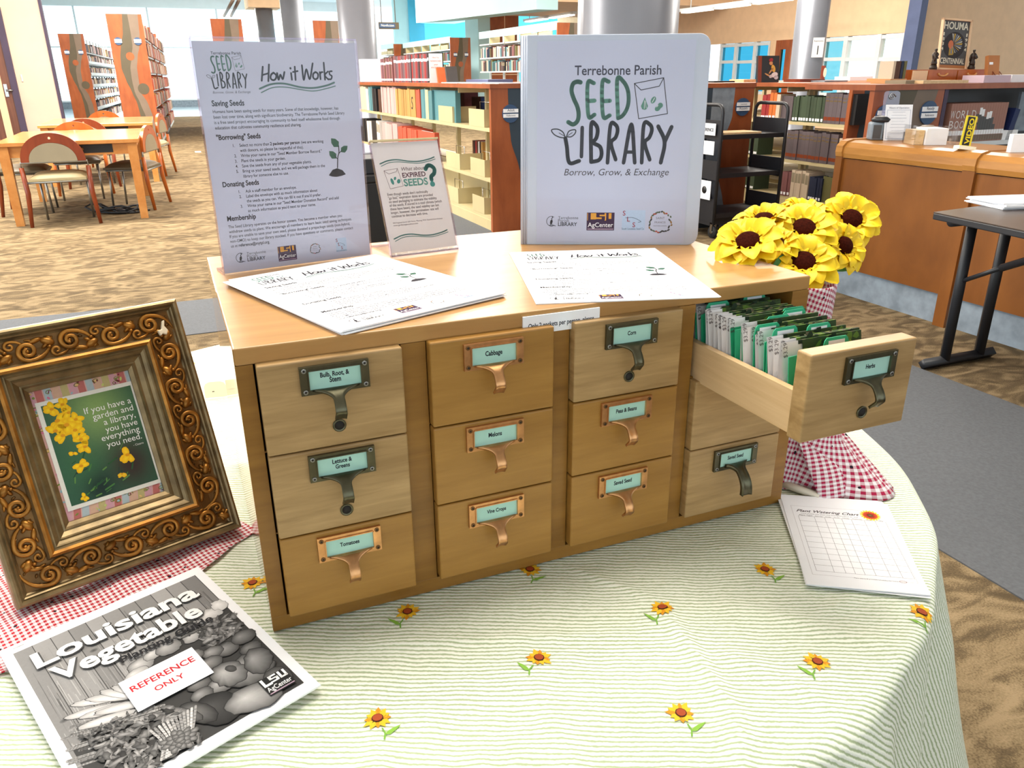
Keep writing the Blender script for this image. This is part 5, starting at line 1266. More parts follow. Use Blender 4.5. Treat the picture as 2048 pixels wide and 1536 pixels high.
for i, ch in enumerate(seq):
    f = i / (len(seq) - 1); y = yb + (yf - yb) * f
    lean = rad(9 + 3 * sin(i * 1.7)); dx = rnd.uniform(-.0015, .0015)
    if ch == 'P':
        zone = 0 if i < 6 else 1 if i < 13 else 2 if i < 23 else 3 if i < 32 else 4
        o = obj('seed_packet', PK[i % 4], None, 'white and green seed packet ' + places[zone], 'seed packet', 'seed packets filed ' + places[zone])
        o.location = (DX0 + dx, y, DZ + rnd.uniform(0, .0035)); o.rotation_euler = (-lean, 0, rnd.uniform(-.012, .012))
    else:
        o = obj('card_divider', divider_mesh(tabs[gi]), None, divlab[gi], 'divider', 'green card dividers in the open drawer'); gi += 1
        o.location = (DX0 + dx, y, DZ - (.004 if gi == 10 else 0)); o.rotation_euler = (-lean, 0, 0)

# ------------------------------------------------------------------ printed matter
LOGO = [["g",28,[[0.323,0.214],[0.305,0.211],[0.283,0.22],[0.275,0.252],[0.289,0.291],[0.308,0.326],[0.316,0.362],[0.31,0.392],[0.287,0.408],[0.26,0.397]]],["g",26,[[0.394,0.218],[0.361,0.219],[0.369,0.368],[0.402,0.363]]],["g",26,[[0.365,0.3],[0.4,0.298]]],["g",26,[[0.473,0.212],[0.439,0.214],[0.448,0.369],[0.484,0.367]]],["g",26,[[0.444,0.301],[0.482,0.299]]],["g",26,[[0.529,0.38],[0.517,0.204],[0.55,0.212],[0.575,0.25],[0.582,0.299],[0.574,0.338],[0.553,0.368],[0.529,0.38]]],["k",5,[[0.609,0.221],[0.763,0.196],[0.793,0.36],[0.64,0.383],[0.609,0.221]]],["k",5,[[0.609,0.221],[0.646,0.251],[0.742,0.234],[0.763,0.196]]],["k",26,[[0.246,0.473],[0.255,0.513],[0.27,0.59],[0.324,0.582]]],["k",7,[[0.246,0.471],[0.219,0.469],[0.186,0.456],[0.17,0.434],[0.202,0.43],[0.232,0.444],[0.246,0.471]]],["k",7,[[0.253,0.462],[0.265,0.44],[0.29,0.433],[0.302,0.436],[0.298,0.451],[0.278,0.466],[0.253,0.466]]],["k",4,[[0.24,0.462],[0.211,0.448]]],["k",4,[[0.259,0.461],[0.284,0.446]]],["k",24,[[0.337,0.423],[0.336,0.561]]],["k",26,[[0.39,0.587],[0.385,0.412],[0.408,0.409],[0.421,0.434],[0.416,0.47],[0.4,0.495],[0.436,0.514],[0.446,0.55],[0.432,0.578],[0.39,0.587]]],["k",25,[[0.48,0.591],[0.489,0.416],[0.516,0.41],[0.529,0.434],[0.52,0.47],[0.496,0.498],[0.524,0.576]]],["k",25,[[0.568,0.591],[0.602,0.409],[0.629,0.591]]],["k",22,[[0.581,0.54],[0.621,0.54]]],["k",25,[[0.667,0.591],[0.669,0.413],[0.701,0.41],[0.714,0.435],[0.702,0.471],[0.679,0.498],[0.71,0.577]]],["k",26,[[0.747,0.419],[0.786,0.493],[0.771,0.591]]],["k",26,[[0.819,0.422],[0.786,0.493]]],["seed",0,[[0.668,0.284],[0.671,0.342],[0.651,0.324],[0.689,0.324]]],["oval",0,[[0.714,0.297]]],["bean",0,[[0.746,0.328]]]]
HOW = [["k",9,[[0.395,0.111],[0.379,0.168]]],["k",9,[[0.434,0.102],[0.419,0.17]]],["k",8,[[0.385,0.145],[0.428,0.137]]],["k",9,[[0.456,0.135],[0.44,0.144],[0.435,0.158],[0.448,0.166],[0.465,0.161],[0.471,0.146],[0.456,0.135]]],["k",9,[[0.478,0.137],[0.483,0.164],[0.497,0.144],[0.509,0.162],[0.524,0.133]]],["k",9,[[0.565,0.137],[0.566,0.165]]],["k",11,[[0.564,0.117],[0.564,0.118]]],["k",9,[[0.592,0.111],[0.589,0.166]]],["k",8,[[0.577,0.133],[0.608,0.129]]],["k",9,[[0.638,0.105],[0.641,0.166],[0.664,0.122],[0.68,0.163],[0.708,0.097]]],["k",9,[[0.722,0.133],[0.706,0.141],[0.703,0.156],[0.715,0.164],[0.732,0.158],[0.736,0.142],[0.722,0.133]]],["k",9,[[0.749,0.134],[0.75,0.164]]],["k",8,[[0.75,0.142],[0.76,0.134],[0.768,0.134]]],["k",9,[[0.78,0.094],[0.779,0.166]]],["k",8,[[0.803,0.131],[0.781,0.147],[0.801,0.166]]],["k",8,[[0.829,0.13],[0.813,0.132],[0.813,0.144],[0.826,0.151],[0.819,0.164],[0.803,0.164]]],["g",9,[[0.361,0.201],[0.434,0.183],[0.515,0.181],[0.616,0.197],[0.7,0.201],[0.787,0.191],[0.838,0.179]]],["g",5,[[0.368,0.217],[0.441,0.197],[0.523,0.196],[0.615,0.207],[0.698,0.214],[0.786,0.204],[0.844,0.194]]],["k",5,[[0.811,0.56],[0.819,0.513],[0.83,0.49],[0.831,0.459]]],["k",4,[[0.818,0.521],[0.8,0.505]]],["k",4,[[0.83,0.494],[0.854,0.479]]],["leaf",0,[[0.831,0.465],[0.784,0.424]]],["leaf",0,[[0.844,0.489],[0.893,0.462]]],["leaf",0,[[0.808,0.517],[0.764,0.481]]],["mound",0,[[0.747,0.592],[0.776,0.568],[0.808,0.562],[0.844,0.573],[0.865,0.593],[0.835,0.599],[0.8,0.602],[0.767,0.599]]]]
def CLR(k): return GREEN if k == 'g' else INK
def logo(m, F, k, z, lite=False):             # F maps logo fractions to sheet metres, k scales stroke width
    for t_, wd, pts in LOGO:
        p = [F(*q) for q in pts]
        if wd: m.stroke(p, wd * k * 1.0, z, CLR(t_), smooth=not (wd == 5 or len(p) < 3))
        elif t_ == 'seed':
            a = p[0]; b2 = p[1]; wx = (p[3][0] - p[2][0]) / 2; hh = a[1] - b2[1]
            m.poly([(a[0], a[1]), (a[0] - wx * .55, a[1] - hh * .4), (a[0] - wx, a[1] - hh * .7), (a[0] - wx * .6, b2[1] + hh * .05), (b2[0], b2[1]), (a[0] + wx * .6, b2[1] + hh * .05), (a[0] + wx, a[1] - hh * .7), (a[0] + wx * .55, a[1] - hh * .4)], z, 'print_ink', GREEN)
            m.stroke([(a[0], a[1] - hh * .25), (b2[0] - wx * .2, b2[1] + hh * .1)], 3 * k, z + 5e-5, (.8, .8, .85)); m.stroke([(a[0] + wx * .2, a[1] - hh * .3), (b2[0] + wx * .35, b2[1] + hh * .15)], 2.5 * k, z + 5e-5, (.8, .8, .85))
        elif t_ == 'oval':
            m.blob(p[0][0], p[0][1], 15 * k, 23 * k, z, -.5, GREEN); m.stroke([(p[0][0] - 7 * k, p[0][1] - 14 * k), (p[0][0] + 8 * k, p[0][1] + 14 * k)], 3.5 * k, z + 5e-5, (.8, .8, .85))
        else:
            m.blob(p[0][0] - 8 * k, p[0][1] - 10 * k, 20 * k, 16 * k, z, .6, GREEN); m.blob(p[0][0] + 8 * k, p[0][1] + 8 * k, 17 * k, 17 * k, z, .6, GREEN)
            m.stroke([(p[0][0] - 16 * k, p[0][1] - 2 * k), (p[0][0] - 6 * k, p[0][1] + 8 * k)], 3 * k, z + 5e-5, (.8, .8, .85))
def heron(m, x, y, r, z, col):                # the library's bird-in-a-ring mark
    m.stroke([(x + r * cos(a), y + r * sin(a)) for a in [rad(75 + 22 * k) for k in range(11)]], r * .10, z, col)
    m.poly([(x - .2 * r, y + .2 * r), (x + .15 * r, y + .35 * r), (x + .25 * r, y - .1 * r), (x + .05 * r, y - .55 * r), (x - .25 * r, y - .75 * r), (x - .3 * r, y - .2 * r)], z, 'print_ink', col)
    m.stroke([(x + .1 * r, y + .2 * r), (x + .02 * r, y + .55 * r), (x + .22 * r, y + .72 * r), (x + .12 * r, y + .92 * r)], r * .14, z, col); m.stroke([(x + .12 * r, y + .92 * r), (x + .5 * r, y + .86 * r)], r * .09, z, col)
    m.stroke([(x + .05 * r, y - .4 * r), (x + .15 * r, y - .8 * r)], r * .07, z, col); m.stroke([(x - .5 * r, y - .85 * r), (x + .3 * r, y - .8 * r), (x + .8 * r, y - .95 * r)], r * .12, z, col)
def tpl_logo(m, x0, x1, y, z, s):             # ring, then three lines
    r = (x1 - x0) * .155; heron(m, x0 + r, y, r, z, INK); wx = (x1 - x0) - 2.35 * r
    m.text('Terrebonne', x0 + 2.35 * r, y + r * .42, z, width=wx, col=c(90, 88, 96)); m.text('Parish', x0 + 2.35 * r, y - r * .22, z, width=wx * .54, col=c(90, 88, 96)); m.text('LIBRARY', x0 + 2.35 * r, y - r * .95, z, width=wx * .95, bold=.015, col=INK)
def lsu_logo(m, x0, y0, x1, y1, z, dark=c(62, 34, 70), gold=c(236, 168, 62)):
    w_, h = x1 - x0, y1 - y0
    m.rect(x0, y0, x1, y1, z, 'print_ink', dark); m.rect(x0 + w_ * .02, y0 + h * .56, x1 - w_ * .02, y0 + h * .97, z + 4e-5, 'print_ink', gold)
    def bar(a, b2, e, f): m.rect(x0 + w_ * a, y0 + h * b2, x0 + w_ * e, y0 + h * f, z + 8e-5, 'print_ink', dark)
    bar(.04, .58, .14, .97); bar(.04, .50, .36, .62)                      # L
    bar(.36, .88, .64, .97); bar(.36, .73, .64, .80); bar(.33, .56, .64, .64); bar(.34, .74, .46, .97); bar(.54, .58, .66, .80)   # S
    bar(.70, .60, .79, .97); bar(.70, .56, .98, .65); bar(.89, .60, .98, .97)   # U
    m.text('AgCenter', x0 + w_ * .04, y0 + h * .19, z + 1e-4, width=w_ * .92, height=h * .34, bold=.01, col=(.9, .88, .88)); m.rect(x0 + w_ * .03, y0 + h * .05, x0 + w_ * .97, y0 + h * .10, z + 8e-5, 'print_ink', c(190, 160, 180))
def wreath(m, x, y, r, z):
    rr = random.Random(5)
    for k in range(26):
        a = 2 * pi * k / 26; q = r * rr.uniform(.88, 1.1)
        m.blob(x + q * cos(a), y + q * sin(a), r * rr.uniform(.10, .2), r * .08, z + 2e-5 * (k % 3), a + rr.uniform(.8, 2.2), rr.choice([c(62, 66, 60), c(90, 100, 80), c(60, 56, 58), c(176, 70, 50), c(150, 110, 60)]), n=7)
    m.text('SAINT', x, y + r * .28, z, width=r * .8, align='C', col=c(110, 100, 110)); m.text('FRANCIS', x, y - r * .10, z, width=r * 1.0, align='C', col=c(110, 100, 110)); m.text('VEGETABLE GARDEN', x, y - r * .38, z, width=r * 1.25, align='C', col=c(110, 100, 110))
def sls_logo(m, x0, y0, x1, y1, z):
    w_, h = x1 - x0, y1 - y0
    m.rect(x0, y0, x1, y1, z, 'print_ink', c(188, 206, 230))
    for ch, a, b2 in (('S', .02, .74), ('L', .22, .44), ('S', .46, .16)): m.text(ch, x0 + w_ * a, y0 + h * b2, z + 5e-5, size=h * .34, col=c(160, 50, 60), bold=.01)
    m.stroke([(x0 + w_ * .15, y0 + h * .62), (x0 + w_ * .4, y0 + h * .64), (x0 + w_ * .6, y0 + h * .58), (x0 + w_ * .82, y0 + h * .44), (x0 + w_ * .7, y0 + h * .40)], w_ * .018, z + 6e-5, c(60, 70, 100))
    m.text('South Louisiana Seed Co.', x0, y0 + h * .03, z + 5e-5, width=w_ * .98, height=h * .10, col=c(40, 50, 100))

FW, FH = 0.2159, 0.2794
def flyer(m, z, S=FW, Hh=FH):
    F = lambda u, v: (u * S, (1 - v) * Hh)
    L2 = lambda u, v: F(0.061 + (u - .17) * (.234 / .653), .066 + (v - .199) * (.134 / .402))
    m.text('Terrebonne Parish', *F(.101, .0625), z, width=.174 * S, bold=.006, col=INK)
    logo(m, L2, 6.1e-5, z)
    m.text('Borrow, Grow, & Exchange', *F(.083, .2175), z, width=.221 * S, shear=.22, col=c(96, 92, 110))
    sw = S / 235 / 2.955 * 1.0
    for t_, wd, pts in HOW:
        p = [F(*q) for q in pts]
        if wd: m.stroke(p, wd * 2.5e-4, z, c(36, 32, 44) if t_ == 'k' else c(92, 130, 122), smooth=True)
        elif t_ == 'leaf':
            a, b2 = Vector(p[0]), Vector(p[1]); d = b2 - a; nx = Vector((-d.y, d.x)) * .33
            m.poly([a, a + d * .3 + nx, a + d * .7 + nx * .8, b2, a + d * .7 - nx * .8, a + d * .3 - nx], z, 'print_ink', c(62, 104, 84))
        else: m.poly(p, z, 'print_ink', c(46, 42, 50))
    fs = (.82 * S)
    base = 'been lost over time, along with significant biodiversity. The Terrebonne Parish Seed Library'
    vs, _ = glyphs(base, .0, 0); unit = .822 * S / (max(v[0] for v in vs) - min(v[0] for v in vs))
    T = lambda s, u, v, **k: m.text(s, *F(u, v), z, size=unit, col=k.pop('col', BODY), bold=k.pop('bold', .006), tall=1.18)
    Hd = lambda s, u, v, wd: m.text(s, *F(u, v), z, width=wd * S, bold=.026, tall=1.2, col=INK)
    Hd('Saving Seeds', .068, .268, .19)
    for k, s in enumerate(('Humans have been saving seeds for many years. Some of that knowledge, however, has', base,
                           'is a free seed project encouraging its community to feed itself wholesome food through', 'education that cultivates community resilience and sharing.')): T(s, .068, .297 + .0223 * k)
    Hd('"Borrowing" Seeds', .067, .408, .265)
    a = 'Select no more than '; T(a, .197, .441)
    wa = unit * (lambda q: max(v[0] for v in q) - min(v[0] for v in q))(glyphs(a + 'i', 0, 0)[0]) / S
    T('2 packets per person', .197 + wa - .004, .441, bold=.022, col=INK)
    wb = unit * (lambda q: max(v[0] for v in q) - min(v[0] for v in q))(glyphs('2 packets per person', .022, 0)[0]) / S
    T('(we are working', .197 + wa + wb + .006, .441)
    for k, s in enumerate(('with donors, so please be respectful of this).', 'Write your name in our "Seed Member Borrow Record."', 'Plant the seeds in your garden.', 'Save the seeds from any of your vegetable plants.',
                           'Bring us your saved seeds, and we will package them in the', 'library for someone else to use.')): T(s, .197, .463 + .0223 * k)
    for k, v in enumerate((.441, .485, .508, .530, .552)): T('%d.' % (k + 1), .158, v)
    Hd('Donating Seeds', .065, .609, .222)
    for k, s in enumerate(('Ask a staff member for an envelope.', 'Label the envelope with as much information about', 'the seeds as you can. We can fill it out if you\'d prefer.', 'Write your name in our "Seed Member Donation Record" and add', 'as much information as you\'d next to your name.')): T(s, .198, .641 + .0218 * k)
    for k, v in enumerate((.641, .663, .706)): T('%d.' % (k + 1), .156, v)
    Hd('Membership', .064, .760, .178)
    for k, s in enumerate(('The Seed Library operates on the honor system. You become a member when you', 'withdraw seeds to plant. We encourage all members to learn basic seed saving techniques.',
                           'If you are unable to save your own seed, please donated a prepackage seeds (non-hybrid,', 'non-GMO) to keep our library stocked. If you have questions or comments, please contact', 'us at')): T(s, .064, .793 + .0218 * k)
    T('reference@mytpl.org.', .112, .793 + .0218 * 4, bold=.022, col=INK)
    tpl_logo(m, .085 * S, .276 * S, (1 - .932) * Hh, z, S); lsu_logo(m, .354 * S, (1 - .972) * Hh, .476 * S, (1 - .902) * Hh, z)
    wreath(m, .605 * S, (1 - .932) * Hh, .034 * S, z); sls_logo(m, .752 * S, (1 - .962) * Hh, .828 * S, (1 - .895) * Hh, z)
def flyer_mesh(th=0.0004, mat='paper'):
    m = MB().box(0, 0, 0, FW, FH, th, mat); flyer(m, th + 0.00012); return m.mesh('flyer')
FLY = flyer_mesh()

# upright holder with the How it Works sheet
loc, rot = sheet_pose(.016, .3228, CH + TZ + 0.0015, .181, 0.0)
sg = thing('sign_holder', 'tall clear acrylic sign holder with the How it Works sheet, standing on the catalog', 'sign', loc, rot)
SW, SH = 0.2085, 0.2859
m = MB().box(0.0008, 0.001, -0.0012, SW - .0008, SH - .003, -0.0006, 'paper_sign')
flyer(m, -0.00045, SW, SH)
m.build('printed_sheet', sg, 'white How it Works sheet with text and logos')
m = MB().box(0, 0, -0.0004 + .0006, SW, SH, 0.0020, 'acrylic').box(0, 0, -0.0040, SW, SH, -0.0015, 'acrylic').box(-.0012, 0, -.0040, 0, SH, .002, 'acrylic_edge').box(SW, 0, -.0040, SW + .0012, SH, .002, 'acrylic_edge').box(0, SH, -.0045, SW, SH + .0022, .0025, 'acrylic_edge')
m.build('acrylic_sleeve', sg)
MB().box(0, 0, -0.036, SW, 0.0022, -.0042, 'acrylic').box(0, 0, -0.038, SW, .0022, -0.036, 'acrylic_edge').box(-.001, 0, -0.038, 0, .0022, -.0042, 'acrylic_edge').build('foot', sg)

# small slanted holder
loc, rot = sheet_pose(.2454, .3348, CH + TZ + 0.001, .1217, .3612)
sm = thing('sign_holder', 'small slanted acrylic sign holder asking What about expired seeds, behind flyer stack', 'sign', loc, rot)
SW, SH = .1066, .1663
m = MB().box(.001, .006, -.0012, SW - .001, SH - .002, -.0006, 'paper_warm'); z = -.00045
F = lambda u, v: (u * SW, (1 - v) * SH)
def swoosh(v0, v1, u0, u1):
    for t_, wd, pts in HOW[16:18]:
        xs = [q[0] for q in pts]
        m.stroke([F(u0 + (q[0] - .361) / .477 * (u1 - u0), v0 + (v1 - v0) * (q[0] - .361) / .477 + (q[1] - .201 + (q[0] - .361) / .477 * .022) * 1.3) for q in pts], wd * 2e-4, z, c(92, 136, 128))
swoosh(.192, .160, .088, .897); swoosh(.845, .815, .083, .884)
m.stroke([F(.124, .253), F(.323, .240), F(.361, .395), F(.167, .412), F(.124, .253)], .0005, z, c(120, 90, 90), smooth=False); m.stroke([F(.124, .253), F(.185, .283), F(.30, .268), F(.323, .240)], .0005, z, c(120, 90, 90), smooth=False)
TEAL = c(72, 142, 132)
p = F(.215, .350); m.blob(*p, .0022, .0048, z, .2, TEAL); p = F(.262, .325); m.blob(*p, .0017, .0026, z, -.5, TEAL); p = F(.308, .352); m.blob(*p, .0026, .0034, z, -.6, TEAL)
m.text('What about', *F(.379, .264), z, width=.343 * SW, shear=.2, col=c(96, 70, 70)); m.text('EXPIRED', *F(.376, .323), z, width=.345 * SW, bold=.02, col=c(84, 40, 56)); m.text('SEEDS', *F(.376, .398), z, width=.358 * SW, bold=.03, col=c(96, 150, 136))
m.stroke([F(.735, .262), F(.77, .235), F(.82, .235), F(.865, .265), F(.85, .305), F(.80, .33), F(.795, .36)], .0062, z, TEAL); m.blob(*F(.797, .398), .0040, .0040, z, 0, TEAL)
l0 = 'of the seeds. If stored in a cool climate (which'; q = glyphs(l0, 0, 0)[0]; un = .775 * SW / (max(v[0] for v in q) - min(v[0] for v in q))
for k, s in enumerate(('Even though seeds don\'t technically', '"go bad," expiration dates are provided', 'on seed packaging to estimate the viability', l0, 'these have been), the seed viability can last', 'longer, however, the germination rate will', 'continue to decrease with time.')):
    m.text(s, *F(.110, .470 + .0318 * k), z, size=un, tall=1.2, bold=.004, col=c(84, 62, 62))
m.text('Will Expired Seeds Still Grow: Planting With Expired Seed Packets', *F(.107, .714), z, width=.74 * SW, col=c(110, 84, 84)); m.text('www.gardeningknowhow.com', *F(.110, .736), z, width=.36 * SW, col=c(110, 84, 84))
m.build('printed_sheet', sm, 'white What about expired seeds card')
MB().box(0, 0, .0002, SW, SH, .0018, 'acrylic').box(0, 0, -.0036, SW, SH, -.0014, 'acrylic').box(-.001, 0, -.0036, .0002, SH, .0018, 'acrylic_edge').box(SW, 0, -.0036, SW + .001, SH, .0018, 'acrylic_edge').box(0, SH, -.0040, SW, SH + .0018, .0022, 'metal_tan').build('acrylic_sleeve', sm)
ft = MB().box(0, 0, 0, SW, .085, .0022, 'acrylic').box(0, 0.083, 0, SW, .085, .0024, 'acrylic_edge').box(0, 0, 0, SW, .002, .0024, 'acrylic_edge').build('foot', sm)
ft.rotation_euler = (-(pi / 2 - .3612), 0, 0)

# white ring binder
loc, rot = sheet_pose(.4497, .3402, CH + TZ + 0.001, -.4542, .055)
bd = thing('ring_binder', 'white ring binder with seed library cover, standing upright on the catalog', 'binder', loc, rot)
BW, BH = .2688, .2959
MB().prism(rounded(.010, 0, BW, BH, .016, 'R'), -.0030, 0, 'binder_white').build('front_cover', bd, bevel=.0010)
MB().prism(rounded(.010, 0, BW, BH, .016, 'R'), -.0400, -.0370, 'binder_white').build('back_cover', bd, bevel=.0010)
sp = MB().box(0, 0, -.0370, .003, BH, -.0030, 'binder_white')
for k in range(3): sp.tube([(.0030 + .003 * k, 0.0006, -.0012 - .0004 * k), (.0030 + .003 * k, BH - .0006, -.0012 - .0004 * k)], .0016, 8, 'binder_white')
sp.build('spine', bd)
m = MB().rect(.0245, .0035, BW * .922, BH * .972, .00025, 'cover_paper_shaded'); F = lambda u, v: (u * BW, (1 - v) * BH); z = .0004
m.text('Terrebonne Parish', *F(.290, .181), z, width=.459 * BW, bold=.012, tall=1.12, col=c(52, 48, 66))
logo(m, F, BW / 372 / 3.269, z)
m.text('Borrow, Grow, & Exchange', *F(.242, .652), z, width=.576 * BW, shear=.22, col=c(72, 64, 72))
tpl_logo(m, .148 * BW, .326 * BW, (1 - .880) * BH, z, BW); lsu_logo(m, .374 * BW, (1 - .926) * BH, .529 * BW, (1 - .836) * BH, z)
sls_logo(m, .572 * BW, (1 - .925) * BH, .701 * BW, (1 - .824) * BH, z); wreath(m, .785 * BW, (1 - .884) * BH, .060 * BW, z)
m.build('cover_sheet', bd, 'printed title sheet of the seed library')
m = MB().rect(.0235, .003, BW * .93, BH * .985, .0007, 'acrylic'); m.build('clear_pocket', bd)
m = MB().box(.012, .006, -.031, BW - .014, BH - .006, -.009, 'paper'); m.build('page_block', bd)

# flyers on the catalogue top
def flat(name, me, x, y, z, yaw, label, cat, group=None, lean=pi / 2):
    loc, rot = sheet_pose(x, y, z, yaw, lean)
    return obj(name, me, None, label, cat, group, None, loc, rot)
blank = MB().box(0, 0, 0, FW, FH, .0008, 'paper').mesh('flyer')
zt = TZ + CH + .0012
for k in range(7):
    a = .3289 + .012 * sin(k * 2.1); top = (k == 6)
    flat('flyer', FLY if top else blank, .105 + .0025 * sin(k * 1.3), -.0024 + .002 * cos(k * 2.2), zt + .0009 * k, a,
         'How it Works flyer on top of the loose stack before the tall sign' if top else 'white flyer below the top one in the loose stack before the tall sign', 'flyer', 'stack of flyers before the tall sign', pi / 2 - .004)
for k in range(2):
    flat('flyer', FLY if k else blank, .3297 + .001 * k, .0212, zt + .0009 * k, -.294 + .006 * (1 - k),
         'How it Works flyer lying before the white binder' if k else 'white flyer hidden below the one before the white binder', 'flyer', 'flyers before the white binder')
# ------------------------------------------------------------------ gilded picture frame on the gingham cloth
FWD, FHT = .2654, .3149
loc, rot = sheet_pose(-.2688, .1502, TZ + .0085, .3209, .3664)
pf = thing('picture_frame', 'ornate gilded picture frame with a garden quote, leaning at the left of the catalog', 'picture frame', loc, rot)
prof = [(0, -.012), (0, .014), (.0015, .018), (.004, .0195), (.0065, .0185), (.008, .0155), (.0095, .0165), (.011, .0150), (.0125, .0120), (.0142, .0105), (.028, .0095), (.0425, .0115),
        (.044, .0150), (.0455, .0195), (.0485, .0225), (.0515, .0205), (.0535, .0165), (.0550, .0170), (.0565, .0150), (.0600, .0125), (.0615, .0135), (.0630, .0110), (.0680, .0060), (.0700, .0065), (.0720, .0030), (.0765, .0000), (.0770, -.004)]
def ringpts(d, h): return [(d, d, h), (FWD - d, d, h), (FWD - d, FHT - d, h), (d, FHT - d, h)]
for nm, a0, a1, mt in (('outer_moulding', 0, 10, 'gold_grey'), ('relief_band', 9, 12, 'gold_dark'), ('inner_moulding', 11, 27, 'gold_grey')):
    m = MB()
    for p, q in zip(prof[a0:a1], prof[a0 + 1:a1]):
        A, B2 = ringpts(*p), ringpts(*q)
        for k in range(4): m.add([A[k], A[(k + 1) % 4], B2[(k + 1) % 4], B2[k]], [(0, 1, 2, 3)], 'gold_leaf' if nm == 'inner_moulding' and .0455 <= p[0] < .0515 else mt)
    if nm == 'outer_moulding': m.box(.004, .004, -.012, FWD - .004, FHT - .004, -.0105, 'drawer_box')
    m.build(nm, pf)
def spiral(m, cx, cy, r, a0, turns, sgn, tail=None, mat='gold_leaf', h=.0125, th=.0026):
    pts = []; rs = []; n = int(26 * turns)
    for i in range(n + 1):
        s = i / n; a = a0 + sgn * s * turns * 2 * pi; q = r * (1 - .80 * s)
        pts.append((cx + q * cos(a), cy + q * sin(a), h + .0022 * s)); rs.append(th * (1 - .35 * s))
    if tail:
        t0 = Vector(tail); p0 = Vector(pts[0]); pre = []
        d = Vector((-sin(a0) * sgn, cos(a0) * sgn, 0))
        for i in range(8):
            s = i / 8; ctl = p0 - d * (t0 - p0).length * .6
            pre.append(tuple(t0 * (1 - s) ** 2 + ctl * 2 * s * (1 - s) + p0 * s * s))
        rs = [th * (.4 + .6 * i / 8) for i in range(8)] + rs; pts = pre + pts
    m.tube(pts, rs, 7, mat)
def lump(m, cx, cy, rx, ry, rot_, h, top, mat='gold_leaf'):
    n = 10; vs = [(cx, cy, h + top)]; fs = []
    for k, (t_, z) in enumerate(((.55, .82), (.9, .4), (1.0, -.2))):
        for j in range(n):
            a = 2 * pi * j / n; x, y = rx * t_ * cos(a), ry * t_ * sin(a)
            vs.append((cx + x * cos(rot_) - y * sin(rot_), cy + x * sin(rot_) + y * cos(rot_), h + top * z))
    fs = [(0, 1 + j, 1 + (j + 1) % n) for j in range(n)]
    for k in range(2): fs += [(1 + k * n + j, 1 + k * n + n + j, 1 + k * n + n + (j + 1) % n, 1 + k * n + (j + 1) % n) for j in range(n)]
    m.add(vs, fs, mat, (1, 1, 1), True)
rr = random.Random(3)
def side(length, Ms):
    m = MB(); n = max(3, int(length / .043)); step = length / n
    for i in range(n):
        cx = (i + .5) * step; f = 1 if i % 2 else -1
        spiral(m, cx, .002 * f, .0112, rad(90 * f), 1.5, -f, (cx - step * .62, -.0110 * f, .0105), th=.0031)
        spiral(m, cx + step * .36, -.0068 * f, .0058, rad(-90 * f), 1.1, f, (cx - step * .02, .0100 * f, .0105), th=.0020)
        spiral(m, cx, .002 * f, .0128, rad(150 * f), .45, -f, mat='gold_dark', th=.0012)
        lump(m, cx + step * .5, .0058 * f, .0085, .0055, .5 * f, .0098, .0066); lump(m, cx + step * .44, .0090 * f, .0048, .0024, 1.0 * f, .0098, .0045)
        lump(m, cx + step * .58, .0014 * f, .0052, .0024, -.6 * f, .0098, .0050); lump(m, cx + step * .5, -.0010 * f, .0028, .0028, 0, .0098, .0070)
        lump(m, cx - step * .22, -.0092 * f, .0090, .0034, .25 * f, .0098, .0050); lump(m, cx - step * .08, -.0106 * f, .0050, .0018, -.2 * f, .0098, .0036)
        lump(m, cx + .0005, .0022 * f, .0030, .0030, 0, .0105, .0055)
        for k in range(5): lump(m, cx + rr.uniform(-.5, .5) * step, rr.uniform(-.012, .012), .003, .0016, rr.uniform(0, 3), .0095, .003, 'gold_dark')
    for k in range(len(m.v)): m.v[k] = Ms @ m.v[k]
    return m
bc = .0285
for L0, Ms in ((FWD - .034, Matrix.Translation((.017, bc, 0))), (FWD - .034, Matrix.Translation((FWD - .017, FHT - bc, 0)) @ Matrix.Rotation(pi, 4, 'Z')),
               (FHT - .088, Matrix.Translation((FWD - bc, .044, 0)) @ Matrix.Rotation(pi / 2, 4, 'Z')), (FHT - .088, Matrix.Translation((bc, FHT - .044, 0)) @ Matrix.Rotation(-pi / 2, 4, 'Z'))):
    side(L0, Ms).build('scrollwork', pf, 'gilded relief of scrolls and leaves')
cx, cy = FWD - .0265, FHT - .0375
MB().prism([(cx - .007, cy + .001), (cx - .002, cy + .0015), (cx + .0015, cy + .012), (cx + .0045, cy + .0125), (cx + .0025, cy + .005), (cx + .0055, cy - .001), (cx + .0025, cy - .0065), (cx - .0015, cy - .004), (cx - .005, cy - .0065)], .012, .0185, 'chipped_plaster').build('chipped_corner', pf, 'cream chipped spot at the upper right corner', bevel=.001)
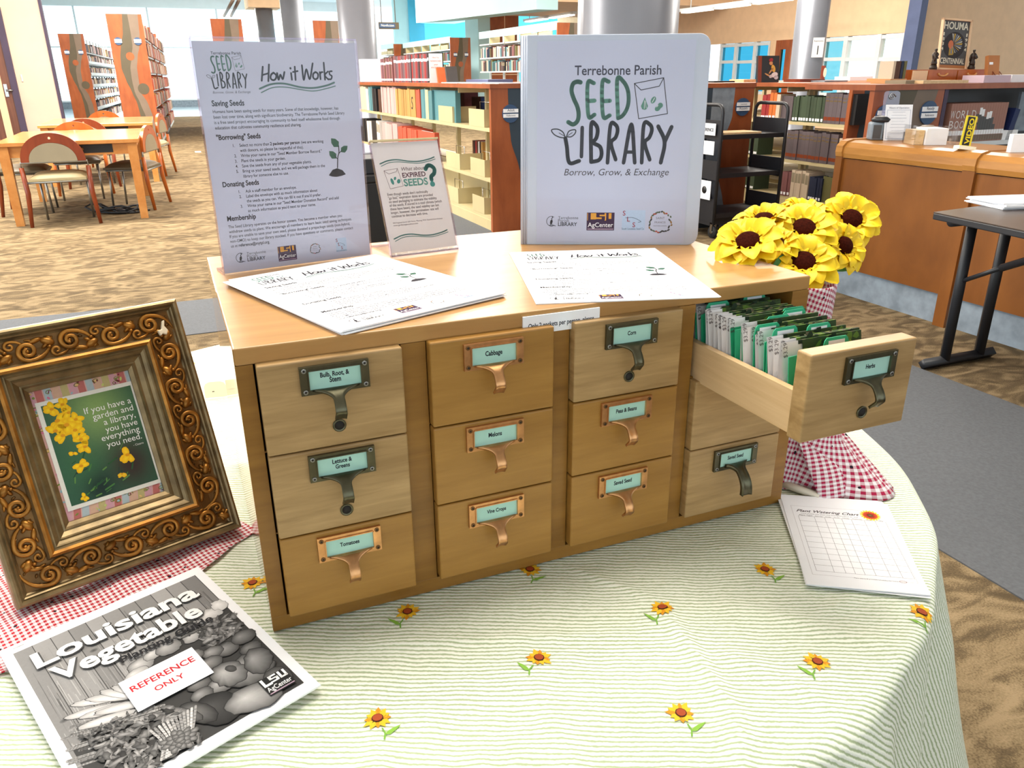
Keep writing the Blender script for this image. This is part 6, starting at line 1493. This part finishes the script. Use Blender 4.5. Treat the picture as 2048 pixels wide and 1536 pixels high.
# patterned backing paper and the print
OX0, OX1, OY0, OY1 = .0770, FWD - .0770, .0770, FHT - .0770
m = MB().rect(OX0 - .004, OY0 - .004, OX1 + .004, OY1 + .004, -.0032, 'print_ink', c(214, 168, 160))
pal = [c(196, 206, 120), c(214, 120, 150), c(120, 40, 60), c(150, 186, 196), c(226, 190, 120), c(120, 140, 60)]
rr = random.Random(12)
for k in range(13):
    x = OX0 + (OX1 - OX0) * k / 12; q = [c(210, 158, 168), c(190, 110, 104), c(176, 190, 194), c(212, 172, 146), c(190, 176, 120)][k % 5]
    for y0, sg_ in ((OY0 - .003, 1), (OY1 + .003, -1)):
        m.poly([(x - .004, y0), (x + .004, y0), (x + .006 + .002 * sg_, y0 + sg_ * .02), (x - .002 + .002 * sg_, y0 + sg_ * .02)][::sg_], -.0031, 'print_ink', q)
for k in range(60):
    e = k % 4; t_ = rr.random(); w_ = .013
    x, y = ((OX0 + t_ * (OX1 - OX0), OY0 + rr.random() * w_), (OX0 + t_ * (OX1 - OX0), OY1 - rr.random() * w_), (OX0 + rr.random() * .003, OY0 + t_ * (OY1 - OY0)), (OX1 - rr.random() * .003, OY0 + t_ * (OY1 - OY0)))[e]
    m.blob(x, y, rr.uniform(.001, .003), rr.uniform(.0006, .0016), -.0030 + 1e-5 * (k % 5), rr.uniform(0, 3), rr.choice(pal), n=9)
    if k % 3 == 0: m.stroke([(x + .003 * cos(a), y + .003 * sin(a) * (1 - a / 9)) for a in [j * .6 for j in range(9)]], .0007, -.0029, c(150, 160, 60))
m.build('backing_paper', pf, 'pink, blue and green patterned paper')
PX0, PX1, PY0, PY1 = .0795, .1915, .0885, .2240
m = MB().rect(PX0, PY0, PX1, PY1, -.0026, 'print_ink', (.80, .78, .70))
bx0, bx1, by0, by1 = PX0 + .005, PX1 - .005, PY0 + .005, PY1 - .005
def fld(u, v):                                # blurred garden colours of the printed photograph
    a = exp(-((u - .55) ** 2 + (v - .85) ** 2) / .10); d = exp(-((u - .75) ** 2 + (v - .25) ** 2) / .06); e = exp(-((u - .35) ** 2 + (v - .12) ** 2) / .03); g = exp(-((u - .25) ** 2 + (v - .35) ** 2) / .05)
    base = Vector(c(52, 92, 70)); base = base.lerp(Vector(c(134, 164, 96)), min(1, a * .9)); base = base.lerp(Vector(c(58, 34, 34)), min(1, d * .95)); base = base.lerp(Vector(c(14, 22, 36)), min(1, e)); base = base.lerp(Vector(c(60, 110, 66)), min(1, g * .5))
    return tuple(base)
n = 24; vs = []; cs = []; fs = []
for i in range(n + 1):
    for j in range(n + 1): vs.append((bx0 + (bx1 - bx0) * i / n, by0 + (by1 - by0) * j / n, -.0025)); cs.append(fld(i / n, j / n))
fs = [(i * (n + 1) + j, (i + 1) * (n + 1) + j, (i + 1) * (n + 1) + j + 1, i * (n + 1) + j + 1) for i in range(n) for j in range(n)]
m.add(vs, fs, 'print_ink', cs)
Q = lambda u, v: (bx0 + (bx1 - bx0) * u, by0 + (by1 - by0) * v)
rr = random.Random(4)
for k in range(30):
    u0, v0 = rr.uniform(.05, .75), rr.uniform(.02, .42); a = rr.uniform(.2, 1.4); L = rr.uniform(.08, .22)
    m.stroke([Q(u0, v0), Q(min(.97, u0 + L * cos(a) * .6), v0 + L * sin(a) * .35)], rr.uniform(.0006, .002), -.00245, rr.choice([c(40, 84, 48), c(70, 120, 60), c(96, 140, 70), c(34, 60, 50)]), capn=6)
def bloom(u, v, r, sd, yel=(250, 214, 30)):
    q = random.Random(sd); x, y = Q(u, v)
    for k in range(5):
        a = q.uniform(0, 6.28); m.blob(x + r * .5 * cos(a), y + r * .5 * sin(a), r * .62, r * .42, -.0024 + 1e-5 * k, a, c(*yel), c(236, 178, 10), 9, .15)
    m.blob(x, y, r * .28, r * .2, -.0023, 0, c(220, 150, 20), n=8)
for k, (u, v, r) in enumerate(((.10, .95, .0085), (.22, .97, .008), (.12, .83, .011), (.26, .88, .0085), (.07, .74, .010), (.20, .77, .0115), (.31, .80, .0085), (.13, .68, .0095), (.27, .70, .0095), (.30, .60, .0085), (.32, .52, .0085), (.18, .49, .0045), (.22, .35, .0085))): bloom(u, v, r, k)
bloom(.74, .33, .0098, 33, (250, 210, 40)); bloom(.62, .16, .0052, 34, (230, 200, 60)); bloom(.16, .05, .005, 35)
for k, (s, wd) in enumerate((('If you have a', .535), ('garden and', .465), ('a library,', .365), ('you have', .370), ('everything', .440), ('you need.', .405))):
    x, y = Q(.955, .825 - .075 * k); m.text(s, x, y, -.0022, width=wd * (bx1 - bx0), height=None, align='R', col=(.85, .84, .80))
x, y = Q(.955, .395); m.text('- Cicero', x, y, -.0022, width=.12 * (bx1 - bx0), align='R', col=(.8, .78, .72))
m.build('picture_print', pf, 'print of yellow flowers with white lettering and a white border')
ez = MB().box(FWD / 2 - .02, .01, -.0145, FWD / 2 + .02, .22, -.0125, 'drawer_box').build('easel_back', pf)
ez.rotation_euler = (rad(-0.5), 0, 0)

# ------------------------------------------------------------------ gingham under the frame
lower = [(512, 1064), (470, 1090), (440, 1118), (398, 1150), (350, 1170), (300, 1205), (262, 1240), (225, 1262), (160, 1275), (90, 1300), (20, 1345), (-60, 1375), (-200, 1420)]
upper = [(505, 1058), (470, 1040), (430, 1030), (380, 1030), (330, 1035), (270, 1040), (200, 1050), (140, 1062), (80, 1075), (20, 1090), (-40, 1105), (-110, 1120), (-220, 1140)]
m = MB(); m.uv = []; vs = []; fs = []; nu, nv = 60, 26
def along(L, s):
    x = s * (len(L) - 1); i = min(int(x), len(L) - 2); f = x - i
    return Vector(L[i]).lerp(Vector(L[i + 1]), f)
for i in range(nu + 1):
    a, b2 = along(lower, i / nu), along(upper, i / nu)
    for j in range(nv + 1):
        p = a.lerp(b2, j / nv); q = AZ(p.x, p.y, TZ)
        z = TZ + .0030 + .0016 * sin(q.x * 60 + q.y * 25) + .0014 * sin(q.x * 33 - q.y * 70) + (.0012 if j == 0 else 0)
        vs.append((q.x, q.y, z)); ca, sa = cos(rad(22)), sin(rad(22)); m.uv.append((q.x * ca + q.y * sa, -q.x * sa + q.y * ca))
fs = [(i * (nv + 1) + j, i * (nv + 1) + j + 1, (i + 1) * (nv + 1) + j + 1, (i + 1) * (nv + 1) + j) for i in range(nu) for j in range(nv)]
m.add(vs, fs, 'gingham_red', (1, 1, 1), True)
o = m.build('gingham_cloth', None, 'red and white gingham cloth spread beneath the gilded picture frame', 'cloth')
sm_ = o.modifiers.new('thick', 'SOLIDIFY'); sm_.thickness = .0012; sm_.offset = -1

# ------------------------------------------------------------------ planting guide booklet
loc, rot = sheet_pose(-.1690, -.1930, TZ + .0078, .3780, pi / 2 - .012)
gd = thing('booklet', 'grey Louisiana Vegetable Planting Guide booklet lying on cloths before the gilded frame', 'booklet', loc, rot)
pg = MB()
for k in range(4): pg.box(.0004 * k, -.0004 * k, .0009 * k, FW + .0004 * (3 - k), FH - .0003 * k, .0009 * k + .0007, 'paper')
pg.box(.012, FH - .0075, .0034, .022, FH - .0068, .0039, 'steel')
pg.build('pages', gd)
m = MB(); z = .0037; G = lambda u, v: (u * FW, (1 - v) * FH)
gry = lambda v: c(v, v * .985, v * .975)
rr = random.Random(21)
x0, y1 = G(.045, .057); x1, y0 = G(.950, .955)
np_ = 11
for k in range(np_):                          # weathered planks
    xa, xb = x0 + (x1 - x0) * k / np_, x0 + (x1 - x0) * (k + 1) / np_
    b0 = rr.uniform(128, 168)
    m.rect(xa, y0, xb, y1, z, 'print_ink', gry(b0)); m.rect(xb - .0005, y0, xb + .0003, y1, z + 2e-5, 'print_ink', gry(66))
    for q in range(26):
        xx = rr.uniform(xa + .001, xb - .002); ya = rr.uniform(y0, y1 - .03); m.rect(xx, ya, xx + rr.uniform(.0003, .0012), ya + rr.uniform(.02, .09), z + 1e-5, 'print_ink', gry(b0 + rr.uniform(-34, 34))) if ya + .09 < y1 else None
    if k in (0, 3, 7): m.blob((xa + xb) / 2, y1 - rr.uniform(.03, .15), .004, .003, z + 2e-5, 0, gry(70), gry(120), 14)
def veg(u, v, ru, rv, rot_, hi, lo, sd=0, wob=.06, n=26):
    x, y = G(u, v); e = min(1, 1)
    m.blob(x, y, ru * FW * 1.05, rv * FW * 1.05, vz[0], rot_, gry(lo * .55), gry(lo * .45), n, wob, seed=sd)
    m.blob(x, y, ru * FW, rv * FW, vz[0] + 1e-5, rot_, gry(hi), gry(lo), n, wob, (-.25 * ru * FW, .3 * rv * FW), sd, rings=3)
    vz[0] += 2.4e-5
vz = [z + 4e-5]
# dark ground of the heap
m.poly([G(.06, .955), G(.06, .70), G(.2, .62), G(.36, .50), G(.60, .42), (x1, G(0, .36)[1]), (x1, y0), (x0 + .003, y0)], vz[0], 'print_ink', gry(58)); vz[0] += 3e-5
for k in range(44):                           # green beans and stalks at the left
    u = rr.uniform(.08, .30); v = rr.uniform(.60, .80)
    m.stroke([G(u - .06, v - .02), G(u + .02, v), G(u + .14, v + .035)], rr.uniform(.0022, .0034), vz[0], gry(rr.uniform(110, 190)), capn=8); vz[0] += 4e-6
for k, (u, v, a) in enumerate(((.24, .53, -.5), (.29, .55, -.65), (.20, .57, -.4), (.33, .56, -.9), (.25, .60, -.35), (.37, .57, -1.0), (.30, .62, -.4), (.22, .64, -.3))):
    veg(u, v, .115, .026, a, 238, 176, k)
veg(.46, .455, .060, .050, .2, 214, 130, 1); veg(.53, .43, .050, .034, .3, 222, 150, 2); veg(.60, .435, .06, .052, 0, 190, 120, 3); veg(.42, .49, .055, .034, .2, 225, 170, 4)
veg(.78, .40, .055, .045, .3, 232, 190, 8, .16); veg(.86, .36, .060, .050, .2, 236, 176, 5, .22); veg(.93, .33, .04, .05, .3, 240, 200, 6, .2); veg(.72, .44, .05, .04, .2, 205, 140, 7, .1)
def leaves(u0, u1, v0, v1, k, lo, hi, s=.02):
    for q in range(k):
        x, y = G(rr.uniform(u0, u1), rr.uniform(v0, v1)); g = rr.uniform(lo, hi)
        m.blob(x, y, s * FW * rr.uniform(.6, 1.6), s * FW * rr.uniform(.3, .7), vz[0], rr.uniform(0, 3.1), gry(g), gry(g * .62), 9, .42); vz[0] += 3e-6
leaves(.74, .935, .40, .54, 120, 70, 200, .022); leaves(.66, .78, .34, .42, 30, 60, 160, .02)
for k, (u, v, r, hi) in enumerate(((.80, .60, .058, 150), (.90, .58, .06, 140), (.74, .58, .05, 168), (.885, .66, .055, 130), (.70, .63, .055, 160), (.66, .55, .05, 190), (.60, .70, .055, 150), (.67, .76, .062, 176), (.58, .76, .05, 160))): veg(u, v, r, r * .86, .2, hi, hi * .45, k + 30)
veg(.80, .76, .125, .105, -.1, 176, 74, 50, .10); veg(.73, .73, .075, .090, .3, 190, 84, 51, .1); veg(.87, .74, .065, .095, -.3, 160, 70, 52, .08); veg(.75, .71, .020, .030, .4, 90, 60, 53)
veg(.60, .86, .090, .105, .2, 70, 26, 60, .05); veg(.74, .90, .125, .085, -.25, 196, 96, 61, .08); veg(.88, .87, .06, .07, 0, 120, 60, 62); veg(.52, .83, .05, .10, .4, 120, 40, 63); veg(.47, .80, .03, .10, .5, 150, 70, 64)
leaves(.13, .46, .74, .95, 230, 60, 190, .024); leaves(.10, .30, .66, .74, 40, 90, 180, .016)
for k in range(12): m.stroke([G(.30 + .01 * k, .945), G(.34 + .012 * k, .88), G(.33 + .018 * k, .80)], .0022, vz[0], gry(rr.uniform(150, 225))); vz[0] += 4e-6
for k in range(24):
    a = k * 2.4; q = .0014 * k ** .75; x, y = G(.40, .905); m.blob(x + q * cos(a), y + q * sin(a) * .8, .0052, .0034, vz[0] + (24 - k) * 1e-6, a, gry(150), gry(64), 10, .1)
vz[0] += 4e-5
# cover lettering, the sticker and the mark
zt_ = vz[0] + 1e-4
def title(s, u0, v, wd, hh, col=(.92, .92, .90), sh=True):
    x, y = G(u0, v)
    if sh: m.text(s, x + .0011, y - .0009, zt_, width=wd * FW, height=hh * FH, bold=.035, col=gry(70))
    m.text(s, x, y, zt_ + 4e-5, width=wd * FW, height=hh * FH, bold=.03, col=col)
title('Louisiana', .095, .218, .795, .100); title('Vegetable', .130, .345, .705, .125 * 1.02)
m.text('Planting Guide', *G(.395, .408), zt_ + 4e-5, width=.455 * FW, height=.055 * FH, bold=.025, col=(.012, .012, .015))
lx0, ly0 = G(.795, .940); lx1, ly1 = G(.925, .845)
lsu_logo(m, lx0, ly0, lx1, ly1, zt_, gry(22), gry(20))
for pts in ([(.04, .58, .14, .97), (.04, .50, .36, .62)], [(.36, .88, .64, .97), (.36, .73, .64, .80), (.33, .56, .64, .64), (.34, .74, .44, .97), (.56, .58, .66, .80)], [(.70, .60, .79, .97), (.70, .56, .98, .65), (.89, .60, .98, .97)]):
    for a, b2, e, f in pts: m.rect(lx0 + (lx1 - lx0) * a, ly0 + (ly1 - ly0) * b2, lx0 + (lx1 - lx0) * e, ly0 + (ly1 - ly0) * f, zt_ + 1.2e-4, 'print_ink', (.9, .9, .9))
m.build('cover_print', gd, 'grey printed photograph of vegetables on weathered planks')
m = MB().box(*G(.332, .692), 0, *G(.679, .505), .0003, 'paper')
m.text('REFERENCE', *G(.505, .585), .00042, width=.295 * FW, bold=.015, align='C', col=c(206, 30, 44)); m.text('ONLY', *G(.505, .640), .00042, width=.135 * FW, bold=.015, align='C', col=c(206, 30, 44))
o = m.build('sticker', gd, 'white sticker reading REFERENCE ONLY in red'); o.location = (0, 0, zt_ + 2e-4)

# ------------------------------------------------------------------ watering chart sheets
KW, KH = .1397, .2159
m = MB().box(0, 0, 0, KW, KH, .0005, 'paper'); z = .0006; G = lambda u, v: (u * KW, (1 - v) * KH)
def ln(u0, v0, u1, v1, wd=.00035, col=c(110, 96, 100)): m.stroke([G(u0, v0), G(u1, v1)], wd, z, col, capn=4)
for a in ((.075, .140, .94, .140), (.94, .140, .94, .90), (.94, .90, .075, .90), (.075, .90, .075, .140)): ln(*a, .0003, c(170, 160, 160))
cols = [.118, .268, .365, .445, .525, .615, .735, .835, .930]
for u in cols: ln(u, .262, u, .862)
for k in range(11): ln(.118, .262 + .06 * k, .930, .262 + .06 * k)
m.text('Plant Watering Chart', *G(.112, .212), z, width=.60 * KW, shear=.5, bold=.012, col=c(40, 24, 30))
m.text('Check whether your plants need watering throughout the week', *G(.15, .236), z, width=.54 * KW, col=c(90, 70, 80))
for k, s in enumerate(('Plant Type', 'Saturday', 'Sunday', 'Monday', 'Tuesday', 'Wednesday', 'Thursday', 'Friday')): m.text(s, (cols[k] + .01) * KW, G(0, .258)[1], z, width=(cols[k + 1] - cols[k] - .025) * KW, shear=.2, col=c(70, 50, 60))
x, y = G(.815, .195)
for k in range(18):
    a = 2 * pi * k / 18; m.blob(x + .0085 * cos(a), y + .0085 * sin(a), .0055, .0020, z + 1e-5, a, c(255, 214, 40), n=8); m.blob(x + .0055 * cos(a + .17), y + .0055 * sin(a + .17), .0050, .0018, z + 3e-5, a + .17, c(214, 70, 30), n=8)
m.blob(x, y, .0038, .0038, z + 5e-5, 0, c(140, 100, 40), c(90, 40, 20), 14)
m.text('Plant charts & printable schedules for home', *G(.42, .905), z, width=.36 * KW, col=c(120, 110, 110)); m.stroke([G(.82 + .03 * cos(j * .7), .900 + .009 * sin(j * .7)) for j in range(10)], .0005, z, c(150, 70, 70))
chart_me = m.mesh('watering_chart'); cb = MB().box(0, 0, 0, KW, KH, .0005, 'paper').mesh('watering_chart')
for k in range(4):
    loc, rot = sheet_pose(.5994 + .0008 * sin(k * 2), -.1721 + .0008 * cos(k * 3), TZ + .0030 + .0007 * k, -.5649 + .012 * (3 - k) * (1 if k % 2 else -1), pi / 2 - .008)
    obj('watering_chart', chart_me if k == 3 else cb, None, 'Plant Watering Chart sheet on top of its pile, right of the catalog' if k == 3 else 'white sheet under the Plant Watering Chart, right of the catalog', 'sheet', 'plant watering charts', None, loc, rot)

# ------------------------------------------------------------------ small cream plate beside the catalogue
p = AZ(414, 797); q = AZ(452, 795)
m = MB(); w_ = .040
m.prism(rounded(0, 0, w_, .031, .010, 'RL')[7:] + [] if False else [(0, 0), (w_, 0), (w_, .022), (w_ - .003, .028), (w_ - .010, .031), (.010, .031), (.003, .028), (0, .022)], 0, .004, 'cream_plastic')
m.box(.014, .011, .004, .018, .0125, .0042, 'hole_dark')
m.build('cream_plate', None, 'small cream plate with a slot standing on the cloth, behind the gilded frame', 'plate', loc=(-.033, .757, TZ + .0014), rot=(rad(80), 0, rad(-8)), bevel=.001)

# ------------------------------------------------------------------ gingham wrapped vase with sunflowers
VX, VY = .776, .085
vt = thing('flower_vase', 'tall vase wrapped in red and white gingham, right of the card catalog', 'vase', (VX, VY, TZ + .001))
m = MB(); m.uv = []; vs = []; nth, nz = 96, 44
def vr(th, s):
    z = .300 * s
    dirn = max(0, cos(th - rad(-42)))
    r = .044 + (.012 + .040 * dirn) * max(0, 1 - s / .75) + .070 * dirn ** 3 * max(0, 1 - s / .26) ** 1.3 + .004 * s
    r += (.006 * max(0, 1 - s / .5) + .002) * sin(5 * th + .8 + 2.5 * s) + .003 * max(0, 1 - s * 1.5) * sin(11 * th)
    return r, z
prev = None
for i in range(nz + 1):
    for j in range(nth + 1):
        th = 2 * pi * j / nth; r, z = vr(th, i / nz)
        vs.append((r * cos(th), r * sin(th), z)); m.uv.append((th * .075 * (1 + .35 * (1 - i / nz)), z * 1.12 + .02 * th))
fs = [(i * (nth + 1) + j, i * (nth + 1) + j + 1, (i + 1) * (nth + 1) + j + 1, (i + 1) * (nth + 1) + j) for i in range(nz) for j in range(nth)]
m.add(vs, fs, 'gingham_vase', (1, 1, 1), True)
o = m.build('gingham_wrap', vt, 'gingham fabric gathered around the vase'); sm_ = o.modifiers.new('thick', 'SOLIDIFY'); sm_.thickness = .0015
m = MB(); m.uv = []; vs = []                  # a loose corner of the wrap lying on the table
tri = [AZ(1560, 905), AZ(1603, 862), AZ(1700, 862), AZ(1735, 912), AZ(1790, 962), AZ(1778, 986), AZ(1640, 1000), AZ(1590, 985)]
MB().lathe([(.034, .004), (.036, .02), (.036, .24), (.038, .25), (.034, .25), (.032, .02), (.001, .018)], 32, 'metal_white').build('container', vt)
a, b2 = AZ(1556, 964, TZ + .007), AZ(1640, 993, TZ + .007)
m = MB(); m.tube([a, b2], .0058, 12, 'dowel'); m.build('wooden_dowel', None, 'pale wooden dowel lying between the catalog and the gingham vase', 'dowel')
fb = MB(); fb.uv = []; vs = []                # folded flap of the wrap toward the viewer
A_, B_, C_, D_ = Vector((AY(1597, 880, .02))), AY(1688, 862, .055), AZ(1640, 1000, TZ + .004), AZ(1786, 975, TZ + .004)
nf = 16
for i in range(nf + 1):
    for j in range(nf + 1):
        s, t_ = i / nf, j / nf
        p = (A_.lerp(B_, t_)).lerp(C_.lerp(D_, t_), s); bul = sin(pi * t_) * sin(pi * min(1, s * .9)) * .018 + .006 * sin(t_ * 9) * s
        p = p + Vector((-.3, -.75, .35)) * bul; vs.append(p - Vector((VX, VY, TZ + .001))); fb.uv.append((t_ * .092 + .02 * s, s * .130))
fs = [(i * (nf + 1) + j, (i + 1) * (nf + 1) + j, (i + 1) * (nf + 1) + j + 1, i * (nf + 1) + j + 1) for i in range(nf) for j in range(nf)]
fb.add(vs, fs, 'gingham_vase', (1, 1, 1), True); o = fb.build('gingham_flap', vt, 'loose flap of the gingham wrap reaching the table'); sm_ = o.modifiers.new('thick', 'SOLIDIFY'); sm_.thickness = .0012

def petal_mesh(m, L, W_, ang, lift, z0, sd, curl=.35):
    r = random.Random(sd); n = 7; vs = []; ca, sa = cos(ang), sin(ang)
    tw = r.uniform(-.25, .25); L = L * r.uniform(.9, 1.1); lift = lift + r.uniform(-.12, .12)
    for i in range(n + 1):
        s = i / n
        wd = W_ * (.35 + 1.05 * sin(pi * min(1, s * 1.02)) ** .7 * (1 - .12 * s)) * (1 if s < .9 else .62) * .5
        if i == n: wd = W_ * .10
        d = .013 + L * s * cos(lift * (1 - curl * s)); h = z0 + L * s * sin(lift * (1 - curl * s) ) - .010 * s * s * s
        for k, q in enumerate((-1, -.5, 0, .5, 1)):
            y = wd * q; zz = h + .0034 * (q * q) * sin(pi * s) + tw * y * .6 - .0010 * (k == 2)
            vs.append((d * ca - y * sa, d * sa + y * ca, zz))
    fs = [(i * 5 + k, (i + 1) * 5 + k, (i + 1) * 5 + k + 1, i * 5 + k + 1) for i in range(n) for k in range(4)]
    m.add(vs, fs, 'petal', (1, 1, 1), True)
def sunflower(px, py, Y, R, nrm, label, sd, lift=.55):
    P = AY(px, py, Y); nrm = Vector(nrm).normalized()
    t_ = thing('sunflower', label, 'flower', P, nrm.to_track_quat('Z', 'Y').to_euler(), 'artificial sunflowers in the gingham vase')
    m = MB(); r = random.Random(sd); L = R * .76
    for k in range(11): petal_mesh(m, L, R * .46, 2 * pi * k / 11 + r.uniform(-.12, .12), lift - .15, -.001, sd * 100 + k)
    for k in range(10): petal_mesh(m, L * .88, R * .40, 2 * pi * (k + .5) / 10 + r.uniform(-.12, .12), lift + .25, .001, sd * 100 + 50 + k)
    for k in range(9): petal_mesh(m, L * .36, R * .17, 2 * pi * k / 9 + r.uniform(-.2, .2), lift + .45, .003, sd * 100 + 80 + k)
    m.build('petals', t_)
    MB().lathe([(.0005, .0115), (R * .16, .0112), (R * .27, .009), (R * .34, .0045), (R * .345, .001), (R * .2, -.003)], 28, 'seed_disc').build('seed_disc', t_)
    sb = MB()
    base = Vector((VX, VY, TZ + .27)); d = base - P
    Mi = t_.matrix_basis if False else (Matrix.Translation(P) @ nrm.to_track_quat('Z', 'Y').to_matrix().to_4x4()).inverted()
    pts = []
    for i in range(9):
        s = i / 8; ctl = P - nrm * .05
        pts.append(Mi @ ((P - nrm * .004) * (1 - s) ** 2 + ctl * 2 * s * (1 - s) + (base + Vector((sin(sd) * .02, cos(sd * 2) * .02, 0))) * s * s))
    sb.tube(pts, .0026, 8, 'stem_green')
    for k in range(8):
        a = 2 * pi * k / 8; sb.add([(.005 * cos(a - .3), .005 * sin(a - .3), -.004), (R * .55 * cos(a), R * .55 * sin(a), .004), (.005 * cos(a + .3), .005 * sin(a + .3), -.004)], [(0, 1, 2)], 'leaf_green')
    sb.build('stem', t_)
    return t_
def away(px, py, Y, wv, up, rt=0.0, bk=0.0):
    v = (CAM - AY(px, py, Y)).normalized(); s = Vector((cos(YAW), sin(YAW), 0))
    return v * wv + Vector((0, 0, 1)) * up + s * rt - Vector((v.x, v.y, 0)) * bk
SF = [(1496, 486, .115, .053, (.50, .78, -.18, 0), 'sunflower at the left end of the bouquet, lying over the catalog corner', .5),
      (1607, 459, .150, .054, (.62, .70, .12, 0), 'large sunflower in the middle of the bouquet, facing up', .5),
      (1702, 440, .175, .051, (.72, .44, .26, 0), 'uppermost right sunflower of the bouquet, before the wooden desk', .45),
      (1606, 526, .085, .052, (.70, .62, .10, 0), 'lowest sunflower of the bouquet, hanging over the catalog corner above the vase', .55),
      (1686, 492, .130, .042, (.62, .26, .55, 0), 'sunflower turned to the right, below the uppermost right one', .5),
      (1551, 490, .120, .036, (.46, .80, 0, 0), 'small sunflower tucked between the left and lowest ones', .6),
      (1528, 442, .190, .045, (.24, .86, -.1, 0), 'sunflower at the back left of the bouquet, its disc barely showing', .75),
      (1612, 424, .215, .043, (.24, .86, .1, .1), 'sunflower at the back of the bouquet, behind the large middle one', .75),
      (1482, 512, .145, .034, (.46, .70, -.2, 0), 'low sunflower mostly hidden behind the catalog top', .5)]
for k, (px, py, Y, R, a, lb, lf) in enumerate(SF): sunflower(px, py, Y, R, away(px, py, Y, *a), lb, k + 1, lf)
def leaf(px0, py0, px1, py1, Y, wd, label):
    a, b2 = AY(px0, py0, Y), AY(px1, py1, Y - .01); d = b2 - a; v = (CAM - a).normalized(); s = d.cross(v).normalized(); m = MB(); vs = []
    for i in range(9):
        q = i / 8; w_ = wd * sin(pi * min(1, q * .96 + .04)) ** .8 * (1 - .3 * q)
        for k in (-1, 0, 1): vs.append(a + d * q + s * w_ * k + v * (.004 * (k == 0)) + Vector((0, 0, -.008 * q * q)))
    m.add([p - a for p in vs], [(i * 3 + k, (i + 1) * 3 + k, (i + 1) * 3 + k + 1, i * 3 + k + 1) for i in range(8) for k in (0, 1)], 'leaf_green', (1, 1, 1), True)
    m.build('sunflower_leaf', None, label, 'leaf', 'green leaves of the bouquet', loc=a)
leaf(1640, 518, 1696, 532, .13, .012, 'pointed green leaf at the right of the lowest sunflower'); leaf(1655, 520, 1690, 508, .15, .010, 'green leaf below the sunflower turned to the right'); leaf(1580, 525, 1545, 520, .10, .014, 'green leaf between the low left sunflowers')
leaf(1610, 545, 1590, 545, .10, .008, 'green leaf hidden under the lowest sunflower')
